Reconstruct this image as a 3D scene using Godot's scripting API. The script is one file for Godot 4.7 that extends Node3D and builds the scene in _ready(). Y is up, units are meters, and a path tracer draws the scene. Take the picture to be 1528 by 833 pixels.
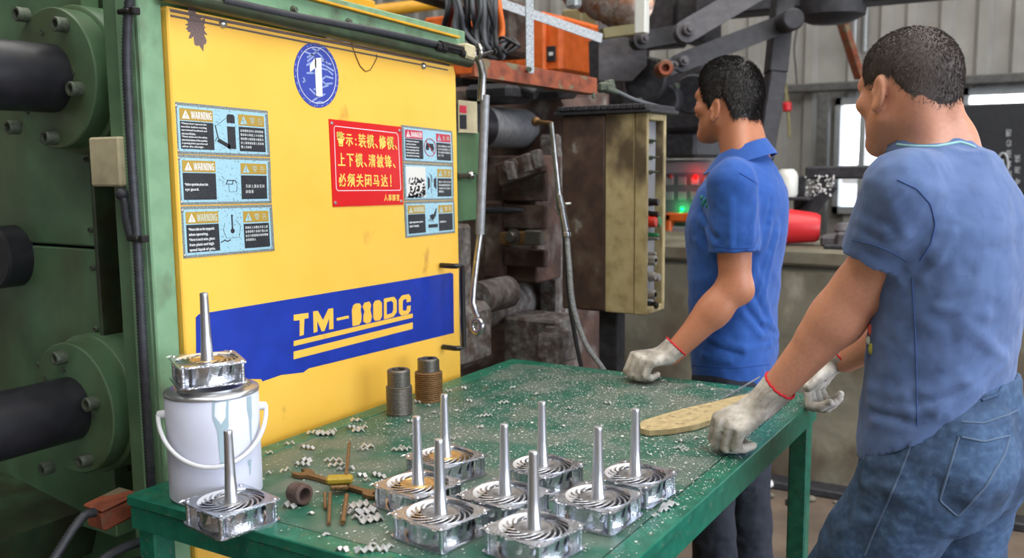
extends Node3D
# A die-casting shop: yellow machine door, green bench with fan castings, two workers.
# Metres, y up. The bench's long edge and the machine's door run along +x; +z comes towards the viewer's side.

const FOC := 1391.0            # focal length in pixels of a 1528 x 833 frame
const DOOR_Z := -1.55          # the plane of the safety door
const TOP := 0.8               # height of the bench top
var eye := Transform3D()
var mats := {}
var tallies := {}

# ---------------------------------------------------------------- points from the survey of the photograph
func ray(px: float, py: float) -> Vector3:
	return eye.basis * Vector3((px - 764.0) / FOC, -(py - 416.5) / FOC, -1.0)
func on_x(px: float, py: float, x: float) -> Vector3:
	var d := ray(px, py)
	return eye.origin + d * ((x - eye.origin.x) / d.x)
func on_y(px: float, py: float, y: float) -> Vector3:
	var d := ray(px, py)
	return eye.origin + d * ((y - eye.origin.y) / d.y)
func on_z(px: float, py: float, z: float) -> Vector3:
	var d := ray(px, py)
	return eye.origin + d * ((z - eye.origin.z) / d.z)
func deep(px: float, py: float, d: float) -> Vector3:
	return eye.origin + ray(px, py) * d

# ---------------------------------------------------------------- mesh collector
class M:
	var v := PackedVector3Array()
	var n := PackedVector3Array()
	func tri(a: Vector3, b: Vector3, c: Vector3, na: Vector3, nb: Vector3, nc: Vector3) -> void:
		if (b - a).cross(c - a).dot(na + nb + nc) > 0.0:
			v.append(a); v.append(c); v.append(b)
			n.append(na); n.append(nc); n.append(nb)
		else:
			v.append(a); v.append(b); v.append(c)
			n.append(na); n.append(nb); n.append(nc)
	func face(p: PackedVector3Array, away: Vector3) -> void:      # a flat convex face turned away from a point
		var nn := Vector3.ZERO
		for i in range(1, p.size() - 1):
			nn += (p[i] - p[0]).cross(p[i + 1] - p[0])
		if nn.length() < 1e-14:
			return
		nn = nn.normalized()
		if nn.dot(p[0] - away) < 0.0:
			nn = -nn
		for i in range(1, p.size() - 1):
			tri(p[0], p[i], p[i + 1], nn, nn, nn)
	func box(c: Vector3, s: Vector3, b := Basis(), bev := 0.0) -> void:
		var h := s * 0.5
		bev = minf(bev, minf(h.x, minf(h.y, h.z)) * 0.9)
		var cube := func(sx, sy, sz, axis):
			var q := Vector3(sx * (h.x - (0.0 if axis == 0 else bev)), sy * (h.y - (0.0 if axis == 1 else bev)), sz * (h.z - (0.0 if axis == 2 else bev)))
			return c + b * q
		for s1 in [-1, 1]:
			face(PackedVector3Array([cube.call(s1, -1, -1, 0), cube.call(s1, 1, -1, 0), cube.call(s1, 1, 1, 0), cube.call(s1, -1, 1, 0)]), c)
			face(PackedVector3Array([cube.call(-1, s1, -1, 1), cube.call(1, s1, -1, 1), cube.call(1, s1, 1, 1), cube.call(-1, s1, 1, 1)]), c)
			face(PackedVector3Array([cube.call(-1, -1, s1, 2), cube.call(1, -1, s1, 2), cube.call(1, 1, s1, 2), cube.call(-1, 1, s1, 2)]), c)
		if bev <= 0.0:
			return
		for s1 in [-1, 1]:
			for s2 in [-1, 1]:
				face(PackedVector3Array([cube.call(s1, s2, -1, 0), cube.call(s1, s2, 1, 0), cube.call(s1, s2, 1, 1), cube.call(s1, s2, -1, 1)]), c)
				face(PackedVector3Array([cube.call(s1, -1, s2, 0), cube.call(s1, 1, s2, 0), cube.call(s1, 1, s2, 2), cube.call(s1, -1, s2, 2)]), c)
				face(PackedVector3Array([cube.call(-1, s1, s2, 1), cube.call(1, s1, s2, 1), cube.call(1, s1, s2, 2), cube.call(-1, s1, s2, 2)]), c)
				for s3 in [-1, 1]:
					face(PackedVector3Array([cube.call(s1, s2, s3, 0), cube.call(s1, s2, s3, 1), cube.call(s1, s2, s3, 2)]), c)
	func span(lo: Vector3, hi: Vector3, bev := 0.0) -> void:      # a box from corner to corner
		box((lo + hi) * 0.5, (hi - lo).abs(), Basis(), bev)
	func beam(a: Vector3, b: Vector3, w: float, h: float, up := Vector3.UP, bev := 0.0) -> void:
		var z := (b - a).normalized()
		if absf(z.dot(up)) > 0.99:
			up = Vector3.RIGHT
		var x := up.cross(z).normalized()
		box((a + b) * 0.5, Vector3(w, h, a.distance_to(b)), Basis(x, z.cross(x), z), bev)
	func lathe(o: Vector3, axis: Vector3, prof: PackedVector2Array, k := 24) -> void:   # profile points are (radius, height)
		var z := axis.normalized()
		var x := (Vector3.UP if absf(z.y) < 0.9 else Vector3.RIGHT).cross(z).normalized()
		var y := z.cross(x)
		var sn := PackedVector2Array()
		for i in prof.size() - 1:
			var d := prof[i + 1] - prof[i]
			sn.append(Vector2(d.y, -d.x).normalized())
		for i in prof.size() - 1:
			if prof[i].distance_to(prof[i + 1]) < 1e-7:
				continue
			var n0 := sn[i]
			var n1 := sn[i]
			if i > 0 and sn[i - 1].dot(sn[i]) > 0.72:
				n0 = (sn[i - 1] + sn[i]).normalized()
			if i < sn.size() - 1 and sn[i + 1].dot(sn[i]) > 0.72:
				n1 = (sn[i + 1] + sn[i]).normalized()
			for j in k:
				var a0 := TAU * j / k
				var a1 := TAU * (j + 1) / k
				var e0 := x * cos(a0) + y * sin(a0)
				var e1 := x * cos(a1) + y * sin(a1)
				var p00 := o + e0 * prof[i].x + z * prof[i].y
				var p01 := o + e1 * prof[i].x + z * prof[i].y
				var p10 := o + e0 * prof[i + 1].x + z * prof[i + 1].y
				var p11 := o + e1 * prof[i + 1].x + z * prof[i + 1].y
				var m00 := e0 * n0.x + z * n0.y
				var m01 := e1 * n0.x + z * n0.y
				var m10 := e0 * n1.x + z * n1.y
				var m11 := e1 * n1.x + z * n1.y
				if prof[i].x > 1e-6:
					tri(p00, p01, p11, m00, m01, m11)
				if prof[i + 1].x > 1e-6:
					tri(p00, p11, p10, m00, m11, m10)
	func cyl(a: Vector3, b: Vector3, ra: float, rb := -1.0, k := 24, bev := 0.0) -> void:
		if rb < 0.0:
			rb = ra
		var l := a.distance_to(b)
		if bev > 0.0:
			lathe(a, b - a, PackedVector2Array([Vector2(0, 0), Vector2(ra - bev, 0), Vector2(ra, bev), Vector2(rb, l - bev), Vector2(rb - bev, l), Vector2(0, l)]), k)
		else:
			lathe(a, b - a, PackedVector2Array([Vector2(0, 0), Vector2(ra, 0), Vector2(rb, l), Vector2(0, l)]), k)
	func ball(c: Vector3, r: Vector3, b := Basis(), nu := 16, nv := 10) -> void:
		for i in nv:
			for j in nu:
				var q := []
				for s in [[i, j], [i, j + 1], [i + 1, j + 1], [i + 1, j]]:
					var th: float = PI * s[0] / nv
					var ph: float = TAU * s[1] / nu
					q.append(Vector3(sin(th) * cos(ph), cos(th), sin(th) * sin(ph)))
				var p := []
				var m := []
				for d in q:
					p.append(c + b * (d * r))
					m.append((b * (d / r)).normalized())
				if i > 0:
					tri(p[0], p[1], p[2], m[0], m[1], m[2])
				if i < nv - 1 or i == 0:
					tri(p[0], p[2], p[3], m[0], m[2], m[3])
	func tube(pts: PackedVector3Array, r, k := 8, closed := false, flat := 1.0) -> void:   # r: a number or one per point
		var cnt := pts.size()
		var t0 := (pts[1] - pts[0]).normalized()
		var x := (Vector3.UP if absf(t0.y) < 0.9 else Vector3.RIGHT).cross(t0).normalized()
		var rings := []
		var norms := []
		for i in cnt:
			var t: Vector3
			if closed:
				t = (pts[(i + 1) % cnt] - pts[(i + cnt - 1) % cnt]).normalized()
			else:
				t = (pts[mini(i + 1, cnt - 1)] - pts[maxi(i - 1, 0)]).normalized()
			x = (x - t * x.dot(t)).normalized()
			var y := t.cross(x)
			var rr: float = r if typeof(r) in [TYPE_FLOAT, TYPE_INT] else r[i]
			var ring := PackedVector3Array()
			var nr := PackedVector3Array()
			for j in k:
				var a := TAU * j / k
				nr.append((x * cos(a) + y * sin(a) / flat).normalized())
				ring.append(pts[i] + x * cos(a) * rr + y * sin(a) * rr * flat)
			rings.append(ring)
			norms.append(nr)
		for i in (cnt if closed else cnt - 1):
			var i2 := (i + 1) % cnt
			for j in k:
				var j2 := (j + 1) % k
				tri(rings[i][j], rings[i][j2], rings[i2][j2], norms[i][j], norms[i][j2], norms[i2][j2])
				tri(rings[i][j], rings[i2][j2], rings[i2][j], norms[i][j], norms[i2][j2], norms[i2][j])
		if not closed:
			face(rings[0], pts[1])
			face(rings[cnt - 1], pts[cnt - 2])
	func extrude(poly: PackedVector2Array, t: Transform3D, d: float, smooth := false) -> void:   # polygon in the local xy plane, from z = 0 to z = d
		var ix := Geometry2D.triangulate_polygon(poly)
		var zn := t.basis.z.normalized() * signf(d)
		var off := t.basis.z * d
		for i in range(0, ix.size(), 3):
			var p := []
			for j in 3:
				p.append(t * Vector3(poly[ix[i + j]].x, poly[ix[i + j]].y, 0))
			tri(p[0], p[1], p[2], -zn, -zn, -zn)
			tri(p[0] + off, p[1] + off, p[2] + off, zn, zn, zn)
		var area := 0.0
		var m := poly.size()
		for i in m:
			area += poly[i].cross(poly[(i + 1) % m])
		var sg := signf(area)
		var en := []
		for i in m:
			var e := (poly[(i + 1) % m] - poly[i]).normalized()
			en.append(Vector2(e.y, -e.x) * sg)
		for i in m:
			var a := t * Vector3(poly[i].x, poly[i].y, 0)
			var b := t * Vector3(poly[(i + 1) % m].x, poly[(i + 1) % m].y, 0)
			var n0: Vector2 = en[i]
			var n1: Vector2 = en[i]
			if smooth and en[(i + m - 1) % m].dot(en[i]) > 0.6:
				n0 = (en[(i + m - 1) % m] + en[i]).normalized()
			if smooth and en[(i + 1) % m].dot(en[i]) > 0.6:
				n1 = (en[(i + 1) % m] + en[i]).normalized()
			var w0 := (t.basis * Vector3(n0.x, n0.y, 0)).normalized()
			var w1 := (t.basis * Vector3(n1.x, n1.y, 0)).normalized()
			tri(a, b, b + off, w0, w1, w1)
			tri(a, b + off, a + off, w0, w1, w0)
	func add(o: M, t: Transform3D) -> void:
		var nb := t.basis.inverse().transposed()
		for i in range(0, o.v.size(), 3):
			tri(t * o.v[i], t * o.v[i + 1], t * o.v[i + 2], (nb * o.n[i]).normalized(), (nb * o.n[i + 1]).normalized(), (nb * o.n[i + 2]).normalized())
	func mesh() -> ArrayMesh:
		var am := ArrayMesh.new()
		var arr := []
		arr.resize(Mesh.ARRAY_MAX)
		arr[Mesh.ARRAY_VERTEX] = v
		arr[Mesh.ARRAY_NORMAL] = n
		if v.size():
			am.add_surface_from_arrays(Mesh.PRIMITIVE_TRIANGLES, arr)
		return am

# ---------------------------------------------------------------- naming and tagging
func numbered(called: String) -> String:
	var k: int = tallies.get(called, 0)
	tallies[called] = k + 1
	return called if k == 0 else "%s_%03d" % [called, k]

func put(o: Node3D, parent: Node) -> Node3D:
	if parent == self:
		o.name = numbered(o.name)
	parent.add_child(o, true)
	return o

func obj(called: String, m, mat: Material, parent: Node = self, label := "") -> MeshInstance3D:
	var o := MeshInstance3D.new()
	o.name = called
	o.mesh = m if m is Mesh else m.mesh()
	o.material_override = mat
	put(o, parent)
	if label != "":
		o.set_meta("label", label)
	return o

func tag(o: Node, label: String, category: String, group := "", kind := "") -> Node:
	o.set_meta("label", label)
	o.set_meta("category", category)
	if group != "":
		o.set_meta("group", group)
	if kind != "":
		o.set_meta("kind", kind)
	return o

func thing(called: String, label: String, category: String, at := Vector3.ZERO, turn := 0.0, group := "") -> Node3D:
	var o := Node3D.new()
	o.name = called
	o.position = at
	o.rotation.y = turn
	put(o, self)
	tag(o, label, category, group)
	return o

func struct(called: String, m, mat: Material, label: String, category: String, parent: Node = self) -> MeshInstance3D:
	var o := obj(called, m, mat, parent)
	if parent == self:
		tag(o, label, category, "", "structure")
	return o

# ---------------------------------------------------------------- materials
func noise_tex(freq: float, seed_: int, ramp: Array, size := 256, kind := FastNoiseLite.TYPE_SIMPLEX_SMOOTH, oct := 4, normal := false, strength := 4.0) -> NoiseTexture2D:
	var fn := FastNoiseLite.new()
	fn.noise_type = kind
	fn.frequency = freq
	fn.seed = seed_
	fn.fractal_octaves = oct
	var t := NoiseTexture2D.new()
	t.width = size
	t.height = size
	t.seamless = true
	t.noise = fn
	if normal:
		t.as_normal_map = true
		t.bump_strength = strength
	elif ramp.size():
		var g := Gradient.new()
		var off := PackedFloat32Array()
		var col := PackedColorArray()
		for r in ramp:
			off.append(r[0])
			col.append(r[1])
		g.offsets = off
		g.colors = col
		t.color_ramp = g
	return t

func base(called: String, c: Color, rough := 0.6, metal := 0.0) -> StandardMaterial3D:
	var m := StandardMaterial3D.new()
	m.resource_name = called
	m.albedo_color = c
	m.roughness = rough
	m.metallic = metal
	mats[called] = m
	return m

# mottled: colour that wanders between tones; tile in metres
func mottled(called: String, tones: Array, tile: float, rough := 0.6, metal := 0.0, seed_ := 1, freq := 0.02, oct := 5) -> StandardMaterial3D:
	var m := base(called, Color.WHITE, rough, metal)
	m.albedo_texture = noise_tex(freq * 2.0, seed_, tones, 256, FastNoiseLite.TYPE_SIMPLEX_SMOOTH, oct)
	m.uv1_triplanar = true
	m.uv1_world_triplanar = true
	m.uv1_scale = Vector3.ONE / tile
	return m

# a second layer of stains, rust or dust that shows where the ramp's alpha says
func stained(m: StandardMaterial3D, ramp: Array, tile: float, seed_: int, freq := 0.015, oct := 5, tall := 1.0) -> StandardMaterial3D:
	m.detail_enabled = true
	m.detail_albedo = noise_tex(freq, seed_, ramp, 512, FastNoiseLite.TYPE_SIMPLEX_SMOOTH, oct)
	m.detail_uv_layer = BaseMaterial3D.DETAIL_UV_2
	m.detail_blend_mode = BaseMaterial3D.BLEND_MODE_MIX
	m.uv2_triplanar = true
	m.uv2_world_triplanar = true
	m.uv2_scale = Vector3(1.0, 1.0 / tall, 1.0) / tile
	return m

func relief(m: StandardMaterial3D, freq: float, cm: float, seed_ := 3, tile := 0.0) -> StandardMaterial3D:
	m.heightmap_enabled = true
	m.heightmap_texture = noise_tex(freq, seed_, [], 512, FastNoiseLite.TYPE_SIMPLEX_SMOOTH, 4)
	m.heightmap_scale = cm
	if tile > 0.0:
		m.uv1_triplanar = true
		m.uv1_world_triplanar = true
		m.uv1_scale = Vector3.ONE / tile
	return m

func rgb(r: float, g: float, b: float, a := 1.0) -> Color:
	return Color(r / 255.0, g / 255.0, b / 255.0, a)

# ---------------------------------------------------------------- a flat sheet on four corners, for plates and print
class Sheet:
	var c: Array      # top left, top right, bottom right, bottom left
	var n: Vector3
	func _init(corners: Array, towards: Vector3) -> void:
		c = corners
		n = (c[1] - c[0]).cross(c[3] - c[0]).normalized()
		if n.dot(towards) < 0.0:
			n = -n
	func at(s: float, t: float, h := 0.0) -> Vector3:
		return (c[0].lerp(c[1], s)).lerp(c[3].lerp(c[2], s), t) + n * h
	func slab(m: M, s0: float, t0: float, s1: float, t1: float, h0: float, h1: float) -> void:
		poly(m, [Vector2(s0, t0), Vector2(s1, t0), Vector2(s1, t1), Vector2(s0, t1)], h0, h1)
	func poly(m: M, p: Array, h0: float, h1: float) -> void:      # convex outline
		var lo := PackedVector3Array()
		var hi := PackedVector3Array()
		var mid := Vector3.ZERO
		for q in p:
			lo.append(at(q.x, q.y, h0))
			hi.append(at(q.x, q.y, h1))
			mid += at(q.x, q.y, (h0 + h1) * 0.5) / p.size()
		m.face(hi, mid)
		m.face(lo, mid)
		for i in p.size():
			var j := (i + 1) % p.size()
			m.face(PackedVector3Array([lo[i], lo[j], hi[j], hi[i]]), mid)
	func disc(m: M, s: float, t: float, r: float, h0: float, h1: float, k := 20) -> void:   # r in metres
		m.cyl(at(s, t, h0), at(s, t, h1), r, r, k)
	func stroke(m: M, pts: Array, w: float, h: float, thick := 0.0008) -> void:     # a painted or printed line, w metres wide
		for i in pts.size() - 1:
			var a := at(pts[i].x, pts[i].y, h)
			var b := at(pts[i + 1].x, pts[i + 1].y, h)
			if a.distance_to(b) < 1e-6:
				continue
			var e := (b - a).normalized()
			m.beam(a - e * w * 0.35, b + e * w * 0.35, w, thick, n)
	func glyph(m: M, code: String, s: float, t: float, ds: float, dt: float, w: float, h: float) -> void:
		for line in code.split(" "):
			var pts := []
			for q in line.split("-"):
				if q.length() == 4:
					pts.append(Vector2(s + ds * int(q.substr(0, 2)) / 100.0, t + dt * int(q.substr(2, 2)) / 100.0))
			stroke(m, pts, w, h)

# lettering set in type, fitted into a box of a sheet
func type_on(sh: Sheet, text: String, s0: float, t0: float, s1: float, t1: float, h: float, mat: Material, parent: Node, called := "lettering", bold := true, mono := false) -> MeshInstance3D:
	var tm := TextMesh.new()
	var sf := SystemFont.new()
	sf.font_names = PackedStringArray(["Droid Sans Mono" if mono else "Droid Sans"])
	sf.font_weight = 700 if bold else 400
	tm.font = sf
	tm.text = text
	tm.font_size = 32
	tm.pixel_size = 0.01
	tm.depth = 0.01
	tm.curve_step = 2.0
	var bb := tm.get_aabb()
	var o := MeshInstance3D.new()
	o.name = called
	o.mesh = tm
	o.material_override = mat
	var a := sh.at(s0, t0, h)
	var u := sh.at(s1, (t0 + t1) * 0.5, h) - sh.at(s0, (t0 + t1) * 0.5, h)
	var w := sh.at((s0 + s1) * 0.5, t0, h) - sh.at((s0 + s1) * 0.5, t1, h)
	var bs := Basis(u / maxf(bb.size.x, 0.001), w / maxf(bb.size.y, 0.001), sh.n * 0.05)
	o.transform = Transform3D(bs, sh.at((s0 + s1) * 0.5, (t0 + t1) * 0.5, h) - bs * bb.get_center())
	parent.add_child(o, true)
	return o

const HAN := {
	"示": "2515-7515 0840-9240 5040-5092-3888 2855-1078 7055-9078",
	"上": "4808-4890 4842-8242 0690-9490",
	"下": "0612-9412 4512-4596 5035-7555",
	"人": "4808-4040-0892 4840-7070-9592",
	"必": "3010-4525 1535-0865 2830-3080-4590-7590-8275 7808-5050-1290 8035-9260",
	"关": "3008-3822 7008-6022 1528-8528 0655-9455 5028-5055-3580-0892 5055-7080-9592",
	"闭": "1208-2020 1028-1095 3014-9014-9088-7886 2545-7545 5830-5880-4675 5545-2878",
	"马": "1815-7215-6855 2832-2655-8855-8088-6288 0672-6572",
	"达": "1012-2222 0640-2240-2278-0692 2278-4090-9690 3532-9232 6408-6235-3678 6240-9076",
	"事": "0814-9214 2425-7625-7640-2440-2425 1252-8252-8278-1278 0465-9665 5004-5094-3690",
	"部": "2806-2814 0818-5418 1826-2440 4424-3840 0442-5842 1494-1456-4856-4890-1490 6610-6696 6612-9212-7638-9258-9270-7874",
	"宣": "4804-5012 1030-1016-9016-9030 2432-7632 2844-7244-7276-2876-2844 2860-7260 0692-9492",
	"须": "3506-0832 4026-0656 4250-0490 4812-9612 7012-6226 5470-5428-8828-8870 7134-7064-4494 7470-9694",
	"清": "1010-2020 0634-1844 0690-2460 3614-9414 4028-9028 3042-9642 6404-6442 4496-4452-8652-8692-7690 4464-8664 4478-8678",
	"披": "0424-3424 2004-2090-1086 0464-3650 8836-9424-4424-4450-3694 6804-6846 4446-8446-5694 5856-9494",
	"锋": "2006-0432 1024-3624 1040-3440 0660-3860 2240-2288-3678 5806-4428 5418-8418-4848 5622-9648 4854-9054 5066-8866 4280-9680 6848-6896",
	"警": "0410-5610 1804-1818 4004-4018 1220-0434 1224-4824-4640 1832-3232-3242-1842-1832 6404-5424 6014-9614 8414-5842 6424-9642 0852-9252 2262-7862 2272-7872 2882-7282-7296-2896-2882",
	"装": "2004-2042 0612-1420 0436-2030 3216-9416 6404-6434 3834-8834 4644-5250 0654-9454 4656-0484 3074-3096-5086 5260-9694 8662-6872",
	"模": "0426-3626 2004-2096 2030-0460 2434-3650 4014-9614 5404-5424 8004-8024 4832-8832-8856-4856-4832 4844-8844 3868-9868 6856-6468-3896 6868-9696",
	"修": "2204-0444 1430-1496 3024-3080 5604-3642 5014-9014-4452 5218-9448 7648-4466 8458-4282 9270-4096",
	"、": "1070-3392",
	"：": "2042-2648 2078-2684",
	"！": "2808-2870 2886-2892",
	"告": "3004-1434 2222-8022 5004-5048 0648-9448 2060-8060-8094-2094-2060",
	"危": "3604-0838 3416-6616-5830 2232-9432 2232-2060-0694 4046-7646-7466-6064 4046-4084-5092-9092-9276",
	"险": "1008-1096 1010-3610-2236-3858-3670-2068 6404-3638 6404-9638 5042-8042 4654-5274 6652-7072 8850-7680 4090-9690",
	"金": "5004-0640 5004-9440 2844-7244 1462-8662 5044-5092 2870-3684 7270-6484 0692-9492",
	"属": "1294-1608-9008-9024-1624 3034-8030 2440-8640-8654-2454-2440 5536-5584 2494-2464-8864-8894 3884-7080",
	"实": "4804-5214 0832-0818-9218-9232 2434-3644 1448-2858 0662-9462 5430-5062-0894 5064-9094",
	"业": "3608-3690 6408-6490 0830-2266 9230-7866 0490-9690",
	"有": "0620-9420 4404-3050-0470 3296-3240-8240-8290-7090 3256-8256 3272-8272",
	"限": "1008-1096 1010-3610-2236-3858-3670-2068 4894-4808-8608-8646-4848 4828-8628 4896-6484 6048-9494 9456-7268",
	"公": "3808-0650 6008-9450 4440-1888-8084 6664-8694",
	"司": "1008-8808-8892-6888 0828-7028 1846-6046-6078-1878-1846",
	"铝": "2006-0432 1024-3624 1040-3440 0660-3860 2240-2288-3678 4810-9010-9040-4840-4810 4456-9456-9492-4492-4456",
	"锭": "2006-0432 1024-3624 1040-3440 0660-3860 2240-2288-3678 6806-7014 4430-4418-9618-9630 5040-9040 7040-7090 7064-9264 5258-4092 4878-9894",
	"专": "2418-7618 0838-9238 4604-3058-8058-4882 3272-7296",
	"用": "1694-2210-8610-8692-7292 2236-8636 2260-8660 5410-5494",
	"板": "0426-3626 2004-2096 2030-0460 2434-3650 9006-5016-4894 5036-8636-5694 5844-9694",
}
func han_line(sh: Sheet, text: String, s: float, t: float, ds: float, dt: float, step: float, w: float, h: float, mat: Material, parent: Node, called := "lettering") -> void:
	var m := M.new()
	for ch in text:
		if HAN.has(ch):
			sh.glyph(m, HAN[ch], s, t, ds, dt, w, h)
		s += step * (0.55 if ch in "、：！" else 1.0)
	obj(called, m, mat, parent)

# ---------------------------------------------------------------- figures: a field of joined limbs, meshed as surface nets
class Blob:
	var lo: Vector3
	var cs: float
	var nx: int
	var ny: int
	var nz: int
	var f := PackedFloat32Array()
	func _init(low: Vector3, high: Vector3, cell: float) -> void:
		lo = low
		cs = cell
		nx = int(ceil((high.x - low.x) / cell)) + 1
		ny = int(ceil((high.y - low.y) / cell)) + 1
		nz = int(ceil((high.z - low.z) / cell)) + 1
		f.resize(nx * ny * nz)
		f.fill(0.2)
	func _range(a: Vector3, b: Vector3, pad: float) -> Array:
		var l := (a.min(b) - Vector3.ONE * pad - lo) / cs
		var h := (a.max(b) + Vector3.ONE * pad - lo) / cs
		return [clampi(int(floor(l.x)), 0, nx - 1), clampi(int(floor(l.y)), 0, ny - 1), clampi(int(floor(l.z)), 0, nz - 1), clampi(int(ceil(h.x)), 0, nx - 1), clampi(int(ceil(h.y)), 0, ny - 1), clampi(int(ceil(h.z)), 0, nz - 1)]
	# mode 0 joins, 1 cuts away, 2 adds a ridge (amp > 0) or a groove (amp < 0) along the limb
	func _mix(i: int, d: float, k: float, mode: int, amp: float) -> void:
		var g := f[i]
		if mode == 0:
			if d < g + k:
				var h := maxf(k - absf(g - d), 0.0) / k
				f[i] = minf(g, d) - h * h * k * 0.25
		elif mode == 1:
			d = -d
			if d > g - k:
				var h := maxf(k - absf(g - d), 0.0) / k
				f[i] = maxf(g, d) + h * h * k * 0.25
		else:
			var e := d / k
			f[i] = g - amp * exp(-e * e)
	func cap(a: Vector3, b: Vector3, ra: float, rb: float, k := 0.02, mode := 0, amp := 0.0, flat := Vector3.ZERO) -> void:   # flat: squeeze along this axis (length = factor > 1)
		var pad := maxf(ra, rb) + (k * 2.2 if mode == 2 else k) + cs * 2.5
		var r := _range(a, b, pad)
		var ab := b - a
		var il := 1.0 / maxf(ab.length_squared(), 1e-9)
		var sq := flat.length()
		var fa := flat.normalized()
		for z in range(r[2], r[5] + 1):
			for y in range(r[1], r[4] + 1):
				var i: int = (z * ny + y) * nx + r[0]
				for x in range(r[0], r[3] + 1):
					var p := lo + Vector3(x, y, z) * cs - a
					var t := clampf(p.dot(ab) * il, 0.0, 1.0)
					p -= ab * t
					if sq > 0.0:
						p += fa * (p.dot(fa) * (sq - 1.0))
					var d := p.length() - lerpf(ra, rb, t)
					if mode != 0 or d < f[i] + k:
						_mix(i, d, k, mode, amp)
					i += 1
	func ell(c: Vector3, rad: Vector3, b := Basis(), k := 0.02, mode := 0, amp := 0.0) -> void:
		var ext := Vector3.ONE * maxf(rad.x, maxf(rad.y, rad.z))
		var r := _range(c - ext, c + ext, k + cs * 2.5)
		var inv := b.transposed()
		var ir := Vector3.ONE / rad
		for z in range(r[2], r[5] + 1):
			for y in range(r[1], r[4] + 1):
				var i: int = (z * ny + y) * nx + r[0]
				for x in range(r[0], r[3] + 1):
					var p := inv * (lo + Vector3(x, y, z) * cs - c)
					var q := p * ir
					var l := q.length()
					var w := (q * ir).length()
					var d := l * (l - 1.0) / maxf(w, 1e-5) if w > 1e-5 else -rad.x
					if mode != 0 or d < f[i] + k:
						_mix(i, d, k, mode, amp)
					i += 1
	# a body of oval sections: each [height, side offset, depth offset, half width, half depth]; t places it (x side, y up, z depth)
	func loft(t: Transform3D, secs: Array, pw := 2.3, k := 0.02, mode := 0) -> void:
		var h0: float = secs[0][0]
		var h1: float = secs[-1][0]
		var wide := 0.0
		for s in secs:
			wide = maxf(wide, maxf(absf(s[1]) + s[3], absf(s[2]) + s[4]))
		var pts := [t * Vector3(-wide, h0, -wide), t * Vector3(wide, h0, -wide), t * Vector3(-wide, h0, wide), t * Vector3(wide, h0, wide), t * Vector3(-wide, h1, -wide), t * Vector3(wide, h1, -wide), t * Vector3(-wide, h1, wide), t * Vector3(wide, h1, wide)]
		var a: Vector3 = pts[0]
		var b: Vector3 = pts[0]
		for q in pts:
			a = a.min(q)
			b = b.max(q)
		var r := _range(a, b, k + cs * 2.5)
		var inv := t.affine_inverse()
		# a table of sections, interpolated smoothly
		var tb := []
		for j in 65:
			var h := lerpf(h0, h1, j / 64.0)
			var s := 0
			while s < secs.size() - 2 and secs[s + 1][0] < h:
				s += 1
			var u := clampf((h - secs[s][0]) / (secs[s + 1][0] - secs[s][0]), 0.0, 1.0)
			var row := PackedFloat32Array()
			for q in range(1, 5):
				row.append(cubic_interpolate(secs[s][q], secs[s + 1][q], secs[maxi(s - 1, 0)][q], secs[mini(s + 2, secs.size() - 1)][q], u))
			tb.append(row)
		var ih := 64.0 / (h1 - h0)
		for z in range(r[2], r[5] + 1):
			for y in range(r[1], r[4] + 1):
				var i: int = (z * ny + y) * nx + r[0]
				for x in range(r[0], r[3] + 1):
					var p := inv * (lo + Vector3(x, y, z) * cs)
					var hf := clampf((p.y - h0) * ih, 0.0, 63.999)
					var ra: PackedFloat32Array = tb[int(hf)]
					var rb: PackedFloat32Array = tb[int(hf) + 1]
					hf -= floorf(hf)
					var w := lerpf(ra[2], rb[2], hf)
					var dp := lerpf(ra[3], rb[3], hf)
					var qx := absf(p.x - lerpf(ra[0], rb[0], hf))
					var qz := absf(p.z - lerpf(ra[1], rb[1], hf))
					var kk := pow(pow(qx / w, pw) + pow(qz / dp, pw), 1.0 / pw)
					var l := sqrt(qx * qx + qz * qz)
					var d := l * (1.0 - 1.0 / kk) if kk > 0.05 else -minf(w, dp)
					var dh := maxf(h0 - p.y, p.y - h1)
					if dh > -0.02:
						d = maxf(d, dh) if d < 0.0 or dh < 0.0 else sqrt(d * d + dh * dh)
					_mix(i, d, k, mode, 0.0)
					i += 1
	func plane(o: Vector3, n: Vector3, k := 0.004) -> void:        # keep what lies behind the plane
		for z in nz:
			for y in ny:
				var i := (z * ny + y) * nx
				for x in nx:
					var h := (lo + Vector3(x, y, z) * cs - o).dot(n)
					if h > f[i] - k:
						f[i] = maxf(f[i], h)
					i += 1
	func plane_near(o: Vector3, n: Vector3, reach: float, k := 0.004) -> void:     # the same, only round a point
		var r := _range(o, o, reach)
		for z in range(r[2], r[5] + 1):
			for y in range(r[1], r[4] + 1):
				var i: int = (z * ny + y) * nx + r[0]
				for x in range(r[0], r[3] + 1):
					var p := lo + Vector3(x, y, z) * cs - o
					var h := p.dot(n)
					if h > -0.02 and (p - n * h).length() < reach:
						f[i] = maxf(f[i], h)
					i += 1
	func rough(fn: FastNoiseLite, amp: float, squash := Vector3.ONE) -> void:
		for z in nz:
			for y in ny:
				var i := (z * ny + y) * nx
				for x in nx:
					if absf(f[i]) < 0.035:
						f[i] += amp * fn.get_noise_3dv((lo + Vector3(x, y, z) * cs) * squash)
					i += 1
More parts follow.
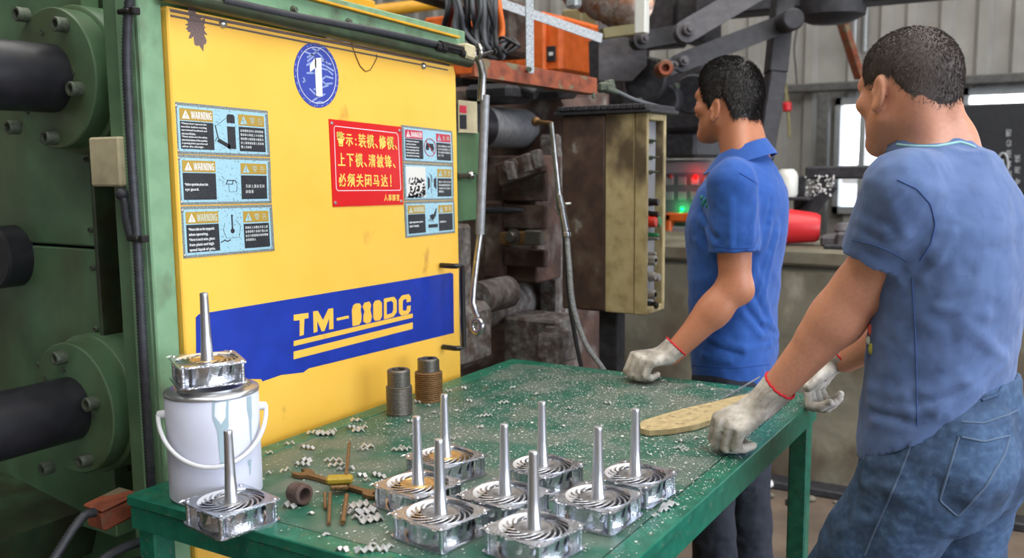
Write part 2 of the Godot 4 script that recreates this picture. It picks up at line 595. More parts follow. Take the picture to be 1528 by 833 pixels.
	func at(p: Vector3) -> float:
		var q := (p - lo) / cs
		if q.x < 0.0 or q.y < 0.0 or q.z < 0.0 or q.x >= nx - 1 or q.y >= ny - 1 or q.z >= nz - 1:
			return 0.2
		var i := (int(q.z) * ny + int(q.y)) * nx + int(q.x)
		q -= q.floor()
		var sy := nx
		var sz := nx * ny
		var a := lerpf(lerpf(f[i], f[i + 1], q.x), lerpf(f[i + sy], f[i + sy + 1], q.x), q.y)
		return lerpf(a, lerpf(lerpf(f[i + sz], f[i + sz + 1], q.x), lerpf(f[i + sz + sy], f[i + sz + sy + 1], q.x), q.y), q.z)
	func mesh() -> ArrayMesh:
		var vs := PackedVector3Array()
		var ns := PackedVector3Array()
		var ix := PackedInt32Array()
		var id := PackedInt32Array()
		id.resize(nx * ny * nz)
		id.fill(-1)
		var sy := nx
		var sz := nx * ny
		var far := cs * 4.5
		for z in nz - 1:
			for y in ny - 1:
				var i := z * sz + y * sy - 1
				for x in nx - 1:
					i += 1
					var a := f[i]
					if a > far or a < -far:
						continue
					var b := f[i + 1]
					var c := f[i + sy]
					var d := f[i + sy + 1]
					var e := f[i + sz]
					var g := f[i + sz + 1]
					var h := f[i + sz + sy]
					var w := f[i + sz + sy + 1]
					var neg := int(a < 0.0) + int(b < 0.0) + int(c < 0.0) + int(d < 0.0) + int(e < 0.0) + int(g < 0.0) + int(h < 0.0) + int(w < 0.0)
					if neg == 0 or neg == 8:
						continue
					var s := Vector3.ZERO
					var cnt := 0
					if (a < 0.0) != (b < 0.0): s += Vector3(a / (a - b), 0, 0); cnt += 1
					if (c < 0.0) != (d < 0.0): s += Vector3(c / (c - d), 1, 0); cnt += 1
					if (e < 0.0) != (g < 0.0): s += Vector3(e / (e - g), 0, 1); cnt += 1
					if (h < 0.0) != (w < 0.0): s += Vector3(h / (h - w), 1, 1); cnt += 1
					if (a < 0.0) != (c < 0.0): s += Vector3(0, a / (a - c), 0); cnt += 1
					if (b < 0.0) != (d < 0.0): s += Vector3(1, b / (b - d), 0); cnt += 1
					if (e < 0.0) != (h < 0.0): s += Vector3(0, e / (e - h), 1); cnt += 1
					if (g < 0.0) != (w < 0.0): s += Vector3(1, g / (g - w), 1); cnt += 1
					if (a < 0.0) != (e < 0.0): s += Vector3(0, 0, a / (a - e)); cnt += 1
					if (b < 0.0) != (g < 0.0): s += Vector3(1, 0, b / (b - g)); cnt += 1
					if (c < 0.0) != (h < 0.0): s += Vector3(0, 1, c / (c - h)); cnt += 1
					if (d < 0.0) != (w < 0.0): s += Vector3(1, 1, d / (d - w)); cnt += 1
					id[i] = vs.size()
					vs.append(lo + (Vector3(x, y, z) + s / cnt) * cs)
					ns.append(Vector3(b + d + g + w - a - c - e - h, c + d + h + w - a - b - e - g, e + g + h + w - a - b - c - d).normalized())
		for z in range(1, nz - 1):
			for y in range(1, ny - 1):
				var i := z * sz + y * sy
				for x in range(1, nx - 1):
					i += 1
					var a := f[i]
					if a > far or a < -far:
						continue
					var ins := a < 0.0
					if ins != (f[i + 1] < 0.0):
						_quad(ix, id[i], id[i - sy], id[i - sy - sz], id[i - sz], ins)
					if ins != (f[i + sy] < 0.0):
						_quad(ix, id[i], id[i - sz], id[i - sz - 1], id[i - 1], ins)
					if ins != (f[i + sz] < 0.0):
						_quad(ix, id[i], id[i - 1], id[i - 1 - sy], id[i - sy], ins)
		var am := ArrayMesh.new()
		var arr := []
		arr.resize(Mesh.ARRAY_MAX)
		arr[Mesh.ARRAY_VERTEX] = vs
		arr[Mesh.ARRAY_NORMAL] = ns
		arr[Mesh.ARRAY_INDEX] = ix
		if ix.size():
			am.add_surface_from_arrays(Mesh.PRIMITIVE_TRIANGLES, arr)
		return am
	func _quad(ix: PackedInt32Array, a: int, b: int, c: int, d: int, ins: bool) -> void:
		if a < 0 or b < 0 or c < 0 or d < 0:
			return
		if ins:
			ix.append(a); ix.append(c); ix.append(b); ix.append(a); ix.append(d); ix.append(c)
		else:
			ix.append(a); ix.append(b); ix.append(c); ix.append(a); ix.append(c); ix.append(d)

func _ready() -> void:
	set_view()
	make_materials()
	build_hall()
	build_machine()
	build_door()
	build_die_side()
	build_background()
	build_table()
	build_castings()
	build_table_things()
	build_workers()

# ---------------------------------------------------------------- camera, sky, lights
func set_view() -> void:
	var cam := Camera3D.new()
	cam.name = "camera"
	var b := Basis(Vector3.UP, deg_to_rad(-58.6)) * Basis(Vector3.RIGHT, deg_to_rad(-7.2)) * Basis(Vector3.BACK, deg_to_rad(-0.54))
	eye = Transform3D(b, Vector3(0, 1.42, 0))
	cam.transform = eye
	cam.fov = rad_to_deg(2.0 * atan(416.5 / FOC))
	cam.near = 0.05
	cam.far = 200.0
	var lens := CameraAttributesPhysical.new()
	lens.frustum_focal_length = 40.0
	lens.frustum_focus_distance = 2.0
	lens.exposure_aperture = 4.5
	cam.attributes = lens
	add_child(cam)
	cam.current = true
	var env := Environment.new()
	env.background_mode = Environment.BG_SKY
	var sky := Sky.new()
	var sm := ProceduralSkyMaterial.new()
	sm.sky_top_color = Color(0.80, 0.87, 0.97)
	sm.sky_horizon_color = Color(0.97, 0.98, 1.0)
	sm.ground_bottom_color = Color(0.42, 0.41, 0.40)
	sm.ground_horizon_color = Color(0.6, 0.6, 0.6)
	sm.sky_energy_multiplier = 2.6
	sm.ground_energy_multiplier = 1.4
	sky.sky_material = sm
	env.sky = sky
	env.tonemap_mode = Environment.TONE_MAPPER_LINEAR
	env.tonemap_exposure = 1.13
	env.sdfgi_enabled = true
	env.ssao_enabled = true
	env.ssil_enabled = true
	var we := WorldEnvironment.new()
	we.name = "world"
	we.environment = env
	add_child(we)
	# rows of lamp panels under the roof, each a glowing panel with a light just below it
	for spot in [[-1.2, 1.6], [1.4, 1.6], [4.0, 1.6], [0.2, -2.6], [2.8, -2.6], [5.4, -2.6]]:
		var lamp := AreaLight3D.new()
		lamp.name = "lamp_light"
		lamp.area_size = Vector2(1.5, 3.2)
		lamp.light_energy = 9.0 if spot[1] > 0.0 else 3.0
		lamp.light_color = Color(1.0, 0.985, 0.96)
		lamp.area_range = 40.0
		lamp.area_attenuation = 2.0
		lamp.shadow_enabled = true
		lamp.transform = Transform3D(Basis(Vector3.RIGHT, -PI / 2), Vector3(spot[0], 5.38, spot[1]))
		add_child(lamp)

# ---------------------------------------------------------------- materials
func make_materials() -> void:
	var m: StandardMaterial3D
	m = mottled("door_yellow", [[0.0, rgb(245, 190, 72)], [0.5, rgb(249, 195, 78)], [1.0, rgb(251, 199, 86)]], 1.1, 0.42, 0.0, 4, 0.01)
	stained(m, [[0.0, rgb(140, 90, 30, 0.0)], [0.84, rgb(150, 95, 30, 0.0)], [0.93, rgb(140, 84, 34, 0.25)], [1.0, rgb(110, 76, 50, 0.5)]], 0.9, 21, 0.012, 5, 1.6)
	m = mottled("stripe_blue", [[0.0, rgb(20, 48, 150)], [1.0, rgb(26, 58, 172)]], 0.7, 0.4, 0.0, 5)
	m = mottled("machine_green", [[0.0, rgb(78, 110, 80)], [0.5, rgb(90, 124, 92)], [1.0, rgb(102, 136, 102)]], 0.9, 0.38, 0.0, 7, 0.012)
	stained(m, [[0.0, rgb(60, 54, 34, 0.0)], [0.45, rgb(66, 60, 34, 0.0)], [0.72, rgb(74, 64, 34, 0.5)], [1.0, rgb(46, 40, 28, 0.85)]], 1.6, 22, 0.006, 6, 1.8)
	m = mottled("post_green", [[0.0, rgb(112, 150, 116)], [0.5, rgb(122, 160, 126)], [1.0, rgb(130, 168, 132)]], 0.7, 0.4, 0.0, 8)
	stained(m, [[0.0, rgb(60, 60, 40, 0.0)], [0.6, rgb(70, 66, 40, 0.0)], [0.85, rgb(80, 64, 44, 0.4)], [1.0, rgb(60, 48, 36, 0.7)]], 0.9, 23, 0.012, 6, 1.5)
	m = mottled("dark_green", [[0.0, rgb(40, 56, 40)], [0.5, rgb(54, 74, 52)], [1.0, rgb(72, 98, 68)]], 0.6, 0.35, 0.0, 9)
	stained(m, [[0.0, rgb(40, 34, 26, 0.1)], [0.35, rgb(44, 36, 26, 0.2)], [0.75, rgb(50, 40, 28, 0.75)], [1.0, rgb(34, 28, 22, 0.95)]], 0.9, 24, 0.008, 6)
	m = mottled("black_sleeve", [[0.0, rgb(26, 26, 30)], [1.0, rgb(44, 44, 50)]], 0.5, 0.38, 0.0, 10)
	m = mottled("black_rubber", [[0.0, rgb(36, 38, 44)], [1.0, rgb(58, 60, 66)]], 0.2, 0.5, 0.0, 11)
	m = mottled("bolt_steel", [[0.0, rgb(70, 78, 66)], [1.0, rgb(104, 112, 96)]], 0.1, 0.5, 0.3, 12)
	m = mottled("cream_paint", [[0.0, rgb(186, 176, 142)], [1.0, rgb(206, 196, 162)]], 0.4, 0.5, 0.0, 13)
	stained(m, [[0.0, rgb(110, 90, 64, 0.0)], [0.55, rgb(110, 90, 64, 0.0)], [1.0, rgb(96, 76, 56, 0.5)]], 0.9, 25, 0.008)
	m = mottled("rust_brown", [[0.0, rgb(58, 42, 37)], [0.5, rgb(80, 59, 51)], [1.0, rgb(104, 76, 64)]], 0.8, 0.75, 0.0, 14, 0.008)
	stained(m, [[0.0, rgb(120, 116, 112, 0.0)], [0.5, rgb(130, 124, 118, 0.0)], [0.75, rgb(140, 134, 128, 0.35)], [1.0, rgb(176, 172, 168, 0.8)]], 0.9, 26, 0.009, 6)
	relief(m, 0.03, 0.35, 31)
	m = mottled("die_dust", [[0.0, rgb(92, 88, 86)], [0.5, rgb(122, 118, 115)], [1.0, rgb(160, 156, 152)]], 0.4, 0.85, 0.0, 15, 0.02)
	stained(m, [[0.0, rgb(70, 52, 44, 0.9)], [0.4, rgb(84, 62, 52, 0.5)], [0.55, rgb(90, 66, 54, 0.0)], [1.0, rgb(90, 66, 54, 0.0)]], 0.5, 27, 0.015)
	relief(m, 0.03, 0.3, 32)
	m = mottled("rust_orange", [[0.0, rgb(96, 50, 36)], [0.5, rgb(140, 72, 48)], [1.0, rgb(176, 96, 60)]], 0.5, 0.75, 0.0, 16, 0.015)
	stained(m, [[0.0, rgb(120, 130, 104, 0.9)], [0.36, rgb(116, 124, 98, 0.75)], [0.44, rgb(100, 70, 54, 0.0)], [1.0, rgb(100, 70, 54, 0.0)]], 0.7, 28, 0.01)
	m = mottled("control_rust", [[0.0, rgb(58, 42, 36)], [0.5, rgb(72, 53, 44)], [1.0, rgb(88, 64, 53)]], 0.7, 0.65, 0.0, 17)
	stained(m, [[0.0, rgb(120, 96, 74, 0.0)], [0.5, rgb(120, 100, 80, 0.0)], [0.8, rgb(128, 112, 96, 0.35)], [0.86, rgb(160, 156, 150, 0.55)], [1.0, rgb(176, 174, 168, 0.7)]], 0.8, 29, 0.012, 7, 1.3)
	m = mottled("control_cream", [[0.0, rgb(158, 142, 100)], [0.5, rgb(186, 170, 124)], [1.0, rgb(200, 186, 142)]], 0.5, 0.6, 0.0, 18, 0.015)
	stained(m, [[0.0, rgb(64, 48, 36, 0.0)], [0.46, rgb(84, 64, 46, 0.0)], [0.62, rgb(78, 60, 44, 0.55)], [0.74, rgb(66, 50, 38, 0.9)], [1.0, rgb(56, 42, 34, 0.95)]], 1.3, 30, 0.006, 6, 1.5)
	m = mottled("soot_black", [[0.0, rgb(34, 34, 38)], [0.5, rgb(48, 48, 53)], [1.0, rgb(66, 65, 70)]], 0.5, 0.6, 0.0, 19)
	m = mottled("arm_grey", [[0.0, rgb(66, 64, 68)], [0.5, rgb(84, 82, 86)], [1.0, rgb(104, 98, 102)]], 0.5, 0.55, 0.0, 20)
	m = mottled("furnace", [[0.0, rgb(98, 93, 79)], [0.4, rgb(112, 108, 92)], [0.7, rgb(124, 120, 103)], [1.0, rgb(140, 135, 117)]], 1.8, 0.8, 0.0, 41, 0.006, 6)
	stained(m, [[0.0, rgb(78, 62, 48, 0.9)], [0.3, rgb(88, 72, 56, 0.6)], [0.5, rgb(96, 78, 60, 0.0)], [0.78, rgb(160, 154, 138, 0.0)], [0.9, rgb(168, 162, 146, 0.4)], [1.0, rgb(180, 174, 158, 0.6)]], 1.3, 42, 0.007, 7, 1.7)
	relief(m, 0.03, 0.3, 43)
	m = mottled("floor_concrete", [[0.0, rgb(104, 90, 77)], [0.5, rgb(116, 101, 87)], [1.0, rgb(130, 114, 99)]], 1.4, 0.75, 0.0, 44, 0.008, 6)
	stained(m, [[0.0, rgb(54, 46, 40, 0.7)], [0.35, rgb(60, 50, 44, 0.35)], [0.6, rgb(60, 50, 44, 0.0)], [0.85, rgb(160, 148, 134, 0.0)], [1.0, rgb(160, 148, 134, 0.4)]], 2.4, 45, 0.008, 7)
	m = mottled("sheet_wall", [[0.0, rgb(132, 130, 126)], [0.5, rgb(148, 146, 141)], [1.0, rgb(164, 162, 157)]], 1.8, 0.6, 0.0, 46, 0.006)
	m = mottled("ceiling_sheet", [[0.0, rgb(150, 150, 150)], [1.0, rgb(176, 176, 176)]], 2.0, 0.7, 0.0, 47)
	m = mottled("girt_dark", [[0.0, rgb(70, 70, 70)], [1.0, rgb(96, 95, 92)]], 0.6, 0.6, 0.0, 48)
	m = mottled("bench_green", [[0.0, rgb(12, 84, 66)], [0.5, rgb(20, 100, 79)], [1.0, rgb(36, 120, 96)]], 0.5, 0.36, 0.0, 49, 0.02)
	stained(m, [[0.0, rgb(60, 70, 54, 0.0)], [0.68, rgb(70, 76, 58, 0.0)], [0.8, rgb(104, 108, 84, 0.4)], [1.0, rgb(150, 140, 112, 0.7)]], 0.3, 50, 0.03)
	m = mottled("bench_plate", [[0.0, rgb(24, 78, 62)], [0.4, rgb(34, 92, 74)], [0.7, rgb(48, 100, 84)], [1.0, rgb(66, 110, 96)]], 0.6, 0.42, 0.0, 51, 0.02)
	stained(m, [[0.0, rgb(116, 121, 113, 0.85)], [0.42, rgb(104, 113, 104, 0.62)], [0.7, rgb(80, 96, 86, 0.0)], [0.84, rgb(100, 78, 50, 0.0)], [0.94, rgb(110, 80, 50, 0.4)], [1.0, rgb(120, 84, 50, 0.6)]], 0.9, 52, 0.008, 8)
	m = base("hub_aluminium", rgb(150, 150, 152), 0.42, 0.9)
	m = base("bright_aluminium", rgb(244, 245, 248), 0.42, 0.8)
	m = mottled("cast_aluminium", [[0.0, rgb(178, 181, 188)], [0.5, rgb(206, 209, 216)], [1.0, rgb(230, 233, 240)]], 0.06, 0.24, 1.0, 53, 0.03)
	relief(m, 0.025, 0.05, 54)
	m = base("turned_aluminium", rgb(214, 216, 222), 0.33, 1.0)
	m = mottled("oxide_aluminium", [[0.0, rgb(190, 150, 90)], [0.5, rgb(206, 170, 112)], [1.0, rgb(214, 190, 140)]], 0.05, 0.4, 0.85, 55)
	m = mottled("chip_aluminium", [[0.0, rgb(196, 196, 196)], [1.0, rgb(232, 232, 230)]], 0.03, 0.45, 0.55, 56)
	m = base("dust_flake", rgb(214, 216, 212), 0.6, 0.25)
	m = mottled("can_white", [[0.0, rgb(204, 207, 224)], [1.0, rgb(212, 215, 231)]], 0.4, 0.35, 0.0, 57)
	m = base("can_rim", rgb(196, 198, 200), 0.3, 0.9)
	m = base("drip_blue", rgb(156, 178, 188), 0.5, 0.0)
	m = base("plastic_white", rgb(206, 208, 210), 0.45, 0.0)
	m = mottled("threaded_steel", [[0.0, rgb(76, 72, 68)], [0.5, rgb(112, 108, 102)], [1.0, rgb(146, 142, 134)]], 0.05, 0.45, 0.8, 58)
	m = mottled("rusty_steel", [[0.0, rgb(76, 56, 38)], [0.5, rgb(122, 92, 58)], [1.0, rgb(160, 126, 82)]], 0.05, 0.5, 0.5, 59)
	m = mottled("tool_yellow", [[0.0, rgb(140, 116, 26)], [1.0, rgb(186, 156, 40)]], 0.05, 0.55, 0.0, 60)
	m = mottled("bare_wood", [[0.0, rgb(160, 142, 104)], [0.5, rgb(178, 160, 118)], [1.0, rgb(192, 174, 134)]], 0.3, 0.8, 0.0, 61)
	stained(m, [[0.0, rgb(80, 64, 46, 0.0)], [0.7, rgb(80, 64, 46, 0.0)], [0.86, rgb(76, 60, 44, 0.5)], [1.0, rgb(56, 44, 34, 0.7)]], 0.3, 62, 0.02)
	m = mottled("chrome", [[0.0, rgb(150, 150, 150)], [1.0, rgb(200, 198, 194)]], 0.3, 0.25, 1.0, 63)
	m = mottled("bar_chrome", [[0.0, rgb(120, 122, 126)], [1.0, rgb(156, 158, 162)]], 0.3, 0.4, 0.35, 64)
	m = mottled("galvanised", [[0.0, rgb(140, 146, 148)], [1.0, rgb(186, 190, 192)]], 0.15, 0.45, 0.4, 65)
	stained(m, [[0.0, rgb(96, 96, 96, 0.0)], [0.6, rgb(90, 90, 90, 0.0)], [0.7, rgb(96, 90, 86, 0.6)], [1.0, rgb(70, 66, 64, 0.8)]], 0.15, 66, 0.03)
	m = mottled("robot_orange", [[0.0, rgb(206, 92, 30)], [0.5, rgb(226, 106, 40)], [1.0, rgb(236, 120, 54)]], 0.8, 0.45, 0.0, 67)
	m = mottled("pipe_yellow", [[0.0, rgb(204, 146, 22)], [1.0, rgb(226, 168, 36)]], 0.6, 0.5, 0.0, 68)
	m = mottled("olive_wall", [[0.0, rgb(120, 112, 78)], [1.0, rgb(148, 140, 100)]], 0.8, 0.6, 0.0, 69)
	m = mottled("foil_wrap", [[0.0, rgb(120, 90, 66)], [0.45, rgb(168, 160, 154)], [1.0, rgb(214, 212, 208)]], 0.3, 0.35, 0.6, 70, 0.02)
	stained(m, [[0.0, rgb(150, 84, 34, 0.9)], [0.42, rgb(150, 84, 34, 0.6)], [0.52, rgb(150, 84, 34, 0.0)], [1.0, rgb(150, 84, 34, 0.0)]], 0.5, 71, 0.012)
	m = base("cable_grey", rgb(86, 90, 96), 0.55, 0.0)
	m = base("cable_dark", rgb(48, 48, 52), 0.55, 0.0)
	m = base("cable_orange", rgb(226, 110, 34), 0.5, 0.0)
	m = base("cable_red", rgb(150, 50, 44), 0.5, 0.0)
	m = base("plate_blue", rgb(160, 202, 218), 0.35, 0.0)
	stained(m, [[0.0, rgb(60, 66, 66, 0.0)], [0.72, rgb(60, 66, 66, 0.0)], [0.8, rgb(70, 76, 76, 0.6)], [1.0, rgb(50, 52, 50, 0.8)]], 0.12, 72, 0.03)
	m = base("plate_edge", rgb(150, 160, 160), 0.5, 0.2)
	stained(m, [[0.0, rgb(40, 42, 40, 0.0)], [0.5, rgb(40, 42, 40, 0.0)], [0.6, rgb(50, 52, 50, 0.8)], [1.0, rgb(40, 42, 40, 0.9)]], 0.06, 73, 0.04)
	m = base("ochre_print", rgb(178, 146, 56), 0.45, 0.0)
	m = base("red_print", rgb(196, 48, 70), 0.45, 0.0)
	m = base("black_print", rgb(32, 34, 40), 0.45, 0.0)
	stained(m, [[0.0, rgb(150, 156, 156, 0.0)], [0.74, rgb(150, 156, 156, 0.0)], [0.8, rgb(160, 166, 166, 0.6)], [1.0, rgb(170, 176, 176, 0.7)]], 0.05, 74, 0.05)
	m = base("white_print", rgb(226, 230, 230), 0.5, 0.0)
	m = base("faded_print", rgb(196, 206, 190), 0.5, 0.0)
	m = base("sign_red", rgb(214, 24, 26), 0.35, 0.0)
	m = base("yellow_print", rgb(250, 226, 110), 0.45, 0.0)
	m = base("disc_blue", rgb(58, 74, 168), 0.4, 0.0)
	m = base("scratch_blue", rgb(150, 166, 214), 0.6, 0.0)
	m = base("screw_steel", rgb(190, 190, 188), 0.3, 0.9)
	m = base("handle_black", rgb(26, 25, 25), 0.3, 0.0)
	m = mottled("peeled_paint", [[0.0, rgb(96, 80, 78)], [1.0, rgb(134, 112, 108)]], 0.05, 0.7, 0.0, 75)
	m = base("button_red", rgb(214, 52, 36), 0.35, 0.0)
	m = base("button_green", rgb(30, 128, 70), 0.35, 0.0)
	m = base("button_grey", rgb(150, 146, 140), 0.5, 0.0)
	m = base("panel_grey", rgb(150, 152, 156), 0.55, 0.0)
	m = base("panel_dark", rgb(104, 108, 116), 0.5, 0.0)
	m = base("cover_red", rgb(206, 40, 46), 0.4, 0.0)
	m = base("bottle_white", rgb(220, 222, 214), 0.4, 0.0)
	m = mottled("cabinet_black", [[0.0, rgb(34, 36, 40)], [1.0, rgb(44, 46, 50)]], 0.6, 0.55, 0.0, 76)
	m = base("cabinet_print", rgb(168, 170, 172), 0.55, 0.0)
	m = base("paper_white", rgb(220, 218, 212), 0.8, 0.0)
	m = base("lamp_glow", Color(1, 1, 1), 0.6, 0.0)
	m.emission_enabled = true
	m.emission = Color(1.0, 0.99, 0.97)
	m.emission_energy_multiplier = 2.2
	for c in [["led_red", Color(1.0, 0.06, 0.05)], ["led_green", Color(0.1, 1.0, 0.45)]]:
		m = base(c[0], c[1], 0.4, 0.0)
		m.emission_enabled = true
		m.emission = c[1]
		m.emission_energy_multiplier = 1.2
	m = StandardMaterial3D.new()
	m.resource_name = "pane_glass"
	m.albedo_color = Color(1, 1, 1, 0.06)
	m.transparency = BaseMaterial3D.TRANSPARENCY_ALPHA
	m.roughness = 0.05
	mats["pane_glass"] = m

# ---------------------------------------------------------------- the hall
const WALL_X := 7.0

func ribbed(m: M, z0: float, z1: float, y0: float, y1: float, x: float) -> void:     # trapezoidal sheet facing -x, built of full-depth ribs
	var pitch := 0.21
	var z := z0
	while z < z1 - 0.01:
		var e := minf(z + pitch, z1)
		m.span(Vector3(x, y0, z), Vector3(x + 0.02, y1, e))
		var c := z + pitch * 0.5
		if c + 0.06 < z1:
			m.extrude(PackedVector2Array([Vector2(-0.055, 0), Vector2(0.055, 0), Vector2(0.03, 0.035), Vector2(-0.03, 0.035)]), Transform3D(Basis(Vector3(0, 0, 1), Vector3(-1, 0, 0), Vector3(0, 1, 0)), Vector3(x, y0, c)), y1 - y0)
		z = e

func build_hall() -> void:
	var m := M.new()
	m.span(Vector3(-5, -0.12, -7.5), Vector3(WALL_X + 0.3, 0, 7.5))
	struct("floor", m, mats.floor_concrete, "stained brown-grey concrete workshop floor", "floor")
	m = M.new()
	m.span(Vector3(-5, 5.6, -7.5), Vector3(WALL_X + 0.3, 5.75, 7.5))
	struct("ceiling", m, mats.ceiling_sheet, "light grey sheet roof over the workshop", "ceiling")
	# lamp panels under the roof
	var k := 0
	for spot in [[-1.2, 1.6], [1.4, 1.6], [4.0, 1.6], [0.2, -2.6], [2.8, -2.6], [5.4, -2.6]]:
		var t := thing("roof_lamp", "white lamp panel under the roof, %s of the row %s" % [["first", "second", "third"][k % 3], "over the aisle" if k < 3 else "over the machines"], "lamp", Vector3(spot[0], 5.42, spot[1]))
		k += 1
		m = M.new()
		m.span(Vector3(-0.75, 0.0, -1.6), Vector3(0.75, 0.02, 1.6))
		obj("lamp_panel", m, mats.lamp_glow, t)
		m = M.new()
		m.span(Vector3(-0.8, 0.02, -1.65), Vector3(0.8, 0.18, 1.65), 0.01)
		obj("lamp_housing", m, mats.galvanised, t)
	# back wall (x = WALL_X): two openings
	var w1a := on_x(1250, 160, WALL_X).z
	var w1b := on_x(1334, 160, WALL_X).z
	var w2a := on_x(1438, 150, WALL_X).z
	var top1 := on_x(1260, 146, WALL_X).y
	var bot1 := on_x(1265, 318, WALL_X).y
	var top2 := on_x(1470, 130, WALL_X).y
	var lo_z := -7.5
	var hi_z := 7.5
	var wall := M.new()
	ribbed(wall, lo_z, w1a, 0.0, 5.6, WALL_X)
	ribbed(wall, w1a, w1b, top1, 5.6, WALL_X)
	ribbed(wall, w1a, w1b, 0.0, bot1, WALL_X)
	ribbed(wall, w1b, w2a, 0.0, 5.6, WALL_X)
	ribbed(wall, w2a, w2a + 3.2, top2, 5.6, WALL_X)
	ribbed(wall, w2a, w2a + 3.2, 0.0, 0.9, WALL_X)
	ribbed(wall, w2a + 3.2, hi_z, 0.0, 5.6, WALL_X)
	var wb := struct("wall_back", wall, mats.sheet_wall, "grey ribbed metal sheet wall behind the workers", "wall")
	for g in [[top2 + 0.045, 0.06], [3.9, 0.1]]:
		m = M.new()
		m.span(Vector3(WALL_X - 0.13, g[0] - g[1] * 0.5, lo_z), Vector3(WALL_X - 0.036, g[0] + g[1] * 0.5, hi_z), 0.008)
		obj("girt", m, mats.girt_dark, wb)
	m = M.new()
	var pz := on_x(1226, 250, WALL_X - 0.2).z
	m.span(Vector3(WALL_X - 0.2, 0, pz - 0.04), Vector3(WALL_X - 0.13, top2, pz + 0.04), 0.006)
	obj("upright", m, mats.girt_dark, wb)
	# window frames and panes
	k = 1
	for o in [[w1a, w1b, bot1, top1, 2], [w2a, w2a + 3.2, 0.9, top2, 4]]:
		m = M.new()
		var x0 := WALL_X - 0.06
		var x1 := WALL_X + 0.05
		m.span(Vector3(x0, o[2], o[0]), Vector3(x1, o[2] + 0.05, o[1]))
		m.span(Vector3(x0, o[3] - 0.05, o[0]), Vector3(x1, o[3], o[1]))
		for j in o[4] + 1:
			var z := lerpf(o[0], o[1] - 0.04, float(j) / o[4])
			m.span(Vector3(x0, o[2], z), Vector3(x1, o[3], z + 0.04))
		var wn := struct("window_%d" % k, m, mats.galvanised, ["tall window blown out by daylight behind the nearer worker's face", "long window strip above the black cabinet"][k - 1], "window")
		for j in o[4]:
			m = M.new()
			var z0 := lerpf(o[0], o[1] - 0.04, float(j) / o[4]) + 0.04
			var z1 := lerpf(o[0], o[1] - 0.04, float(j + 1) / o[4])
			m.span(Vector3(WALL_X, o[2] + 0.05, z0), Vector3(WALL_X + 0.004, o[3] - 0.05, z1))
			obj("pane", m, mats.pane_glass, wn)
		k += 1
	# the far side wall behind the machine, and the wall with the gate behind the camera
	m = M.new()
	m.span(Vector3(-5, 0, -7.65), Vector3(WALL_X + 0.3, 5.6, -7.5))
	struct("wall_left", m, mats.sheet_wall, "grey metal wall beyond the machine", "wall")
	m = M.new()
	m.span(Vector3(-5, 3.9, 7.5), Vector3(WALL_X + 0.3, 5.6, 7.65))
	m.span(Vector3(5.6, 0, 7.5), Vector3(WALL_X + 0.3, 3.9, 7.65))
	m.span(Vector3(-5, 0, 7.5), Vector3(-4.0, 3.9, 7.65))
	struct("wall_right", m, mats.sheet_wall, "grey metal wall with the wide open gate", "wall")
	m = M.new()
	m.span(Vector3(-5.15, 0, -7.5), Vector3(-5, 5.6, 7.5))
	struct("wall_front", m, mats.sheet_wall, "grey metal wall behind the viewer", "wall")
	# ground outside
	m = M.new()
	m.span(Vector3(-60, -0.3, -60), Vector3(60, -0.13, 60))
	struct("ground", m, mats.floor_concrete, "pale yard outside the hall", "ground")

# ---------------------------------------------------------------- the bench
const TX0 := 1.066
const TX1 := 2.47
const TZ0 := -1.511
const TZ1 := -0.56

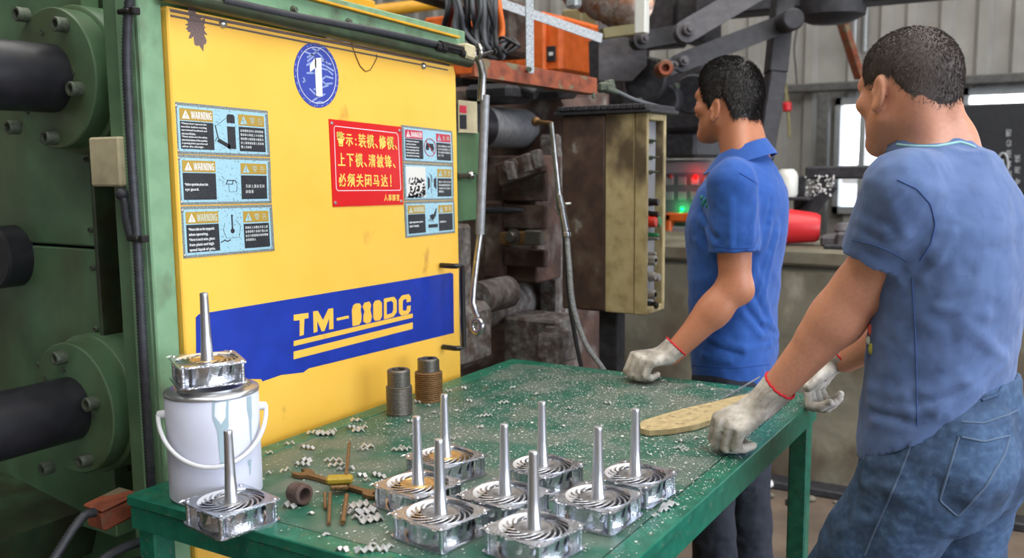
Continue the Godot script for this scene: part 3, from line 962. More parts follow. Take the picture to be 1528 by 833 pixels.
func build_table() -> void:
	var t := thing("workbench", "green painted steel workbench littered with aluminium swarf", "table")
	var m := M.new()
	var bw := 0.05
	m.span(Vector3(TX0 + bw + 0.0015, TOP - 0.012, TZ0 + bw + 0.0015), Vector3(TX1 - bw - 0.0015, TOP - 0.0008, TZ1 - bw - 0.0015))
	obj("top_plate", m, mats.bench_plate, t)
	for e in [[Vector3(TX0, 0, TZ0), Vector3(TX0 + bw, 0, TZ1)], [Vector3(TX1 - bw, 0, TZ0), Vector3(TX1, 0, TZ1)], [Vector3(TX0 + bw, 0, TZ0), Vector3(TX1 - bw, 0, TZ0 + bw)], [Vector3(TX0 + bw, 0, TZ1 - bw), Vector3(TX1 - bw, 0, TZ1)]]:
		m = M.new()
		m.span(e[0] + Vector3(0, TOP - 0.02, 0), e[1] + Vector3(0, TOP, 0), 0.002)
		obj("top_border", m, mats.bench_green, t)
	for e in [[Vector3(TX0 + 0.004, 0, TZ0 + 0.004), Vector3(TX0 + 0.05, 0, TZ1 - 0.004)], [Vector3(TX1 - 0.05, 0, TZ0 + 0.004), Vector3(TX1 - 0.004, 0, TZ1 - 0.004)], [Vector3(TX0 + 0.05, 0, TZ0 + 0.004), Vector3(TX1 - 0.05, 0, TZ0 + 0.05)], [Vector3(TX0 + 0.05, 0, TZ1 - 0.05), Vector3(TX1 - 0.05, 0, TZ1 - 0.004)]]:
		m = M.new()
		m.span(e[0] + Vector3(0, TOP - 0.066, 0), e[1] + Vector3(0, TOP - 0.0205, 0), 0.002)
		obj("apron", m, mats.bench_green, t)
	for x in [TX0 + 0.012, TX1 - 0.06]:
		for z in [TZ0 + 0.012, TZ1 - 0.06]:
			m = M.new()
			m.span(Vector3(x, 0.0, z), Vector3(x + 0.048, TOP - 0.0665, z + 0.048), 0.004)
			obj("leg", m, mats.bench_green, t)
	# dust and crumbs nobody could count
	var rng := RandomNumberGenerator.new()
	rng.seed = 77
	var bit := M.new()
	bit.face(PackedVector3Array([Vector3(-1, 0, -0.7), Vector3(0.8, 0.25, -1), Vector3(1, 0, 0.8), Vector3(-0.6, 0.3, 1)]), Vector3(0, -5, 0))
	bit.face(PackedVector3Array([Vector3(-1, 0, -0.7), Vector3(0.8, 0.25, -1), Vector3(1, -0.2, 0.8), Vector3(-0.6, 0, 1)]), Vector3(0, 5, 0))
	var mm := MultiMesh.new()
	mm.transform_format = MultiMesh.TRANSFORM_3D
	mm.mesh = bit.mesh()
	var spots := []
	var fn := FastNoiseLite.new()
	fn.seed = 5
	fn.frequency = 6.0
	while spots.size() < 20000:
		var x := rng.randf_range(TX0 + 0.02, TX1 - 0.01)
		var z := rng.randf_range(TZ0 + 0.01, TZ1 - 0.01)
		var thick := 0.12 + 0.75 * smoothstep(1.2, 1.8, x) * smoothstep(-1.5, -1.2, z) + 0.7 * fn.get_noise_2d(x, z)
		if rng.randf() < thick:
			var s := 0.0006 + 0.0014 * pow(rng.randf(), 3.0) + (0.003 * rng.randf() if rng.randf() < 0.025 else 0.0)
			spots.append(Transform3D(Basis(Vector3.UP, rng.randf() * TAU) * Basis(Vector3.RIGHT, rng.randf_range(-0.3, 0.3)) * Basis().scaled(Vector3(s, s, s * rng.randf_range(0.5, 1.0))), Vector3(x, TOP + 0.0006, z)))
	mm.instance_count = spots.size()
	for i in spots.size():
		mm.set_instance_transform(i, spots[i])
	var mi := MultiMeshInstance3D.new()
	mi.name = "metal_crumbs"
	mi.multimesh = mm
	mi.material_override = mats.dust_flake
	put(mi, self)
	tag(mi, "fine aluminium crumbs scattered over the green bench", "swarf", "", "stuff")

# ---------------------------------------------------------------- die-cast fan frames, each with its sprue standing up
func swirl_blade(m: M, a: float, r0: float, r1: float, top: float, low: float, sweep: float) -> void:
	var k := 6
	var up := []
	var dn := []
	for i in k + 1:
		var u := float(i) / k
		var r := lerpf(r0, r1, u)
		var an := a + sweep * u
		var d := Vector3(cos(an), 0, sin(an))
		var side := Vector3(-sin(an), 0, cos(an))
		up.append(d * r + Vector3(0, top - 0.0025 * u, 0))
		dn.append(d * r + Vector3(0, low, 0) + side * 0.009)
	for i in k:
		var q := PackedVector3Array([up[i], up[i + 1], dn[i + 1], dn[i]])
		var nn := (q[1] - q[0]).cross(q[3] - q[0]).normalized()
		var th := nn * 0.0016
		m.face(PackedVector3Array([q[0] + th, q[1] + th, q[2] + th, q[3] + th]), q[0] - th * 9.0)
		m.face(PackedVector3Array([q[0] - th, q[1] - th, q[2] - th, q[3] - th]), q[0] + th * 9.0)
		m.face(PackedVector3Array([q[0] + th, q[1] + th, q[1] - th, q[0] - th]), (q[2] + q[3]) * 0.5)

func build_castings() -> void:
	var hs := 0.0618          # half the square
	var ht := 0.0405
	var frame := M.new()
	# duct ring: outside near-cylindrical, inside flaring
	frame.lathe(Vector3.ZERO, Vector3.UP, PackedVector2Array([Vector2(0.050, 0.0), Vector2(0.0565, 0.0), Vector2(0.0545, 0.008), Vector2(0.0538, 0.018), Vector2(0.0545, 0.028), Vector2(0.0575, ht - 0.003), Vector2(0.0572, ht + 0.0008), Vector2(0.0562, ht + 0.0008), Vector2(0.0535, ht - 0.006), Vector2(0.0505, ht - 0.016), Vector2(0.050, 0.0)]), 40)
	# square flanges top and bottom with a round opening
	for lv in [[0.0, 0.0035, 0.0006], [ht - 0.0035, ht, -0.0012]]:
		var k := 48
		for i in k:
			var a0 := TAU * i / k
			var a1 := TAU * (i + 1) / k
			var sq := func(a: float) -> Vector3:
				var d := Vector2(cos(a), sin(a))
				var s: float = (hs + lv[2]) / maxf(absf(d.x), absf(d.y))
				s = minf(s, 0.0835)
				return Vector3(d.x * s, 0, d.y * s)
			var o0: Vector3 = sq.call(a0)
			var o1: Vector3 = sq.call(a1)
			var i0 := Vector3(cos(a0), 0, sin(a0)) * 0.057
			var i1 := Vector3(cos(a1), 0, sin(a1)) * 0.057
			var l := Vector3(0, lv[0], 0)
			var h := Vector3(0, lv[1], 0)
			frame.face(PackedVector3Array([i0 + h, i1 + h, o1 + h, o0 + h]), Vector3(0, -9, 0))
			frame.face(PackedVector3Array([i0 + l, i1 + l, o1 + l, o0 + l]), Vector3(0, 9, 0))
			frame.face(PackedVector3Array([o0 + l, o1 + l, o1 + h, o0 + h]), Vector3.ZERO)
	# corner posts and bosses
	for sx in [-1, 1]:
		for sz in [-1, 1]:
			frame.cyl(Vector3(sx * 0.0525, 0.003, sz * 0.0525), Vector3(sx * 0.0525, ht - 0.003, sz * 0.0525), 0.0045, -1.0, 10)
			frame.beam(Vector3(sx * 0.042, 0.019, sz * 0.042), Vector3(sx * 0.0525, 0.019, sz * 0.0525), 0.0035, ht - 0.006)
			frame.cyl(Vector3(sx * 0.0525, ht, sz * 0.0525), Vector3(sx * 0.0525, ht + 0.0015, sz * 0.0525), 0.004, 0.003, 10)
	# web that closes the bottom
	frame.lathe(Vector3.ZERO, Vector3.UP, PackedVector2Array([Vector2(0.0, 0.012), Vector2(0.052, 0.012), Vector2(0.052, 0.015), Vector2(0.0, 0.015)]), 32)
	var flash := M.new()      # ragged casting skin left at two edges
	var rng := RandomNumberGenerator.new()
	rng.seed = 12
	for e in 3:
		var side: Vector3 = [Vector3(-1, 0, 0), Vector3(0, 0, 1), Vector3(0, 0, -1)][e]
		var along := Vector3(side.z, 0, -side.x)
		var s := -0.05
		while s < 0.05:
			var wd := rng.randf_range(0.006, 0.016)
			var out := rng.randf_range(0.001, 0.006)
			var a := side * (hs - 0.0012) + along * s + Vector3(0, ht - 0.001, 0)
			var b := a + along * wd
			var c := (a + b) * 0.5 + side * out + Vector3(0, rng.randf_range(-0.001, 0.002), 0)
			flash.face(PackedVector3Array([a, b, c]), Vector3(0, -9, 0))
			flash.face(PackedVector3Array([a - Vector3(0, 0.0008, 0), b - Vector3(0, 0.0008, 0), c]), Vector3(0, 9, 0))
			s += wd * 0.8
	var hub := M.new()
	hub.lathe(Vector3(0, 0.0145, 0), Vector3.UP, PackedVector2Array([Vector2(0.034, 0.0), Vector2(0.034, 0.022), Vector2(0.0325, 0.026), Vector2(0.0305, 0.0262), Vector2(0.029, 0.0245), Vector2(0.0225, 0.0242), Vector2(0.0215, 0.0252), Vector2(0.0195, 0.0252), Vector2(0.0185, 0.0244), Vector2(0.0125, 0.0246), Vector2(0.0, 0.0246)]), 40)
	var sprue := M.new()
	sprue.lathe(Vector3(0, 0.0387, 0), Vector3.UP, PackedVector2Array([Vector2(0.0135, 0.0), Vector2(0.0122, 0.003), Vector2(0.0115, 0.008), Vector2(0.0112, 0.0085), Vector2(0.0092, 0.05), Vector2(0.0075, 0.12), Vector2(0.0078, 0.1235), Vector2(0.0068, 0.1262), Vector2(0.0035, 0.127), Vector2(0.0, 0.1262)]), 28)
	var blades := []
	for i in 16:
		var b := M.new()
		swirl_blade(b, TAU * i / 16.0, 0.0335, 0.0555, 0.0418, 0.016, 0.85)
		blades.append(b.mesh())
	var gate := M.new()       # the crescent of bright runner metal sloping in from the ring
	var gk := 18
	for i in gk:
		var q := []
		for j in 2:
			var u := float(i + j) / gk
			var a := lerpf(3.55, 5.75, u)
			var d := Vector3(cos(a), 0, sin(a))
			var w := 0.0195 * pow(sin(PI * u), 0.6)
			q.append(d * 0.0568 + Vector3(0, ht + 0.0012, 0))
			q.append(d * (0.0568 - w) + Vector3(0, ht + 0.0012 - w * 0.28, 0))
		gate.face(PackedVector3Array([q[0], q[2], q[3], q[1]]), Vector3(0, -9, 0))
		var dn := Vector3(0, -0.0016, 0)
		gate.face(PackedVector3Array([q[0] + dn, q[2] + dn, q[3] + dn, q[1] + dn]), Vector3(0, 9, 0))
		gate.face(PackedVector3Array([q[1], q[3], q[3] + dn, q[1] + dn]), q[0])
	var root := Node3D.new()
	root.name = "fan_casting"
	obj("frame", frame, mats.cast_aluminium, root)
	obj("flash", flash, mats.cast_aluminium, root)
	obj("hub", hub, mats.hub_aluminium, root)
	obj("sprue", sprue, mats.turned_aluminium, root)
	obj("gate", gate, mats.bright_aluminium, root)
	for b in blades:
		obj("blade", b, mats.cast_aluminium, root)
	# where each stands: x, z, base height, turn, tan hub?, label
	var spots := [
		[1.306, -1.002, TOP, -8.6, 1, "aluminium fan casting with tan hub, at the cluster's left beside the wrench"],
		[1.462, -1.052, TOP, -14.0, 1, "aluminium fan casting with tan hub, rearmost, nearest the threaded couplings"],
		[1.211, -0.884, TOP, -8.6, 0, "aluminium fan casting with bare hub at the front left of the cluster"],
		[1.342, -0.838, TOP, -7.0, 0, "aluminium fan casting with dark ringed hub, hemmed in at the middle of the cluster"],
		[1.508, -0.856, TOP, -12.0, 0, "aluminium fan casting with dark hub, standing at the back of the cluster beside open bench"],
		[1.234, -0.717, TOP, -9.0, 0, "aluminium fan casting frontmost in the cluster, cut off by the bottom of the photo"],
		[1.407, -0.688, TOP, -3.0, 0, "aluminium fan casting near the bench's right edge, in front of the rightmost one"],
		[1.548, -0.680, TOP, -6.0, 0, "aluminium fan casting rightmost in the cluster, nearest the gloved hand"],
		[1.158, -1.375, TOP + 0.2195, -31.0, 1, "aluminium fan casting with tan hub standing on the white paint can"],
		[1.074, -1.232, TOP, -10.0, 0, "aluminium fan casting alone on the bench corner, in front of the white can"],
	]
	var k := 0
	for s in spots:
		var o: Node3D = root if k == 0 else root.duplicate()
		o.name = "fan_casting"
		put(o, self)
		o.position = Vector3(s[0], s[2], s[1])
		o.rotation.y = deg_to_rad(s[3])
		for c in o.get_children():
			if String(c.name).begins_with("hub"):
				c.material_override = mats.oxide_aluminium if s[4] else mats.hub_aluminium
				if s[4]:
					c.set_meta("label", "tan stained hub disc")
		tag(o, s[5], "casting", "aluminium fan castings with sprues")
		k += 1

# ---------------------------------------------------------------- the yellow safety door and what is screwed to it
func door_sheet(a: Vector2, b: Vector2, c: Vector2, d: Vector2) -> Sheet:
	return Sheet.new([on_z(a.x, a.y, DOOR_Z), on_z(b.x, b.y, DOOR_Z), on_z(c.x, c.y, DOOR_Z), on_z(d.x, d.y, DOOR_Z)], Vector3(0, 0, 1))

func print_lines(sh: Sheet, lines: Array, s0: float, t0: float, width: float, dt: float, h: float, parent: Node) -> void:   # rows of small white type
	for i in lines.size():
		var tx: String = lines[i]
		if tx != "":
			type_on(sh, tx, s0, t0 + dt * i, s0 + width * minf(1.0, tx.length() / 20.0), t0 + dt * (i + 0.72), h, mats.white_print, parent, "small_print")

func mini_han(sh: Sheet, s0: float, t0: float, s1: float, rows: int, dt: float, cols: int, h: float, parent: Node, seed_: int) -> void:
	var keys := HAN.keys()
	var rng := RandomNumberGenerator.new()
	rng.seed = seed_
	var m := M.new()
	var ds := (s1 - s0) / cols
	for r in rows:
		var cnt := cols if r < rows - 1 else int(cols * 0.5)
		for c in cnt:
			sh.glyph(m, HAN[keys[rng.randi() % 19]], s0 + ds * c, t0 + dt * r, ds * 0.8, dt * 0.66, 0.0005, h)
	obj("small_print", m, mats.white_print, parent)

func triangle_mark(sh: Sheet, s: float, t: float, ds: float, dt: float, h: float, parent: Node, dark: Material, light: Material) -> void:
	var m := M.new()
	sh.poly(m, [Vector2(s, t + dt), Vector2(s + ds * 0.5, t), Vector2(s + ds, t + dt)], h, h + 0.0006)
	obj("alert_triangle", m, light, parent)
	m = M.new()
	sh.stroke(m, [Vector2(s + ds * 0.5, t + dt * 0.38), Vector2(s + ds * 0.5, t + dt * 0.68)], 0.0016, h + 0.0008)
	sh.stroke(m, [Vector2(s + ds * 0.5, t + dt * 0.82), Vector2(s + ds * 0.5, t + dt * 0.88)], 0.0016, h + 0.0008)
	obj("alert_triangle", m, dark, parent)

func warning_plate(door: Node3D, corners: Array, kind: int, label: String) -> void:
	var sh := door_sheet(corners[0], corners[1], corners[2], corners[3])
	var m := M.new()
	sh.slab(m, 0, 0, 1, 1, 0.0, 0.0016)
	var p := obj("warning_plate", m, mats.plate_edge, door, label)
	m = M.new()
	sh.slab(m, 0.035, 0.06, 0.965, 0.95, 0.0016, 0.0022)
	obj("plate_face", m, mats.plate_blue, p)
	var h := 0.0022
	var head: Material = mats.red_print if kind == 3 else mats.ochre_print
	var faded := kind in [4, 5]
	var word: String = "DANGER" if kind == 3 else "WARNING"
	if kind != 4:
		m = M.new()
		sh.slab(m, 0.055, 0.11, 0.385, 0.34, h, h + 0.0005)
		obj("header", m, head, p)
		triangle_mark(sh, 0.075, 0.14, 0.075, 0.17, h + 0.0005, p, head, mats.white_print if kind != 5 else mats.faded_print)
		type_on(sh, word, 0.165, 0.155, 0.37, 0.3, h + 0.0007, mats.faded_print if kind in [2, 5] else mats.white_print, p)
		m = M.new()
		sh.slab(m, 0.055, 0.36, 0.385, 0.90, h, h + 0.0005)
		obj("text_panel", m, mats.black_print, p)
	else:
		m = M.new()      # header and text worn to bare white, the ragged black print left below
		sh.slab(m, 0.05, 0.1, 0.42, 0.9, h, h + 0.0004)
		obj("worn_patch", m, mats.paper_white, p)
		var rng := RandomNumberGenerator.new()
		rng.seed = 8
		m = M.new()
		for i in 90:
			var s := rng.randf_range(0.06, 0.40)
			var t := 0.88 - 0.5 * pow(rng.randf(), 1.6)
			var w := rng.randf_range(0.01, 0.035)
			sh.poly(m, [Vector2(s, t), Vector2(minf(s + w, 0.42), t - 0.02), Vector2(minf(s + w, 0.42), t + 0.05), Vector2(s - 0.008, t + 0.04)], h + 0.0004, h + 0.0007)
		obj("text_panel", m, mats.black_print, p)
	m = M.new()
	sh.slab(m, 0.655, 0.13, 0.945, 0.36, h, h + 0.0005)
	obj("header", m, head, p)
	triangle_mark(sh, 0.675, 0.16, 0.075, 0.17, h + 0.0005, p, head, mats.plate_blue)
	han_line(sh, "危险" if kind == 3 else "警告", 0.78, 0.175, 0.06, 0.14, 0.085, 0.0007, h + 0.0009, mats.faded_print, p)
	m = M.new()
	sh.slab(m, 0.655, 0.39, 0.945, 0.90, h, h + 0.0005)
	obj("text_panel", m, mats.black_print, p)
	if kind == 0:
		print_lines(sh, ["*Please don't operate the", "machine before reading", "operational handbook and", "securities.", "*Please make sure the safety", "(interlock) device of the machine", "is opening before operation and", "after die change."], 0.065, 0.385, 0.25, 0.064, h + 0.0007, p)
	elif kind == 1:
		print_lines(sh, ["*Before operation please take", "  eye guard."], 0.07, 0.56, 0.23, 0.1, h + 0.0007, p)
	elif kind == 2:
		print_lines(sh, ["*Please take on the eyeguards", "when operating.", "*There is much noise, gloves", "from plant and high", "speed liquid of gate."], 0.075, 0.42, 0.26, 0.1, h + 0.0007, p)
	elif kind == 3:
		print_lines(sh, ["*Strictly don't dredge the", "  safety device.", "*It is easily danger for us", "  when opening of the", "  safety device when", "  the machine operating."], 0.065, 0.4, 0.24, 0.08, h + 0.0007, p)
	elif kind == 5:
		print_lines(sh, ["High temperature, please", "  don't touch."], 0.075, 0.55, 0.26, 0.1, h + 0.0007, p)
	if kind == 1:
		mini_han(sh, 0.7, 0.58, 0.92, 2, 0.12, 7, h + 0.0008, p, 3)
	elif kind in [0, 2]:
		mini_han(sh, 0.67, 0.44, 0.93, 4 if kind == 2 else 5, 0.085, 11, h + 0.0008, p, 4 + kind)
	elif kind != 5:
		mini_han(sh, 0.68, 0.46, 0.93, 4, 0.09, 9, h + 0.0008, p, 6 + kind)
	else:
		mini_han(sh, 0.67, 0.6, 0.94, 1, 0.09, 18, h + 0.0008, p, 9)
	# the pictogram in the middle
	m = M.new()
	var hh := h + 0.0001
	if kind == 0:      # a figure at a press, folding guard
		sh.poly(m, [Vector2(0.53, 0.19), Vector2(0.545, 0.15), Vector2(0.60, 0.15), Vector2(0.615, 0.19), Vector2(0.615, 0.33), Vector2(0.53, 0.33)], hh, hh + 0.0006)
		sh.slab(m, 0.53, 0.40, 0.615, 0.86, hh, hh + 0.0006)
		sh.poly(m, [Vector2(0.415, 0.72), Vector2(0.44, 0.66), Vector2(0.55, 0.78), Vector2(0.55, 0.87)], hh, hh + 0.0006)
		sh.stroke(m, [Vector2(0.405, 0.4), Vector2(0.43, 0.66)], 0.0022, hh + 0.0003)
		sh.stroke(m, [Vector2(0.415, 0.64), Vector2(0.40, 0.72)], 0.001, hh + 0.0003)
		sh.stroke(m, [Vector2(0.42, 0.4), Vector2(0.52, 0.24)], 0.0007, hh + 0.0003)
		sh.stroke(m, [Vector2(0.435, 0.66), Vector2(0.52, 0.76)], 0.0007, hh + 0.0003)
	elif kind == 1:    # eye guard
		sh.stroke(m, [Vector2(0.5, 0.5), Vector2(0.585, 0.5), Vector2(0.60, 0.53), Vector2(0.60, 0.56)], 0.0016, hh + 0.0003)
		sh.stroke(m, [Vector2(0.51, 0.5), Vector2(0.49, 0.58), Vector2(0.56, 0.58), Vector2(0.565, 0.5)], 0.0016, hh + 0.0003)
		sh.stroke(m, [Vector2(0.52, 0.6), Vector2(0.52, 0.74), Vector2(0.6, 0.74), Vector2(0.61, 0.58)], 0.0004, hh + 0.0003)
		for q in [0.48, 0.54, 0.6]:
			sh.stroke(m, [Vector2(0.45, q - 0.03 + (q - 0.54) * 0.6), Vector2(0.475, q)], 0.0004, hh + 0.0003)
	elif kind == 2:    # thermometer
		sh.stroke(m, [Vector2(0.53, 0.2), Vector2(0.53, 0.5)], 0.0035, hh + 0.0003)
		sh.disc(m, 0.53, 0.52, 0.0055, hh, hh + 0.0006)
		sh.stroke(m, [Vector2(0.45, 0.36), Vector2(0.43, 0.5), Vector2(0.46, 0.66), Vector2(0.6, 0.66), Vector2(0.62, 0.42), Vector2(0.57, 0.3)], 0.0004, hh + 0.0003)
		sh.stroke(m, [Vector2(0.4, 0.74), Vector2(0.44, 0.7), Vector2(0.47, 0.73), Vector2(0.5, 0.7)], 0.002, hh + 0.0003)
	elif kind == 3:    # the forbidden pictogram
		sh.slab(m, 0.44, 0.52, 0.50, 0.63, hh, hh + 0.0006)
		sh.slab(m, 0.54, 0.52, 0.60, 0.63, hh, hh + 0.0006)
		sh.slab(m, 0.45, 0.44, 0.59, 0.54, hh, hh + 0.0006)
	elif kind == 4:    # dies that close on a hand
		sh.poly(m, [Vector2(0.46, 0.35), Vector2(0.5, 0.42), Vector2(0.5, 0.62), Vector2(0.46, 0.72)], hh, hh + 0.0006)
		sh.poly(m, [Vector2(0.58, 0.42), Vector2(0.63, 0.36), Vector2(0.63, 0.7), Vector2(0.58, 0.62)], hh, hh + 0.0006)
		sh.stroke(m, [Vector2(0.52, 0.3), Vector2(0.53, 0.45), Vector2(0.52, 0.62), Vector2(0.53, 0.8)], 0.0012, hh + 0.0003)
		sh.stroke(m, [Vector2(0.49, 0.26), Vector2(0.54, 0.34), Vector2(0.55, 0.5)], 0.001, hh + 0.0003)
	else:              # a hand over a hot bar
		sh.poly(m, [Vector2(0.47, 0.42), Vector2(0.54, 0.38), Vector2(0.58, 0.5), Vector2(0.52, 0.56)], hh, hh + 0.0006)
		sh.poly(m, [Vector2(0.55, 0.42), Vector2(0.61, 0.2), Vector2(0.62, 0.24), Vector2(0.59, 0.48)], hh, hh + 0.0006)
		for j in 4:
			sh.stroke(m, [Vector2(0.485 + 0.022 * j, 0.5 - 0.005 * j), Vector2(0.445 + 0.03 * j, 0.58 + 0.012 * j)], 0.0013, hh + 0.0003)
		sh.slab(m, 0.44, 0.68, 0.63, 0.78, hh, hh + 0.0006)
	obj("pictogram", m, mats.black_print, p)
	if kind == 3:
		m = M.new()
		var ring := []
		for i in 25:
			ring.append(Vector2(0.52 + 0.115 * cos(TAU * i / 24), 0.55 + 0.25 * sin(TAU * i / 24)))
		sh.stroke(m, ring, 0.0018, hh + 0.001)
		sh.stroke(m, [Vector2(0.445, 0.37), Vector2(0.6, 0.73)], 0.0018, hh + 0.001)
		obj("ban_ring", m, mats.red_print, p)
	for q in [Vector2(0.03, 0.07), Vector2(0.975, 0.07), Vector2(0.975, 0.94), Vector2(0.03, 0.94)]:
		m = M.new()
		m.lathe(sh.at(q.x, q.y, 0.0022), sh.n, PackedVector2Array([Vector2(0.0032, 0), Vector2(0.0028, 0.0014), Vector2(0.0012, 0.002), Vector2(0, 0.002)]), 12)
		obj("screw", m, mats.screw_steel, p)

func build_door() -> void:
	var door := thing("safety_door", "yellow sliding safety door of the machine with warning signs and blue stripe", "door")
	var a := on_z(247, 8, DOOR_Z)
	var b := on_z(672.5, 95, DOOR_Z)
	var x0 := a.x
	var x1 := on_z(683, 330, DOOR_Z).x
	var m := M.new()
	m.extrude(PackedVector2Array([Vector2(x0, 0.1), Vector2(x1, 0.1), Vector2(x1, b.y - 0.03), Vector2(x1 - 0.012, b.y), Vector2(x0, a.y)]), Transform3D(Basis(), Vector3(0, 0, DOOR_Z - 0.03)), 0.03)
	var panel := obj("door_panel", m, mats.door_yellow, door)
	# folded lip along the top, side lip on the right, left edge bead
	m = M.new()
	m.beam(on_z(250, 22, DOOR_Z), on_z(668, 104, DOOR_Z), 0.004, 0.0035, Vector3(0, 0, 1), 0.001)
	m.beam(on_z(250, 14, DOOR_Z), on_z(670, 97, DOOR_Z), 0.006, 0.006, Vector3(0, 0, 1), 0.002)
	obj("top_seam", m, mats.peeled_paint, door)
	m = M.new()
	m.span(Vector3(x0 - 0.004, 0.1, DOOR_Z - 0.02), Vector3(x0 + 0.006, a.y - 0.004, DOOR_Z + 0.006), 0.003)
	obj("edge_bead", m, mats.door_yellow, door)
	m = M.new()
	m.span(Vector3(x1 + 0.0005, 1.30, DOOR_Z - 0.028), Vector3(x1 + 0.022, b.y - 0.06, DOOR_Z - 0.016), 0.002)
	m.cyl(Vector3(x1 + 0.006, b.y - 0.035, DOOR_Z - 0.02), Vector3(x1 + 0.006, b.y - 0.02, DOOR_Z - 0.02), 0.008, 0.006, 12)
	obj("edge_bracket", m, mats.olive_wall, door)
	# peeled patch at the top left corner
	var sh := door_sheet(Vector2(0, 0), Vector2(1000, 0), Vector2(1000, 800), Vector2(0, 800))
	m = M.new()
	var z := DOOR_Z
	var star := PackedVector2Array()
	var rng := RandomNumberGenerator.new()
	rng.seed = 3
	var cc := on_z(291, 38, z)
	for i in 40:
		var an := TAU * i / 40.0
		var r := 0.017 + 0.016 * rng.randf() * rng.randf() + (0.016 if absf(an - 5.0) < 0.5 or absf(an - 1.8) < 0.35 else 0.0)
		star.append(Vector2(cc.x + cos(an) * r * 1.1, cc.y + sin(an) * r * 1.1))
	m.extrude(star, Transform3D(Basis(), Vector3(0, 0, z)), 0.0005)
	obj("bare_patch", m, mats.peeled_paint, door)
	# dome bolts
	for q in [Vector2(331, 35), Vector2(631, 98)]:
		m = M.new()
		m.lathe(on_z(q.x, q.y, z), Vector3(0, 0, 1), PackedVector2Array([Vector2(0.0095, 0), Vector2(0.0095, 0.002), Vector2(0.0075, 0.006), Vector2(0.004, 0.008), Vector2(0, 0.0085)]), 20)
		obj("bolt", m, mats.screw_steel, door)
	# round number disc
	var dc := on_z(472, 112, z)
	var rad := absf(on_z(472, 64, z).y - on_z(472, 161, z).y) * 0.5
	m = M.new()
	m.cyl(dc, dc + Vector3(0, 0, 0.001), rad, rad, 48)
	var disc := obj("number_disc", m, mats.disc_blue, door, "round blue disc with a white numeral 1, its face scratched")
	var ds := Sheet.new([dc + Vector3(-rad, rad, 0), dc + Vector3(rad, rad, 0), dc + Vector3(rad, -rad, 0), dc + Vector3(-rad, -rad, 0)], Vector3(0, 0, 1))
	m = M.new()
	var ring := []
	for i in 49:
		ring.append(Vector2(0.5 + 0.43 * cos(TAU * i / 48), 0.5 + 0.43 * sin(TAU * i / 48)))
	ds.stroke(m, ring, 0.0018, 0.0012)
	obj("white_ring", m, mats.white_print, disc)
	m = M.new()
	for st in [[0.25, 0.16, 0.45, 0.2, 0.3, 0.3], [0.3, 0.24, 0.5, 0.14, 0.62, 0.2], [0.28, 0.36, 0.46, 0.28, 0.7, 0.26], [0.5, 0.3, 0.7, 0.34, 0.88, 0.4], [0.58, 0.38, 0.75, 0.4, 0.86, 0.46], [0.6, 0.56, 0.7, 0.5, 0.86, 0.52], [0.28, 0.48, 0.42, 0.47, 0.55, 0.48], [0.58, 0.56, 0.68, 0.62, 0.84, 0.6], [0.33, 0.72, 0.45, 0.8, 0.6, 0.78], [0.42, 0.72, 0.6, 0.68, 0.74, 0.64], [0.38, 0.9, 0.5, 0.84, 0.66, 0.78], [0.45, 0.93, 0.56, 0.9, 0.62, 0.92], [0.42, 0.1, 0.52, 0.12, 0.6, 0.07], [0.62, 0.22, 0.75, 0.3, 0.82, 0.3], [0.2, 0.56, 0.23, 0.6, 0.19, 0.62]]:
		ds.stroke(m, [Vector2(st[0], st[1]), Vector2(st[2], st[3]), Vector2(st[4], st[5])], 0.0042, 0.0011)
	for i in 26:
		var an := TAU * i / 26.0 + rng.randf() * 0.2
		var r := rng.randf_range(0.46, 0.49)
		ds.stroke(m, [Vector2(0.5 + r * cos(an), 0.5 + r * sin(an)), Vector2(0.5 + r * cos(an + 0.04), 0.5 + r * sin(an + 0.05))], 0.002, 0.0011)
	obj("scratch", m, mats.scratch_blue, disc)
	m = M.new()
	ds.poly(m, [Vector2(0.45, 0.24), Vector2(0.6, 0.22), Vector2(0.6, 0.82), Vector2(0.46, 0.82)], 0.0012, 0.0026)
	ds.poly(m, [Vector2(0.34, 0.36), Vector2(0.45, 0.24), Vector2(0.48, 0.24), Vector2(0.48, 0.38), Vector2(0.34, 0.46)], 0.0012, 0.0026)
	obj("numeral", m, mats.white_print, disc)
	# hanging wire
	m = M.new()
	var wire := PackedVector3Array()
	for q in [[523, 52], [525, 68], [531, 84], [537, 98], [545, 106], [552, 104], [557, 96], [562, 86], [561, 80]]:
		wire.append(on_z(q[0], q[1], z + 0.0018))
	m.tube(wire, 0.0012, 6)
	obj("wire", m, mats.rusty_steel, door, "bent thin wire hanging over the door's top edge")
	# the six warning plates
	warning_plate(door, [Vector2(256, 151), Vector2(398, 165), Vector2(402, 234), Vector2(260, 229)], 0, "topmost blue warning plate at the door's left, with a figure at a press")
	warning_plate(door, [Vector2(260, 230), Vector2(402, 236), Vector2(404, 303), Vector2(264.5, 306)], 1, "middle blue warning plate at the door's left, with an eye guard")
	warning_plate(door, [Vector2(265.5, 308), Vector2(404.5, 305), Vector2(408.5, 374), Vector2(270, 386)], 2, "lowest blue warning plate at the door's left, with a thermometer")
	warning_plate(door, [Vector2(598, 186), Vector2(674, 195), Vector2(676, 245), Vector2(600, 241)], 3, "blue danger plate with red headers beside the red sign")
	warning_plate(door, [Vector2(600, 242), Vector2(676, 246), Vector2(676.5, 298), Vector2(602, 300)], 4, "worn blue warning plate with its left print rubbed off")
	warning_plate(door, [Vector2(602, 301), Vector2(677, 299), Vector2(678.5, 347), Vector2(604.5, 355)], 5, "lowest blue warning plate at the door's right, with a hand over a bar")
	# red sign
	sh = door_sheet(Vector2(489.5, 177), Vector2(597.5, 189), Vector2(600.5, 305), Vector2(495.5, 308.5))
	m = M.new()
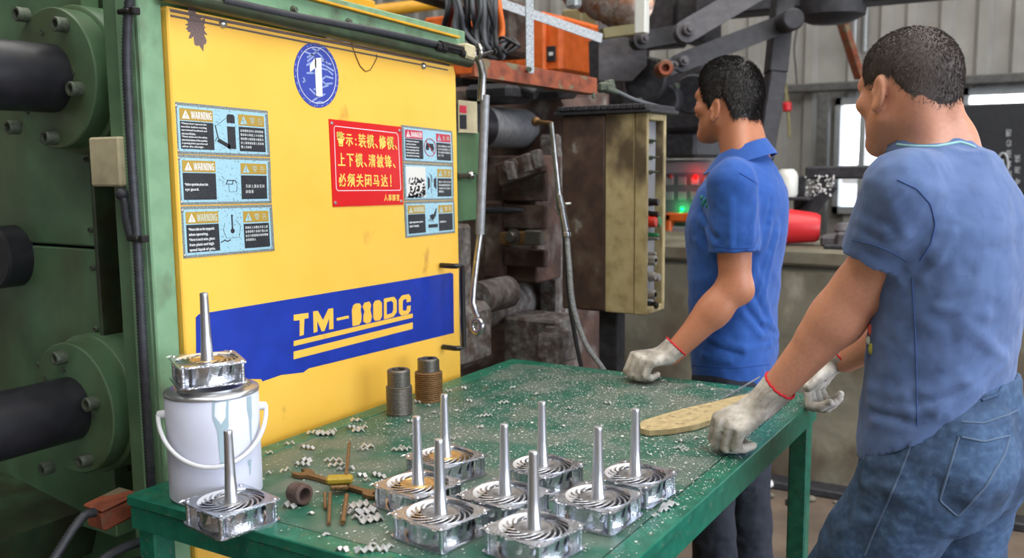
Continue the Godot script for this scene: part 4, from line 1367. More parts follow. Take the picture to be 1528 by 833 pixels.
	sh.slab(m, 0, 0, 1, 1, 0.0, 0.0025)
	var sign := obj("red_sign", m, mats.sign_red, door, "red notice board with yellow Chinese lettering in a white frame")
	m = M.new()
	var fr := [Vector2(0.055, 0.10), Vector2(0.07, 0.075), Vector2(0.92, 0.085), Vector2(0.945, 0.115), Vector2(0.965, 0.79), Vector2(0.95, 0.815), Vector2(0.07, 0.815), Vector2(0.05, 0.79), Vector2(0.055, 0.10)]
	sh.stroke(m, fr, 0.0018, 0.0027)
	obj("frame_line", m, mats.white_print, sign)
	han_line(sh, "警示：装模、修模、", 0.085, 0.135, 0.098, 0.165, 0.113, 0.0032, 0.0029, mats.yellow_print, sign)
	han_line(sh, "上下模、清披锋、", 0.085, 0.37, 0.098, 0.165, 0.117, 0.0032, 0.0029, mats.yellow_print, sign)
	han_line(sh, "必须关闭马达！", 0.085, 0.61, 0.098, 0.165, 0.117, 0.0032, 0.0029, mats.yellow_print, sign)
	han_line(sh, "人事部宣", 0.71, 0.865, 0.052, 0.085, 0.06, 0.0018, 0.0029, mats.yellow_print, sign)
	for q in [Vector2(0.03, 0.045), Vector2(0.965, 0.05), Vector2(0.965, 0.955), Vector2(0.03, 0.955)]:
		m = M.new()
		m.lathe(sh.at(q.x, q.y, 0.0025), sh.n, PackedVector2Array([Vector2(0.0045, 0), Vector2(0.004, 0.002), Vector2(0.0016, 0.003), Vector2(0, 0.003)]), 14)
		obj("screw", m, mats.screw_steel, sign)
	# blue stripe with the type lettering
	var outline := PackedVector2Array()
	for q in [[291, 474], [296, 469], [672, 407], [676, 409], [677, 497], [460, 550], [452, 556], [418, 560], [391, 569.5], [389, 566], [292, 566]]:
		var w := on_z(q[0], q[1], z)
		outline.append(Vector2(w.x, w.y))
	m = M.new()
	m.extrude(outline, Transform3D(Basis(), Vector3(0, 0, z + 0.0002)), 0.0006)
	var stripe := obj("blue_stripe", m, mats.stripe_blue, door, "blue painted stripe with yellow type lettering")
	sh = door_sheet(Vector2(436, 474), Vector2(614, 438), Vector2(614, 490), Vector2(436, 537))
	for e in [[0.585, 0.665], [0.835, 0.98]]:
		m = M.new()
		var g := door_sheet(Vector2(437, 474 + (537 - 474) * e[0] - 1.5), Vector2(615, 437 + 53 * e[0]), Vector2(615, 437 + 53 * e[1] + 2), Vector2(437, 474 + 63 * e[1] + 1))
		g.slab(m, 0, 0, 1, 1, 0.0008, 0.0016)
		obj("underline", m, mats.door_yellow, stripe)
	var T := func(p: Array) -> void:
		var q := []
		for i in range(0, p.size(), 2):
			var w := on_z(p[i], p[i + 1], z)
			q.append(Vector2(w.x, w.y))
		var mm := M.new()
		mm.extrude(PackedVector2Array(q), Transform3D(Basis(), Vector3(0, 0, z + 0.0006)), 0.001)
		obj("lettering", mm, mats.door_yellow, stripe)
	T.call([437, 470, 459, 467, 459, 475, 453, 476, 452, 500, 446, 502, 446, 478, 437, 479])
	T.call([466, 465, 473, 464, 481, 478, 489, 461, 496, 460, 496.5, 491, 490, 492, 490, 475, 483, 494, 479, 495, 472, 479, 472.5, 495, 467, 497])
	T.call([501, 475, 519, 471, 519.5, 475, 501.5, 479])
	T.call([524, 463, 526, 456, 530, 453, 536, 453, 538, 457, 537, 463, 538.5, 471, 538, 480, 535, 485, 525, 487])
	T.call([540, 458, 543, 452, 550, 450, 553, 455, 551.5, 463, 554, 472, 552, 481, 546, 483, 541, 480, 541.5, 470, 543, 465])
	T.call([556, 454, 559, 449, 565, 448, 569, 452, 569, 472, 566, 478, 559, 479, 556, 475])
	T.call([572, 446, 576, 445, 576, 476, 572, 477])
	T.call([576, 445, 587, 443, 591, 448, 591, 466, 586, 473, 576, 476, 576, 470, 584, 467.5, 586, 463, 586, 452, 583, 449, 576, 451])
	T.call([594, 448, 599, 441, 609, 439, 612, 443, 612, 450, 606, 451.5, 606, 446.5, 601.5, 447, 600, 450, 600, 463, 603, 464, 606, 463, 606.5, 457, 612, 456, 611.5, 464, 608, 469, 598, 471, 594.5, 467])
	# pull handle
	m = M.new()
	var hp := PackedVector3Array()
	var h0 := on_z(656, 396, z)
	var h1 := on_z(659, 518, z)
	var dx := 0.028
	for q in [[h0, 0.0, 0.004], [h0, 0.0, 0.045], [h0, dx * 0.25, 0.056], [h0, dx, 0.058], [h1, dx, 0.058], [h1, dx * 0.25, 0.056], [h1, 0.0, 0.045], [h1, 0.0, 0.004]]:
		hp.append(q[0] + Vector3(q[1], 0, q[2]))
	var curve := Curve3D.new()
	m.tube(hp, 0.0075, 12)
	obj("handle", m, mats.handle_black, door, "black bent pull handle")

# ---------------------------------------------------------------- axis-aligned blocks whose front face is surveyed
func xface(m: M, px0: float, py0: float, px1: float, py1: float, x: float, depth: float, bev := 0.004) -> void:
	var c := (px0 + px1) * 0.5
	m.span(Vector3(x, on_x(c, py1, x).y, on_x(px0, py0, x).z), Vector3(x + depth, on_x(c, py0, x).y, on_x(px1, py0, x).z), bev)
func zface(m: M, px0: float, py0: float, px1: float, py1: float, z: float, depth: float, bev := 0.004) -> void:
	var c := (px0 + px1) * 0.5
	m.span(Vector3(on_z(px0, py0, z).x, on_z(c, py1, z).y, z - depth), Vector3(on_z(px1, py0, z).x, on_z(c, py0, z).y, z), bev)
func socket_bolt(at: Vector3, axis: Vector3, r: float, h: float, parent: Node, mat: Material, called := "bolt") -> void:
	var m := M.new()
	m.lathe(at, axis, PackedVector2Array([Vector2(r, 0), Vector2(r, h * 0.9), Vector2(r * 0.9, h), Vector2(r * 0.62, h), Vector2(r * 0.58, h * 0.55), Vector2(0, h * 0.55)]), 18)
	obj(called, m, mat, parent)
func hex_bolt(at: Vector3, axis: Vector3, r: float, h: float, parent: Node, mat: Material, called := "bolt") -> void:
	var m := M.new()
	m.lathe(at, axis, PackedVector2Array([Vector2(r, 0), Vector2(r, h * 0.85), Vector2(r * 0.85, h), Vector2(0, h)]), 6)
	m.lathe(at - axis * 0.001, axis, PackedVector2Array([Vector2(r * 1.35, 0), Vector2(r * 1.35, h * 0.2), Vector2(0, h * 0.2)]), 16)
	obj(called, m, mat, parent)
func hose(pts: PackedVector3Array, r: float, pitch: float, k := 10) -> M:        # corrugated conduit along a smooth curve
	var c := Curve3D.new()
	for i in pts.size():
		var t := (pts[mini(i + 1, pts.size() - 1)] - pts[maxi(i - 1, 0)]) / 6.0
		c.add_point(pts[i], -t, t)
	var l := c.get_baked_length()
	var n := int(l / pitch * 2.0)
	var ps := PackedVector3Array()
	var rs := []
	for i in n + 1:
		ps.append(c.sample_baked(l * i / n, true))
		rs.append(r if i % 2 == 0 else r * 0.78)
	var m := M.new()
	m.tube(ps, rs, k)
	return m
func smooth_tube(pts: PackedVector3Array, r: float, k := 8) -> M:
	var c := Curve3D.new()
	for i in pts.size():
		var t := (pts[mini(i + 1, pts.size() - 1)] - pts[maxi(i - 1, 0)]) / 6.0
		c.add_point(pts[i], -t, t)
	var l := c.get_baked_length()
	var n := maxi(8, int(l / maxf(0.012, r * 1.2)))
	var ps := PackedVector3Array()
	for i in n + 1:
		ps.append(c.sample_baked(l * i / n, true))
	var m := M.new()
	m.tube(ps, r, k)
	return m

func build_machine() -> void:
	var mc := thing("die_casting_machine", "large green die-casting machine with black tie-bar sleeves at the photo's left", "machine")
	var m := M.new()
	var fx := 1.30
	# the platen the cover plates are bolted to, and its recessed strip beside the post
	m.span(Vector3(1.36, 0.3, -3.2), Vector3(1.75, 1.98, -1.585), 0.01)
	obj("platen", m, mats.machine_green, mc)
	var seam := on_x(70, 366, fx).y
	var rz := on_x(147, 400, fx).z
	for e in [[seam + 0.003, 1.96], [0.55, seam - 0.003]]:
		m = M.new()
		m.span(Vector3(fx, e[0], -3.0), Vector3(1.359, e[1], rz), 0.004)
		obj("cover_plate", m, mats.machine_green, mc)
	m = M.new()
	m.span(Vector3(fx - 0.012, 0.95, rz + 0.002), Vector3(1.359, 1.52, rz + 0.014), 0.003)
	obj("edge_strip", m, mats.dark_green, mc)
	for q in [[136, 343], [139, 400], [144, 491], [130, 238]]:
		var p := on_x(q[0], q[1], fx)
		socket_bolt(p, Vector3(-1, 0, 0), 0.006, 0.008, mc, mats.bolt_steel)
	# flanges with their socket bolts, and the black sleeved bars
	var bolts := [[[39, 22], [97, 37], [119, 133], [81, 205], [26, 190]], [[95, 533], [142, 601], [132, 686], [76, 697], [30, 640]]]
	var pins := [[[62, 47], [108, 107], [40, 166], [30, 185]], [[55, 545], [66, 565], [95, 552], [140, 621]]]
	var cen := [Vector3(1.22, 1.605, -1.89), Vector3(1.22, 0.88, -1.905)]
	for j in 2:
		m = M.new()
		var c: Vector3 = cen[j]
		m.lathe(c, Vector3(1, 0, 0), PackedVector2Array([Vector2(0, 0), Vector2(0.146, 0), Vector2(0.149, 0.003), Vector2(0.149, 0.045), Vector2(0.158, 0.047), Vector2(0.16, 0.05), Vector2(0.16, 0.14)]), 56)
		var fl := obj("flange", m, mats.machine_green, mc)
		for q in bolts[j]:
			socket_bolt(on_x(q[0], q[1], 1.22), Vector3(-1, 0, 0), 0.0155, 0.026, fl, mats.bolt_steel)
		for q in pins[j]:
			socket_bolt(on_x(q[0], q[1], 1.22), Vector3(-1, 0, 0), 0.0065, 0.0025, fl, mats.bolt_steel, "plug")
		m = M.new()
		m.lathe(c - Vector3(0.9, 0, 0), Vector3(1, 0, 0), PackedVector2Array([Vector2(0, 0), Vector2(0.072, 0), Vector2(0.072, 0.9)]), 40)
		obj("tie_bar_sleeve", m, mats.black_sleeve, mc)
	# bulky upper casting behind the upper flange
	m = M.new()
	m.lathe(Vector3(1.36, 1.605, -1.89), Vector3(1, 0, 0), PackedVector2Array([Vector2(0, -0.02), Vector2(0.2, -0.02), Vector2(0.21, 0.0), Vector2(0.24, 0.3), Vector2(0, 0.3)]), 40)
	obj("boss", m, mats.dark_green, mc)
	m = M.new()
	m.lathe(Vector3(1.36, 0.88, -1.905), Vector3(1, 0, 0), PackedVector2Array([Vector2(0, -0.02), Vector2(0.18, -0.02), Vector2(0.19, 0.0), Vector2(0.2, 0.3), Vector2(0, 0.3)]), 40)
	obj("boss", m, mats.dark_green, mc)
	# black disc at the photo's left edge
	m = M.new()
	var pc := on_x(-14, 385, 1.24)
	m.cyl(pc, pc + Vector3(0.07, 0, 0), 0.075, -1.0, 36, 0.006)
	obj("cap", m, mats.black_sleeve, mc)
	# the post at the door's hinge side: angle section, and a yellow strip behind it
	m = M.new()
	m.span(Vector3(1.188, 0.0, -1.568), Vector3(1.2435, 1.86, -1.556), 0.003)
	m.span(Vector3(1.188, 0.0, -1.625), Vector3(1.200, 1.86, -1.5685), 0.003)
	obj("post", m, mats.post_green, mc)
	m = M.new()
	m.span(Vector3(1.215, 1.66, -1.66), Vector3(1.23, 1.95, -1.635), 0.002)
	obj("strip", m, mats.door_yellow, mc)
	m = M.new()
	m.span(Vector3(1.2, 0.3, -1.68), Vector3(1.36, 1.9, -1.63), 0.004)
	obj("filler_plate", m, mats.machine_green, mc)
	# cream box
	m = M.new()
	var b0 := on_x(143, 205, 1.195)
	var b1 := on_x(192, 278, 1.195)
	m.span(Vector3(1.175, b1.y, b0.z), Vector3(1.23, b0.y, b1.z), 0.004)
	obj("junction_box", m, mats.cream_paint, mc, "cream junction box")
	# corrugated conduits
	var pts := PackedVector3Array()
	for q in [[196, -30], [190, 20], [188, 90], [192, 180], [197, 265], [203, 350], [207, 420], [212, 520], [218, 620], [224, 720], [228, 800]]:
		pts.append(on_x(q[0], q[1], 1.168))
	m = hose(pts, 0.0102, 0.0066)
	var cd := obj("conduit", m, mats.black_rubber, mc, "black corrugated conduit")
	for q in [[189, 17], [203, 356]]:
		m = M.new()
		var p := on_x(q[0], q[1], 1.168)
		m.box(p, Vector3(0.026, 0.010, 0.034), Basis(), 0.003)
		m.box(p + Vector3(0, 0, 0.022), Vector3(0.018, 0.014, 0.012), Basis(), 0.002)
		obj("clip", m, mats.handle_black, cd)
	pts = PackedVector3Array()
	for q in [[177, 289], [184, 300], [188, 330], [195, 356]]:
		pts.append(on_x(q[0], q[1], 1.18))
	m = hose(pts, 0.0095, 0.006)
	m.ball(on_x(181, 290, 1.18), Vector3(0.013, 0.013, 0.013))
	obj("conduit", m, mats.black_rubber, mc)
	# the rail over the door with its hose, fitting and cover strip
	var z := DOOR_Z
	m = M.new()
	m.cyl(on_z(240, -12, z + 0.02), on_z(700, 92, z + 0.02), 0.0165, -1.0, 20)
	var rail := obj("door_rail", m, mats.dark_green, mc, "dark green round door rail")
	m = smooth_tube(PackedVector3Array([on_z(330, 0, z + 0.03), on_z(430, 22, z + 0.03), on_z(560, 46, z + 0.03), on_z(650, 66, z + 0.03), on_z(692, 78, z + 0.03)]), 0.0095, 10)
	obj("hose", m, mats.black_rubber, rail)
	m = M.new()
	for q in [[648, 68], [656, 70], [684, 77]]:
		var p := on_z(q[0], q[1], z + 0.03)
		m.cyl(p, p + Vector3(0.02, -0.004, 0), 0.0135, -1.0, 14)
	m.cyl(on_z(656, 66, z + 0.03), on_z(688, 74, z + 0.03), 0.012, -1.0, 14)
	obj("hose_end", m, mats.handle_black, rail)
	m = M.new()
	m.box(on_z(694, 77, z + 0.02), Vector3(0.05, 0.042, 0.045), Basis(Vector3.BACK, -0.1), 0.006)
	obj("fitting", m, mats.cream_paint, rail)
	m = M.new()
	var ra := on_z(262, -34, z - 0.02)
	var rb := on_z(690, 66, z - 0.02)
	m.beam(ra, rb, 0.02, 0.075, Vector3.UP, 0.003)
	obj("rail_plate", m, mats.post_green, rail)
	m = M.new()
	m.beam(on_z(262, -52, z - 0.02), on_z(676, 56, z - 0.02), 0.05, 0.006, Vector3.UP, 0.001)
	obj("cover_strip", m, mats.pipe_yellow, rail)
	m = M.new()
	m.beam(on_z(300, -38, z - 0.05), on_z(549, 14, z - 0.05), 0.05, 0.04, Vector3.UP, 0.003)
	obj("stop_block", m, mats.pipe_yellow, mc)
	for q in [[437, 14], [537, 40], [519, 32]]:
		hex_bolt(on_z(q[0], q[1], z + 0.012), Vector3(0, 0, 1), 0.007, 0.01, rail, mats.bolt_steel)
	# the bed below, with swarf lying on it
	m = M.new()
	m.span(Vector3(0.2, 0.0, -3.2), Vector3(3.6, 0.45, -2.12), 0.01)
	m.extrude(PackedVector2Array([Vector2(-2.08, 0.45), Vector2(-2.02, 0.59), Vector2(-2.3, 0.63), Vector2(-3.2, 0.66), Vector2(-3.2, 0.45)]), Transform3D(Basis(Vector3(0, 0, 1), Vector3(0, 1, 0), Vector3(-1, 0, 0)), Vector3(1.36, 0, 0)), 1.2)
	obj("bed", m, mats.dark_green, mc)
	m = M.new()
	m.span(Vector3(0.2, 0.0, -2.0), Vector3(1.8, 0.36, -1.66), 0.01)
	obj("base_rail", m, mats.dark_green, mc)
	# rusty junction box with hoses, low beside the bench
	m = M.new()
	var jb := on_z(166, 764, -1.72)
	m.box(jb, Vector3(0.085, 0.045, 0.06), Basis(Vector3.BACK, 0.12), 0.006)
	m.box(jb + Vector3(0, 0.026, 0), Vector3(0.09, 0.008, 0.065), Basis(Vector3.BACK, 0.12), 0.003)
	obj("terminal_box", m, mats.rust_orange, mc)
	for hs in [[[140, 766], [125, 770], [108, 790], [92, 815], [70, 850]], [[260, 800], [215, 808], [180, 820], [150, 838], [120, 870]], [[262, 830], [215, 836], [170, 850], [140, 880]]]:
		pts = PackedVector3Array()
		for q in hs:
			pts.append(on_z(q[0], q[1], -1.70 if hs[0][0] < 200 else -1.66))
		obj("conduit", hose(pts, 0.0105, 0.0065, 8), mats.black_rubber, mc)
	# right of the door: the fixed platen, its tie bars and the dusty lower castings
	m = M.new()
	m.span(Vector3(3.34, 0.25, -3.1), Vector3(3.72, 1.74, -1.76), 0.02)
	obj("fixed_platen", m, mats.rust_brown, mc)
	m = M.new()
	m.lathe(Vector3(3.32, 1.56, -1.93), Vector3(-1, 0, 0), PackedVector2Array([Vector2(0.21, -0.2), Vector2(0.2, 0.01), Vector2(0.185, 0.03), Vector2(0, 0.03)]), 40)
	obj("boss", m, mats.rust_brown, mc)
	m = M.new()
	xface(m, 803, 200, 832, 545, 3.26, 0.1, 0.012)
	obj("dust_guard", m, mats.die_dust, mc)
	for e in [[on_z(765, 191, -1.95), 0.078], [on_z(765, 452, -1.95), 0.07]]:
		m = M.new()
		var p: Vector3 = e[0]
		m.cyl(Vector3(2.3, p.y, p.z), Vector3(3.30, p.y, p.z), e[1], -1.0, 36)
		var tb := obj("tie_bar", m, mats.bar_chrome if p.y > 1.2 else mats.die_dust, mc)
		if p.y > 1.2:
			m = M.new()
			m.cyl(Vector3(2.3, p.y, p.z), Vector3(2.98, p.y, p.z), e[1] + 0.004, -1.0, 36, 0.003)
			obj("sleeve", m, mats.black_sleeve, tb)
	# green side piece and label beside the door edge
	m = M.new()
	zface(m, 681, 196, 716, 262, -1.66, 0.05)
	zface(m, 681, 262, 712, 330, -1.68, 0.05)
	obj("side_panel", m, mats.machine_green, mc)
	m = M.new()
	zface(m, 684, 150, 712, 198, -1.648, 0.004, 0.001)
	var lb := obj("label_plate", m, mats.cream_paint, mc)
	m = M.new()
	zface(m, 686, 157, 696, 168, -1.6465, 0.001, 0.0)
	obj("print_patch", m, mats.red_print, lb)
	m = M.new()
	zface(m, 686, 171, 696, 192, -1.6465, 0.001, 0.0)
	obj("print_patch", m, mats.black_print, lb)
	m = M.new()
	m.cyl(on_z(681, 262, -1.64), on_z(702, 262, -1.64), 0.009, -1.0, 12)
	m.ball(on_z(702, 261, -1.64), Vector3(0.014, 0.014, 0.014))
	obj("lever", m, mats.chrome, mc)
	m = M.new()
	zface(m, 683, 335, 704, 470, -1.75, 0.2, 0.01)
	zface(m, 684, 455, 738, 548, -1.72, 0.3, 0.025)
	m.cyl(on_z(712, 446, -1.8), on_z(712, 446, -1.8) + Vector3(0.2, 0, 0), 0.06, -1.0, 24)
	obj("lower_casting", m, mats.die_dust, mc)

func build_die_side() -> void:
	# the die between the platens
	var d := thing("casting_die", "rusty brown die block with clamps and grooves between the platens", "mould")
	var X := 3.05
	var m := M.new()
	xface(m, 718, 232, 800, 420, X, 0.2, 0.006)
	obj("die_half", m, mats.rust_brown, d)
	for g in [[246, 300], [306, 342], [372, 398]]:
		m = M.new()
		xface(m, 748, g[0], 812, g[1], X - 0.035, 0.034, 0.005)
		obj("insert", m, mats.rust_brown, d)
	m = M.new()
	xface(m, 720, 300, 746, 416, X - 0.06, 0.058, 0.01)
	obj("slide", m, mats.rust_brown, d)
	m = M.new()
	xface(m, 750, 476, 830, 545, X - 0.03, 0.2, 0.01)
	obj("die_foot", m, mats.die_dust, d)
	m = M.new()
	xface(m, 800, 500, 832, 545, X - 0.16, 0.12, 0.008)
	m.cyl(on_x(824, 500, X - 0.1), on_x(824, 488, X - 0.1), 0.03, 0.024, 12)
	obj("die_foot", m, mats.die_dust, d)
	# clamp with its bolts (upper) and the brass-lit nozzle clamp (lower)
	m = M.new()
	m.beam(on_x(746, 262, X - 0.08), on_x(808, 240, X - 0.08), 0.05, 0.085, Vector3.UP, 0.006)
	var cl := obj("clamp", m, mats.rust_brown, d)
	for q in [[760, 250], [785, 238], [800, 232]]:
		m = M.new()
		m.beam(on_x(q[0], q[1] - 8, X - 0.13), on_x(q[0] + 6, q[1] + 18, X - 0.13), 0.03, 0.028, Vector3(1, 0, 0), 0.003)
		obj("lug", m, mats.die_dust, cl)
	hex_bolt(on_x(763, 249, X - 0.11), Vector3(-1, 0, 0), 0.024, 0.03, cl, mats.die_dust)
	m = M.new()
	m.beam(on_x(750, 356, X - 0.09), on_x(812, 354, X - 0.09), 0.05, 0.05, Vector3.UP, 0.006)
	cl = obj("clamp", m, mats.rusty_steel, d)
	m = M.new()
	xface(m, 782, 344, 806, 366, X - 0.15, 0.04, 0.004)
	obj("shoe", m, mats.threaded_steel, cl)
	hex_bolt(on_x(766, 353, X - 0.12), Vector3(-1, 0, 0), 0.022, 0.03, cl, mats.threaded_steel)
	m = M.new()
	m.cyl(on_x(724, 314, X - 0.1), on_x(768, 314, X - 0.1), 0.013, -1.0, 14)
	m.cyl(on_x(768, 314, X - 0.1), on_x(780, 314, X - 0.1), 0.01, 0.008, 12)
	obj("hose_barb", m, mats.black_rubber, d)
	# blocks above, in the dark under the beam
	m = M.new()
	xface(m, 690, 124, 760, 152, 3.0, 0.2, 0.02)
	xface(m, 752, 116, 838, 146, 3.12, 0.16, 0.02)
	var up := obj("yoke", m, mats.soot_black, d)
	m = smooth_tube(PackedVector3Array([on_x(700, 135, 3.1), on_x(730, 140, 3.1), on_x(765, 128, 3.1), on_x(800, 140, 3.1)]), 0.02, 8)
	obj("hose", m, mats.cable_dark, up)

	# long ring spanner with a pipe slipped over its shank, hung up by the door
	var w := thing("ring_spanner", "long ring spanner with a steel pipe sleeve, hanging beside the yellow door's edge", "wrench")
	var P := func(px: float, py: float, dz := 0.0) -> Vector3:
		return deep(px, py, 2.74 + dz)
	m = M.new()
	m.tube(PackedVector3Array([P.call(712, 84), P.call(717, 96), P.call(720, 112), P.call(719, 128), P.call(718, 150)]), [0.011, 0.011, 0.012, 0.0125, 0.0125], 14)
	var rt := PackedVector3Array()
	var c: Vector3 = P.call(713, 78)
	var sx := eye.basis.x
	var sy := eye.basis.y
	var sz := eye.basis.z
	for i in 20:
		rt.append(c + (sx * 0.45 + sz * 0.75).normalized() * 0.019 * cos(TAU * i / 20.0) + sy * 0.021 * sin(TAU * i / 20.0))
	m.tube(rt, 0.0065, 8, true)
	m.tube(PackedVector3Array([P.call(717, 345), P.call(712, 380), P.call(707, 425), P.call(705, 452), P.call(709, 464), P.call(713, 474)]), [0.011, 0.0105, 0.01, 0.0095, 0.009, 0.009], 12)
	c = P.call(712, 487)
	rt = PackedVector3Array()
	for i in 24:
		rt.append(c + (sx * 0.85 + sz * 0.4).normalized() * 0.0155 * cos(TAU * i / 24.0) + sy * 0.0185 * sin(TAU * i / 24.0))
	m.tube(rt, 0.0095, 10, true)
	obj("spanner", m, mats.chrome, w)
	m = M.new()
	m.lathe(P.call(724, 142), P.call(716, 350) - P.call(724, 142), PackedVector2Array([Vector2(0.009, 0), Vector2(0.0135, 0), Vector2(0.0135, P.call(724, 142).distance_to(P.call(716, 350))), Vector2(0.009, P.call(724, 142).distance_to(P.call(716, 350)))]), 18)
	obj("pipe_sleeve", m, mats.bar_chrome, w)
	m = M.new()
	c = P.call(719, 80)
	m.cyl(c - Vector3(0.0, 0.004, 0.0), c + Vector3(0.06, 0.012, 0.0), 0.006, -1.0, 10)
	m.cyl(c + Vector3(0.06, 0.012, 0.0), c + Vector3(0.07, 0.012, 0.0), 0.011, -1.0, 6)
	obj("hanger_bolt", m, mats.handle_black, w)

	# spray lance and its hose at the control box
	var s := thing("spray_lance", "slim metal spray lance with a braided hose hanging down to the bench", "spray lance")
	var Q := func(px: float, py: float, dz := 0.0) -> Vector3:
		return deep(px, py, 2.98 + dz)
	m = M.new()
	m.cyl(Q.call(823, 183), Q.call(834, 290), 0.0085, 0.0095, 14)
	m.cyl(Q.call(834, 290), Q.call(845, 346), 0.0135, 0.0145, 14, 0.002)
	m.cyl(Q.call(837, 305), Q.call(839, 312), 0.018, -1.0, 6)
	m.cyl(Q.call(845, 346), Q.call(846, 354), 0.0165, -1.0, 14, 0.002)
	m.cyl(Q.call(834, 306), Q.call(852, 304), 0.007, 0.006, 8)
	m.cyl(Q.call(828, 308), Q.call(836, 322), 0.005, 0.005, 8)
	obj("lance", m, mats.chrome, s)
	m = smooth_tube(PackedVector3Array([Q.call(846, 354), Q.call(850, 400), Q.call(853, 440), Q.call(860, 475), Q.call(875, 515), Q.call(898, 548), Q.call(915, 575)]), 0.0085, 12)
	obj("hose", m, mats.galvanised, s)
	m = smooth_tube(PackedVector3Array([Q.call(843, 352, 0.03), Q.call(846, 400, 0.03), Q.call(850, 450, 0.04), Q.call(858, 500, 0.05), Q.call(870, 560, 0.05)]), 0.0075, 10)
	obj("hose", m, mats.cable_dark, s)
	m = M.new()
	m.cyl(Q.call(800, 181, 0.1), Q.call(824, 184), 0.008, 0.007, 10)
	m.ball(Q.call(800, 181, 0.1), Vector3(0.016, 0.016, 0.016))
	obj("elbow", m, mats.rusty_steel, s)

	# control box
	var cb := thing("control_box", "rust-stained cream control box with push buttons down its narrow face", "control box")
	m = M.new()
	m.box(deep(903, 130, 3.16), Vector3(0.05, 0.035, 0.05), Basis(Vector3.UP, 0.6), 0.008)
	m.cyl(deep(908, 120, 3.16), deep(912, 138, 3.16), 0.02, -1.0, 12, 0.004)
	m.cyl(deep(905, 132, 3.14), deep(922, 138, 3.16), 0.013, 0.009, 12)
	m.cyl(deep(886, 138, 3.1), deep(886, 146, 3.1), 0.006, -1.0, 8)
	obj("cable_gland", m, mats.bolt_steel, cb)
	var k0 := deep(966, 320, 3.06)
	var cx := k0.x
	var cz := k0.z
	var yt := on_x(966, 168, cx).y
	var yb := on_x(966, 471, cx).y
	var zl := on_x(838, 320, cx).z
	var zr := on_x(903, 320, cx).z
	var zs := on_x(947, 320, cx).z
	var x1 := on_z(993, 320, cz).x
	m = M.new()
	m.span(Vector3(cx, yb, zl), Vector3(x1 + 0.06, yt, zr - 0.0005), 0.006)
	obj("case", m, mats.control_rust, cb)
	m = M.new()
	m.span(Vector3(cx, yb, zr + 0.0005), Vector3(x1 + 0.02, yt, zs - 0.002), 0.003)
	obj("side_panel", m, mats.control_cream, cb)
	var fw := 0.022
	m = M.new()
	m.span(Vector3(cx - 0.004, yb, zs + 0.002), Vector3(cx + 0.012, yt, cz), 0.003)
	m.span(Vector3(x1 - 0.018, yb, zs + 0.002), Vector3(x1 + 0.004, yt, cz), 0.003)
	m.span(Vector3(cx + 0.0125, yt - fw, zs + 0.002), Vector3(x1 - 0.0185, yt, cz), 0.003)
	m.span(Vector3(cx + 0.0125, yb, zs + 0.002), Vector3(x1 - 0.0185, yb + fw, cz), 0.003)
	obj("bezel", m, mats.control_cream, cb)
	m = M.new()
	m.span(Vector3(cx + 0.0125, yb + fw, cz - 0.05), Vector3(x1 - 0.0185, yt - fw, cz - 0.03), 0.0)
	obj("button_panel", m, mats.panel_grey, cb)
	m = M.new()
	m.span(Vector3(cx - 0.02, yt + 0.001, zl - 0.02), Vector3(x1 + 0.08, yt + 0.014, cz + 0.015), 0.003)
	for i in 14:
		var zz := lerpf(zl, cz - 0.02, i / 13.0)
		m.span(Vector3(cx - 0.026, yt + 0.0145, zz), Vector3(x1 + 0.08, yt + 0.03, zz + 0.02), 0.002)
	obj("lid", m, mats.soot_black, cb)
	var xm := (cx + x1) * 0.5
	for q in [[355, "button_grey", 0.009], [378, "button_grey", 0.007], [331, "button_red", 0.018], [331, "button_green", 0.018], [352, "button_green", 0.009], [302, "handle_black", 0.012], [320, "handle_black", 0.01], [386, "button_grey", 0.014], [390, "button_grey", 0.014], [412, "button_grey", 0.014], [415, "button_grey", 0.014], [438, "button_grey", 0.014], [440, "button_grey", 0.014], [456, "handle_black", 0.012]]:
		var yy := on_z(978, q[0], cz).y
		var off := 0.0
		if q[1] == "button_red" or (q[1] == "button_grey" and int(q[0]) % 2 == 0):
			off = -0.018
		elif q[2] > 0.013:
			off = 0.016
		m = M.new()
		m.lathe(Vector3(xm + off, yy, cz - 0.03), Vector3(0, 0, 1), PackedVector2Array([Vector2(q[2] * 1.15, 0), Vector2(q[2] * 1.15, 0.012), Vector2(q[2], 0.013), Vector2(q[2], 0.034), Vector2(q[2] * 0.85, 0.038), Vector2(0, 0.038)]), 16)
		obj("push_button", m, mats[q[1]], cb)
	for r in [210, 235, 257]:
		for j in 3:
			m = M.new()
			var p := Vector3(xm - 0.02 + 0.02 * j, on_z(978, r, cz).y, cz - 0.03)
			m.cyl(p, p + Vector3(0, 0.002, 0.028), 0.004, 0.003, 8)
			m.cyl(p, p + Vector3(0, 0, 0.006), 0.008, -1.0, 10)
			obj("toggle_switch", m, mats.bolt_steel, cb)
	m = smooth_tube(PackedVector3Array([deep(918, 135, 3.2), deep(945, 148, 3.2), deep(975, 157, 3.25), deep(1005, 165, 3.4)]), 0.008, 8)
	obj("cable", m, mats.cable_grey, cb)
	m = M.new()
	m.span(Vector3(cx + 0.05, yb - 0.5, cz - 0.2), Vector3(cx + 0.12, yb - 0.001, cz - 0.13), 0.004)
	m.span(Vector3(cx + 0.0, 0.0, cz - 0.26), Vector3(cx + 0.2, 0.03, cz - 0.06), 0.004)
	m.span(Vector3(cx + 0.06, 0.03, cz - 0.19), Vector3(cx + 0.11, yb - 0.5, cz - 0.14), 0.004)
	obj("stand", m, mats.soot_black, cb)

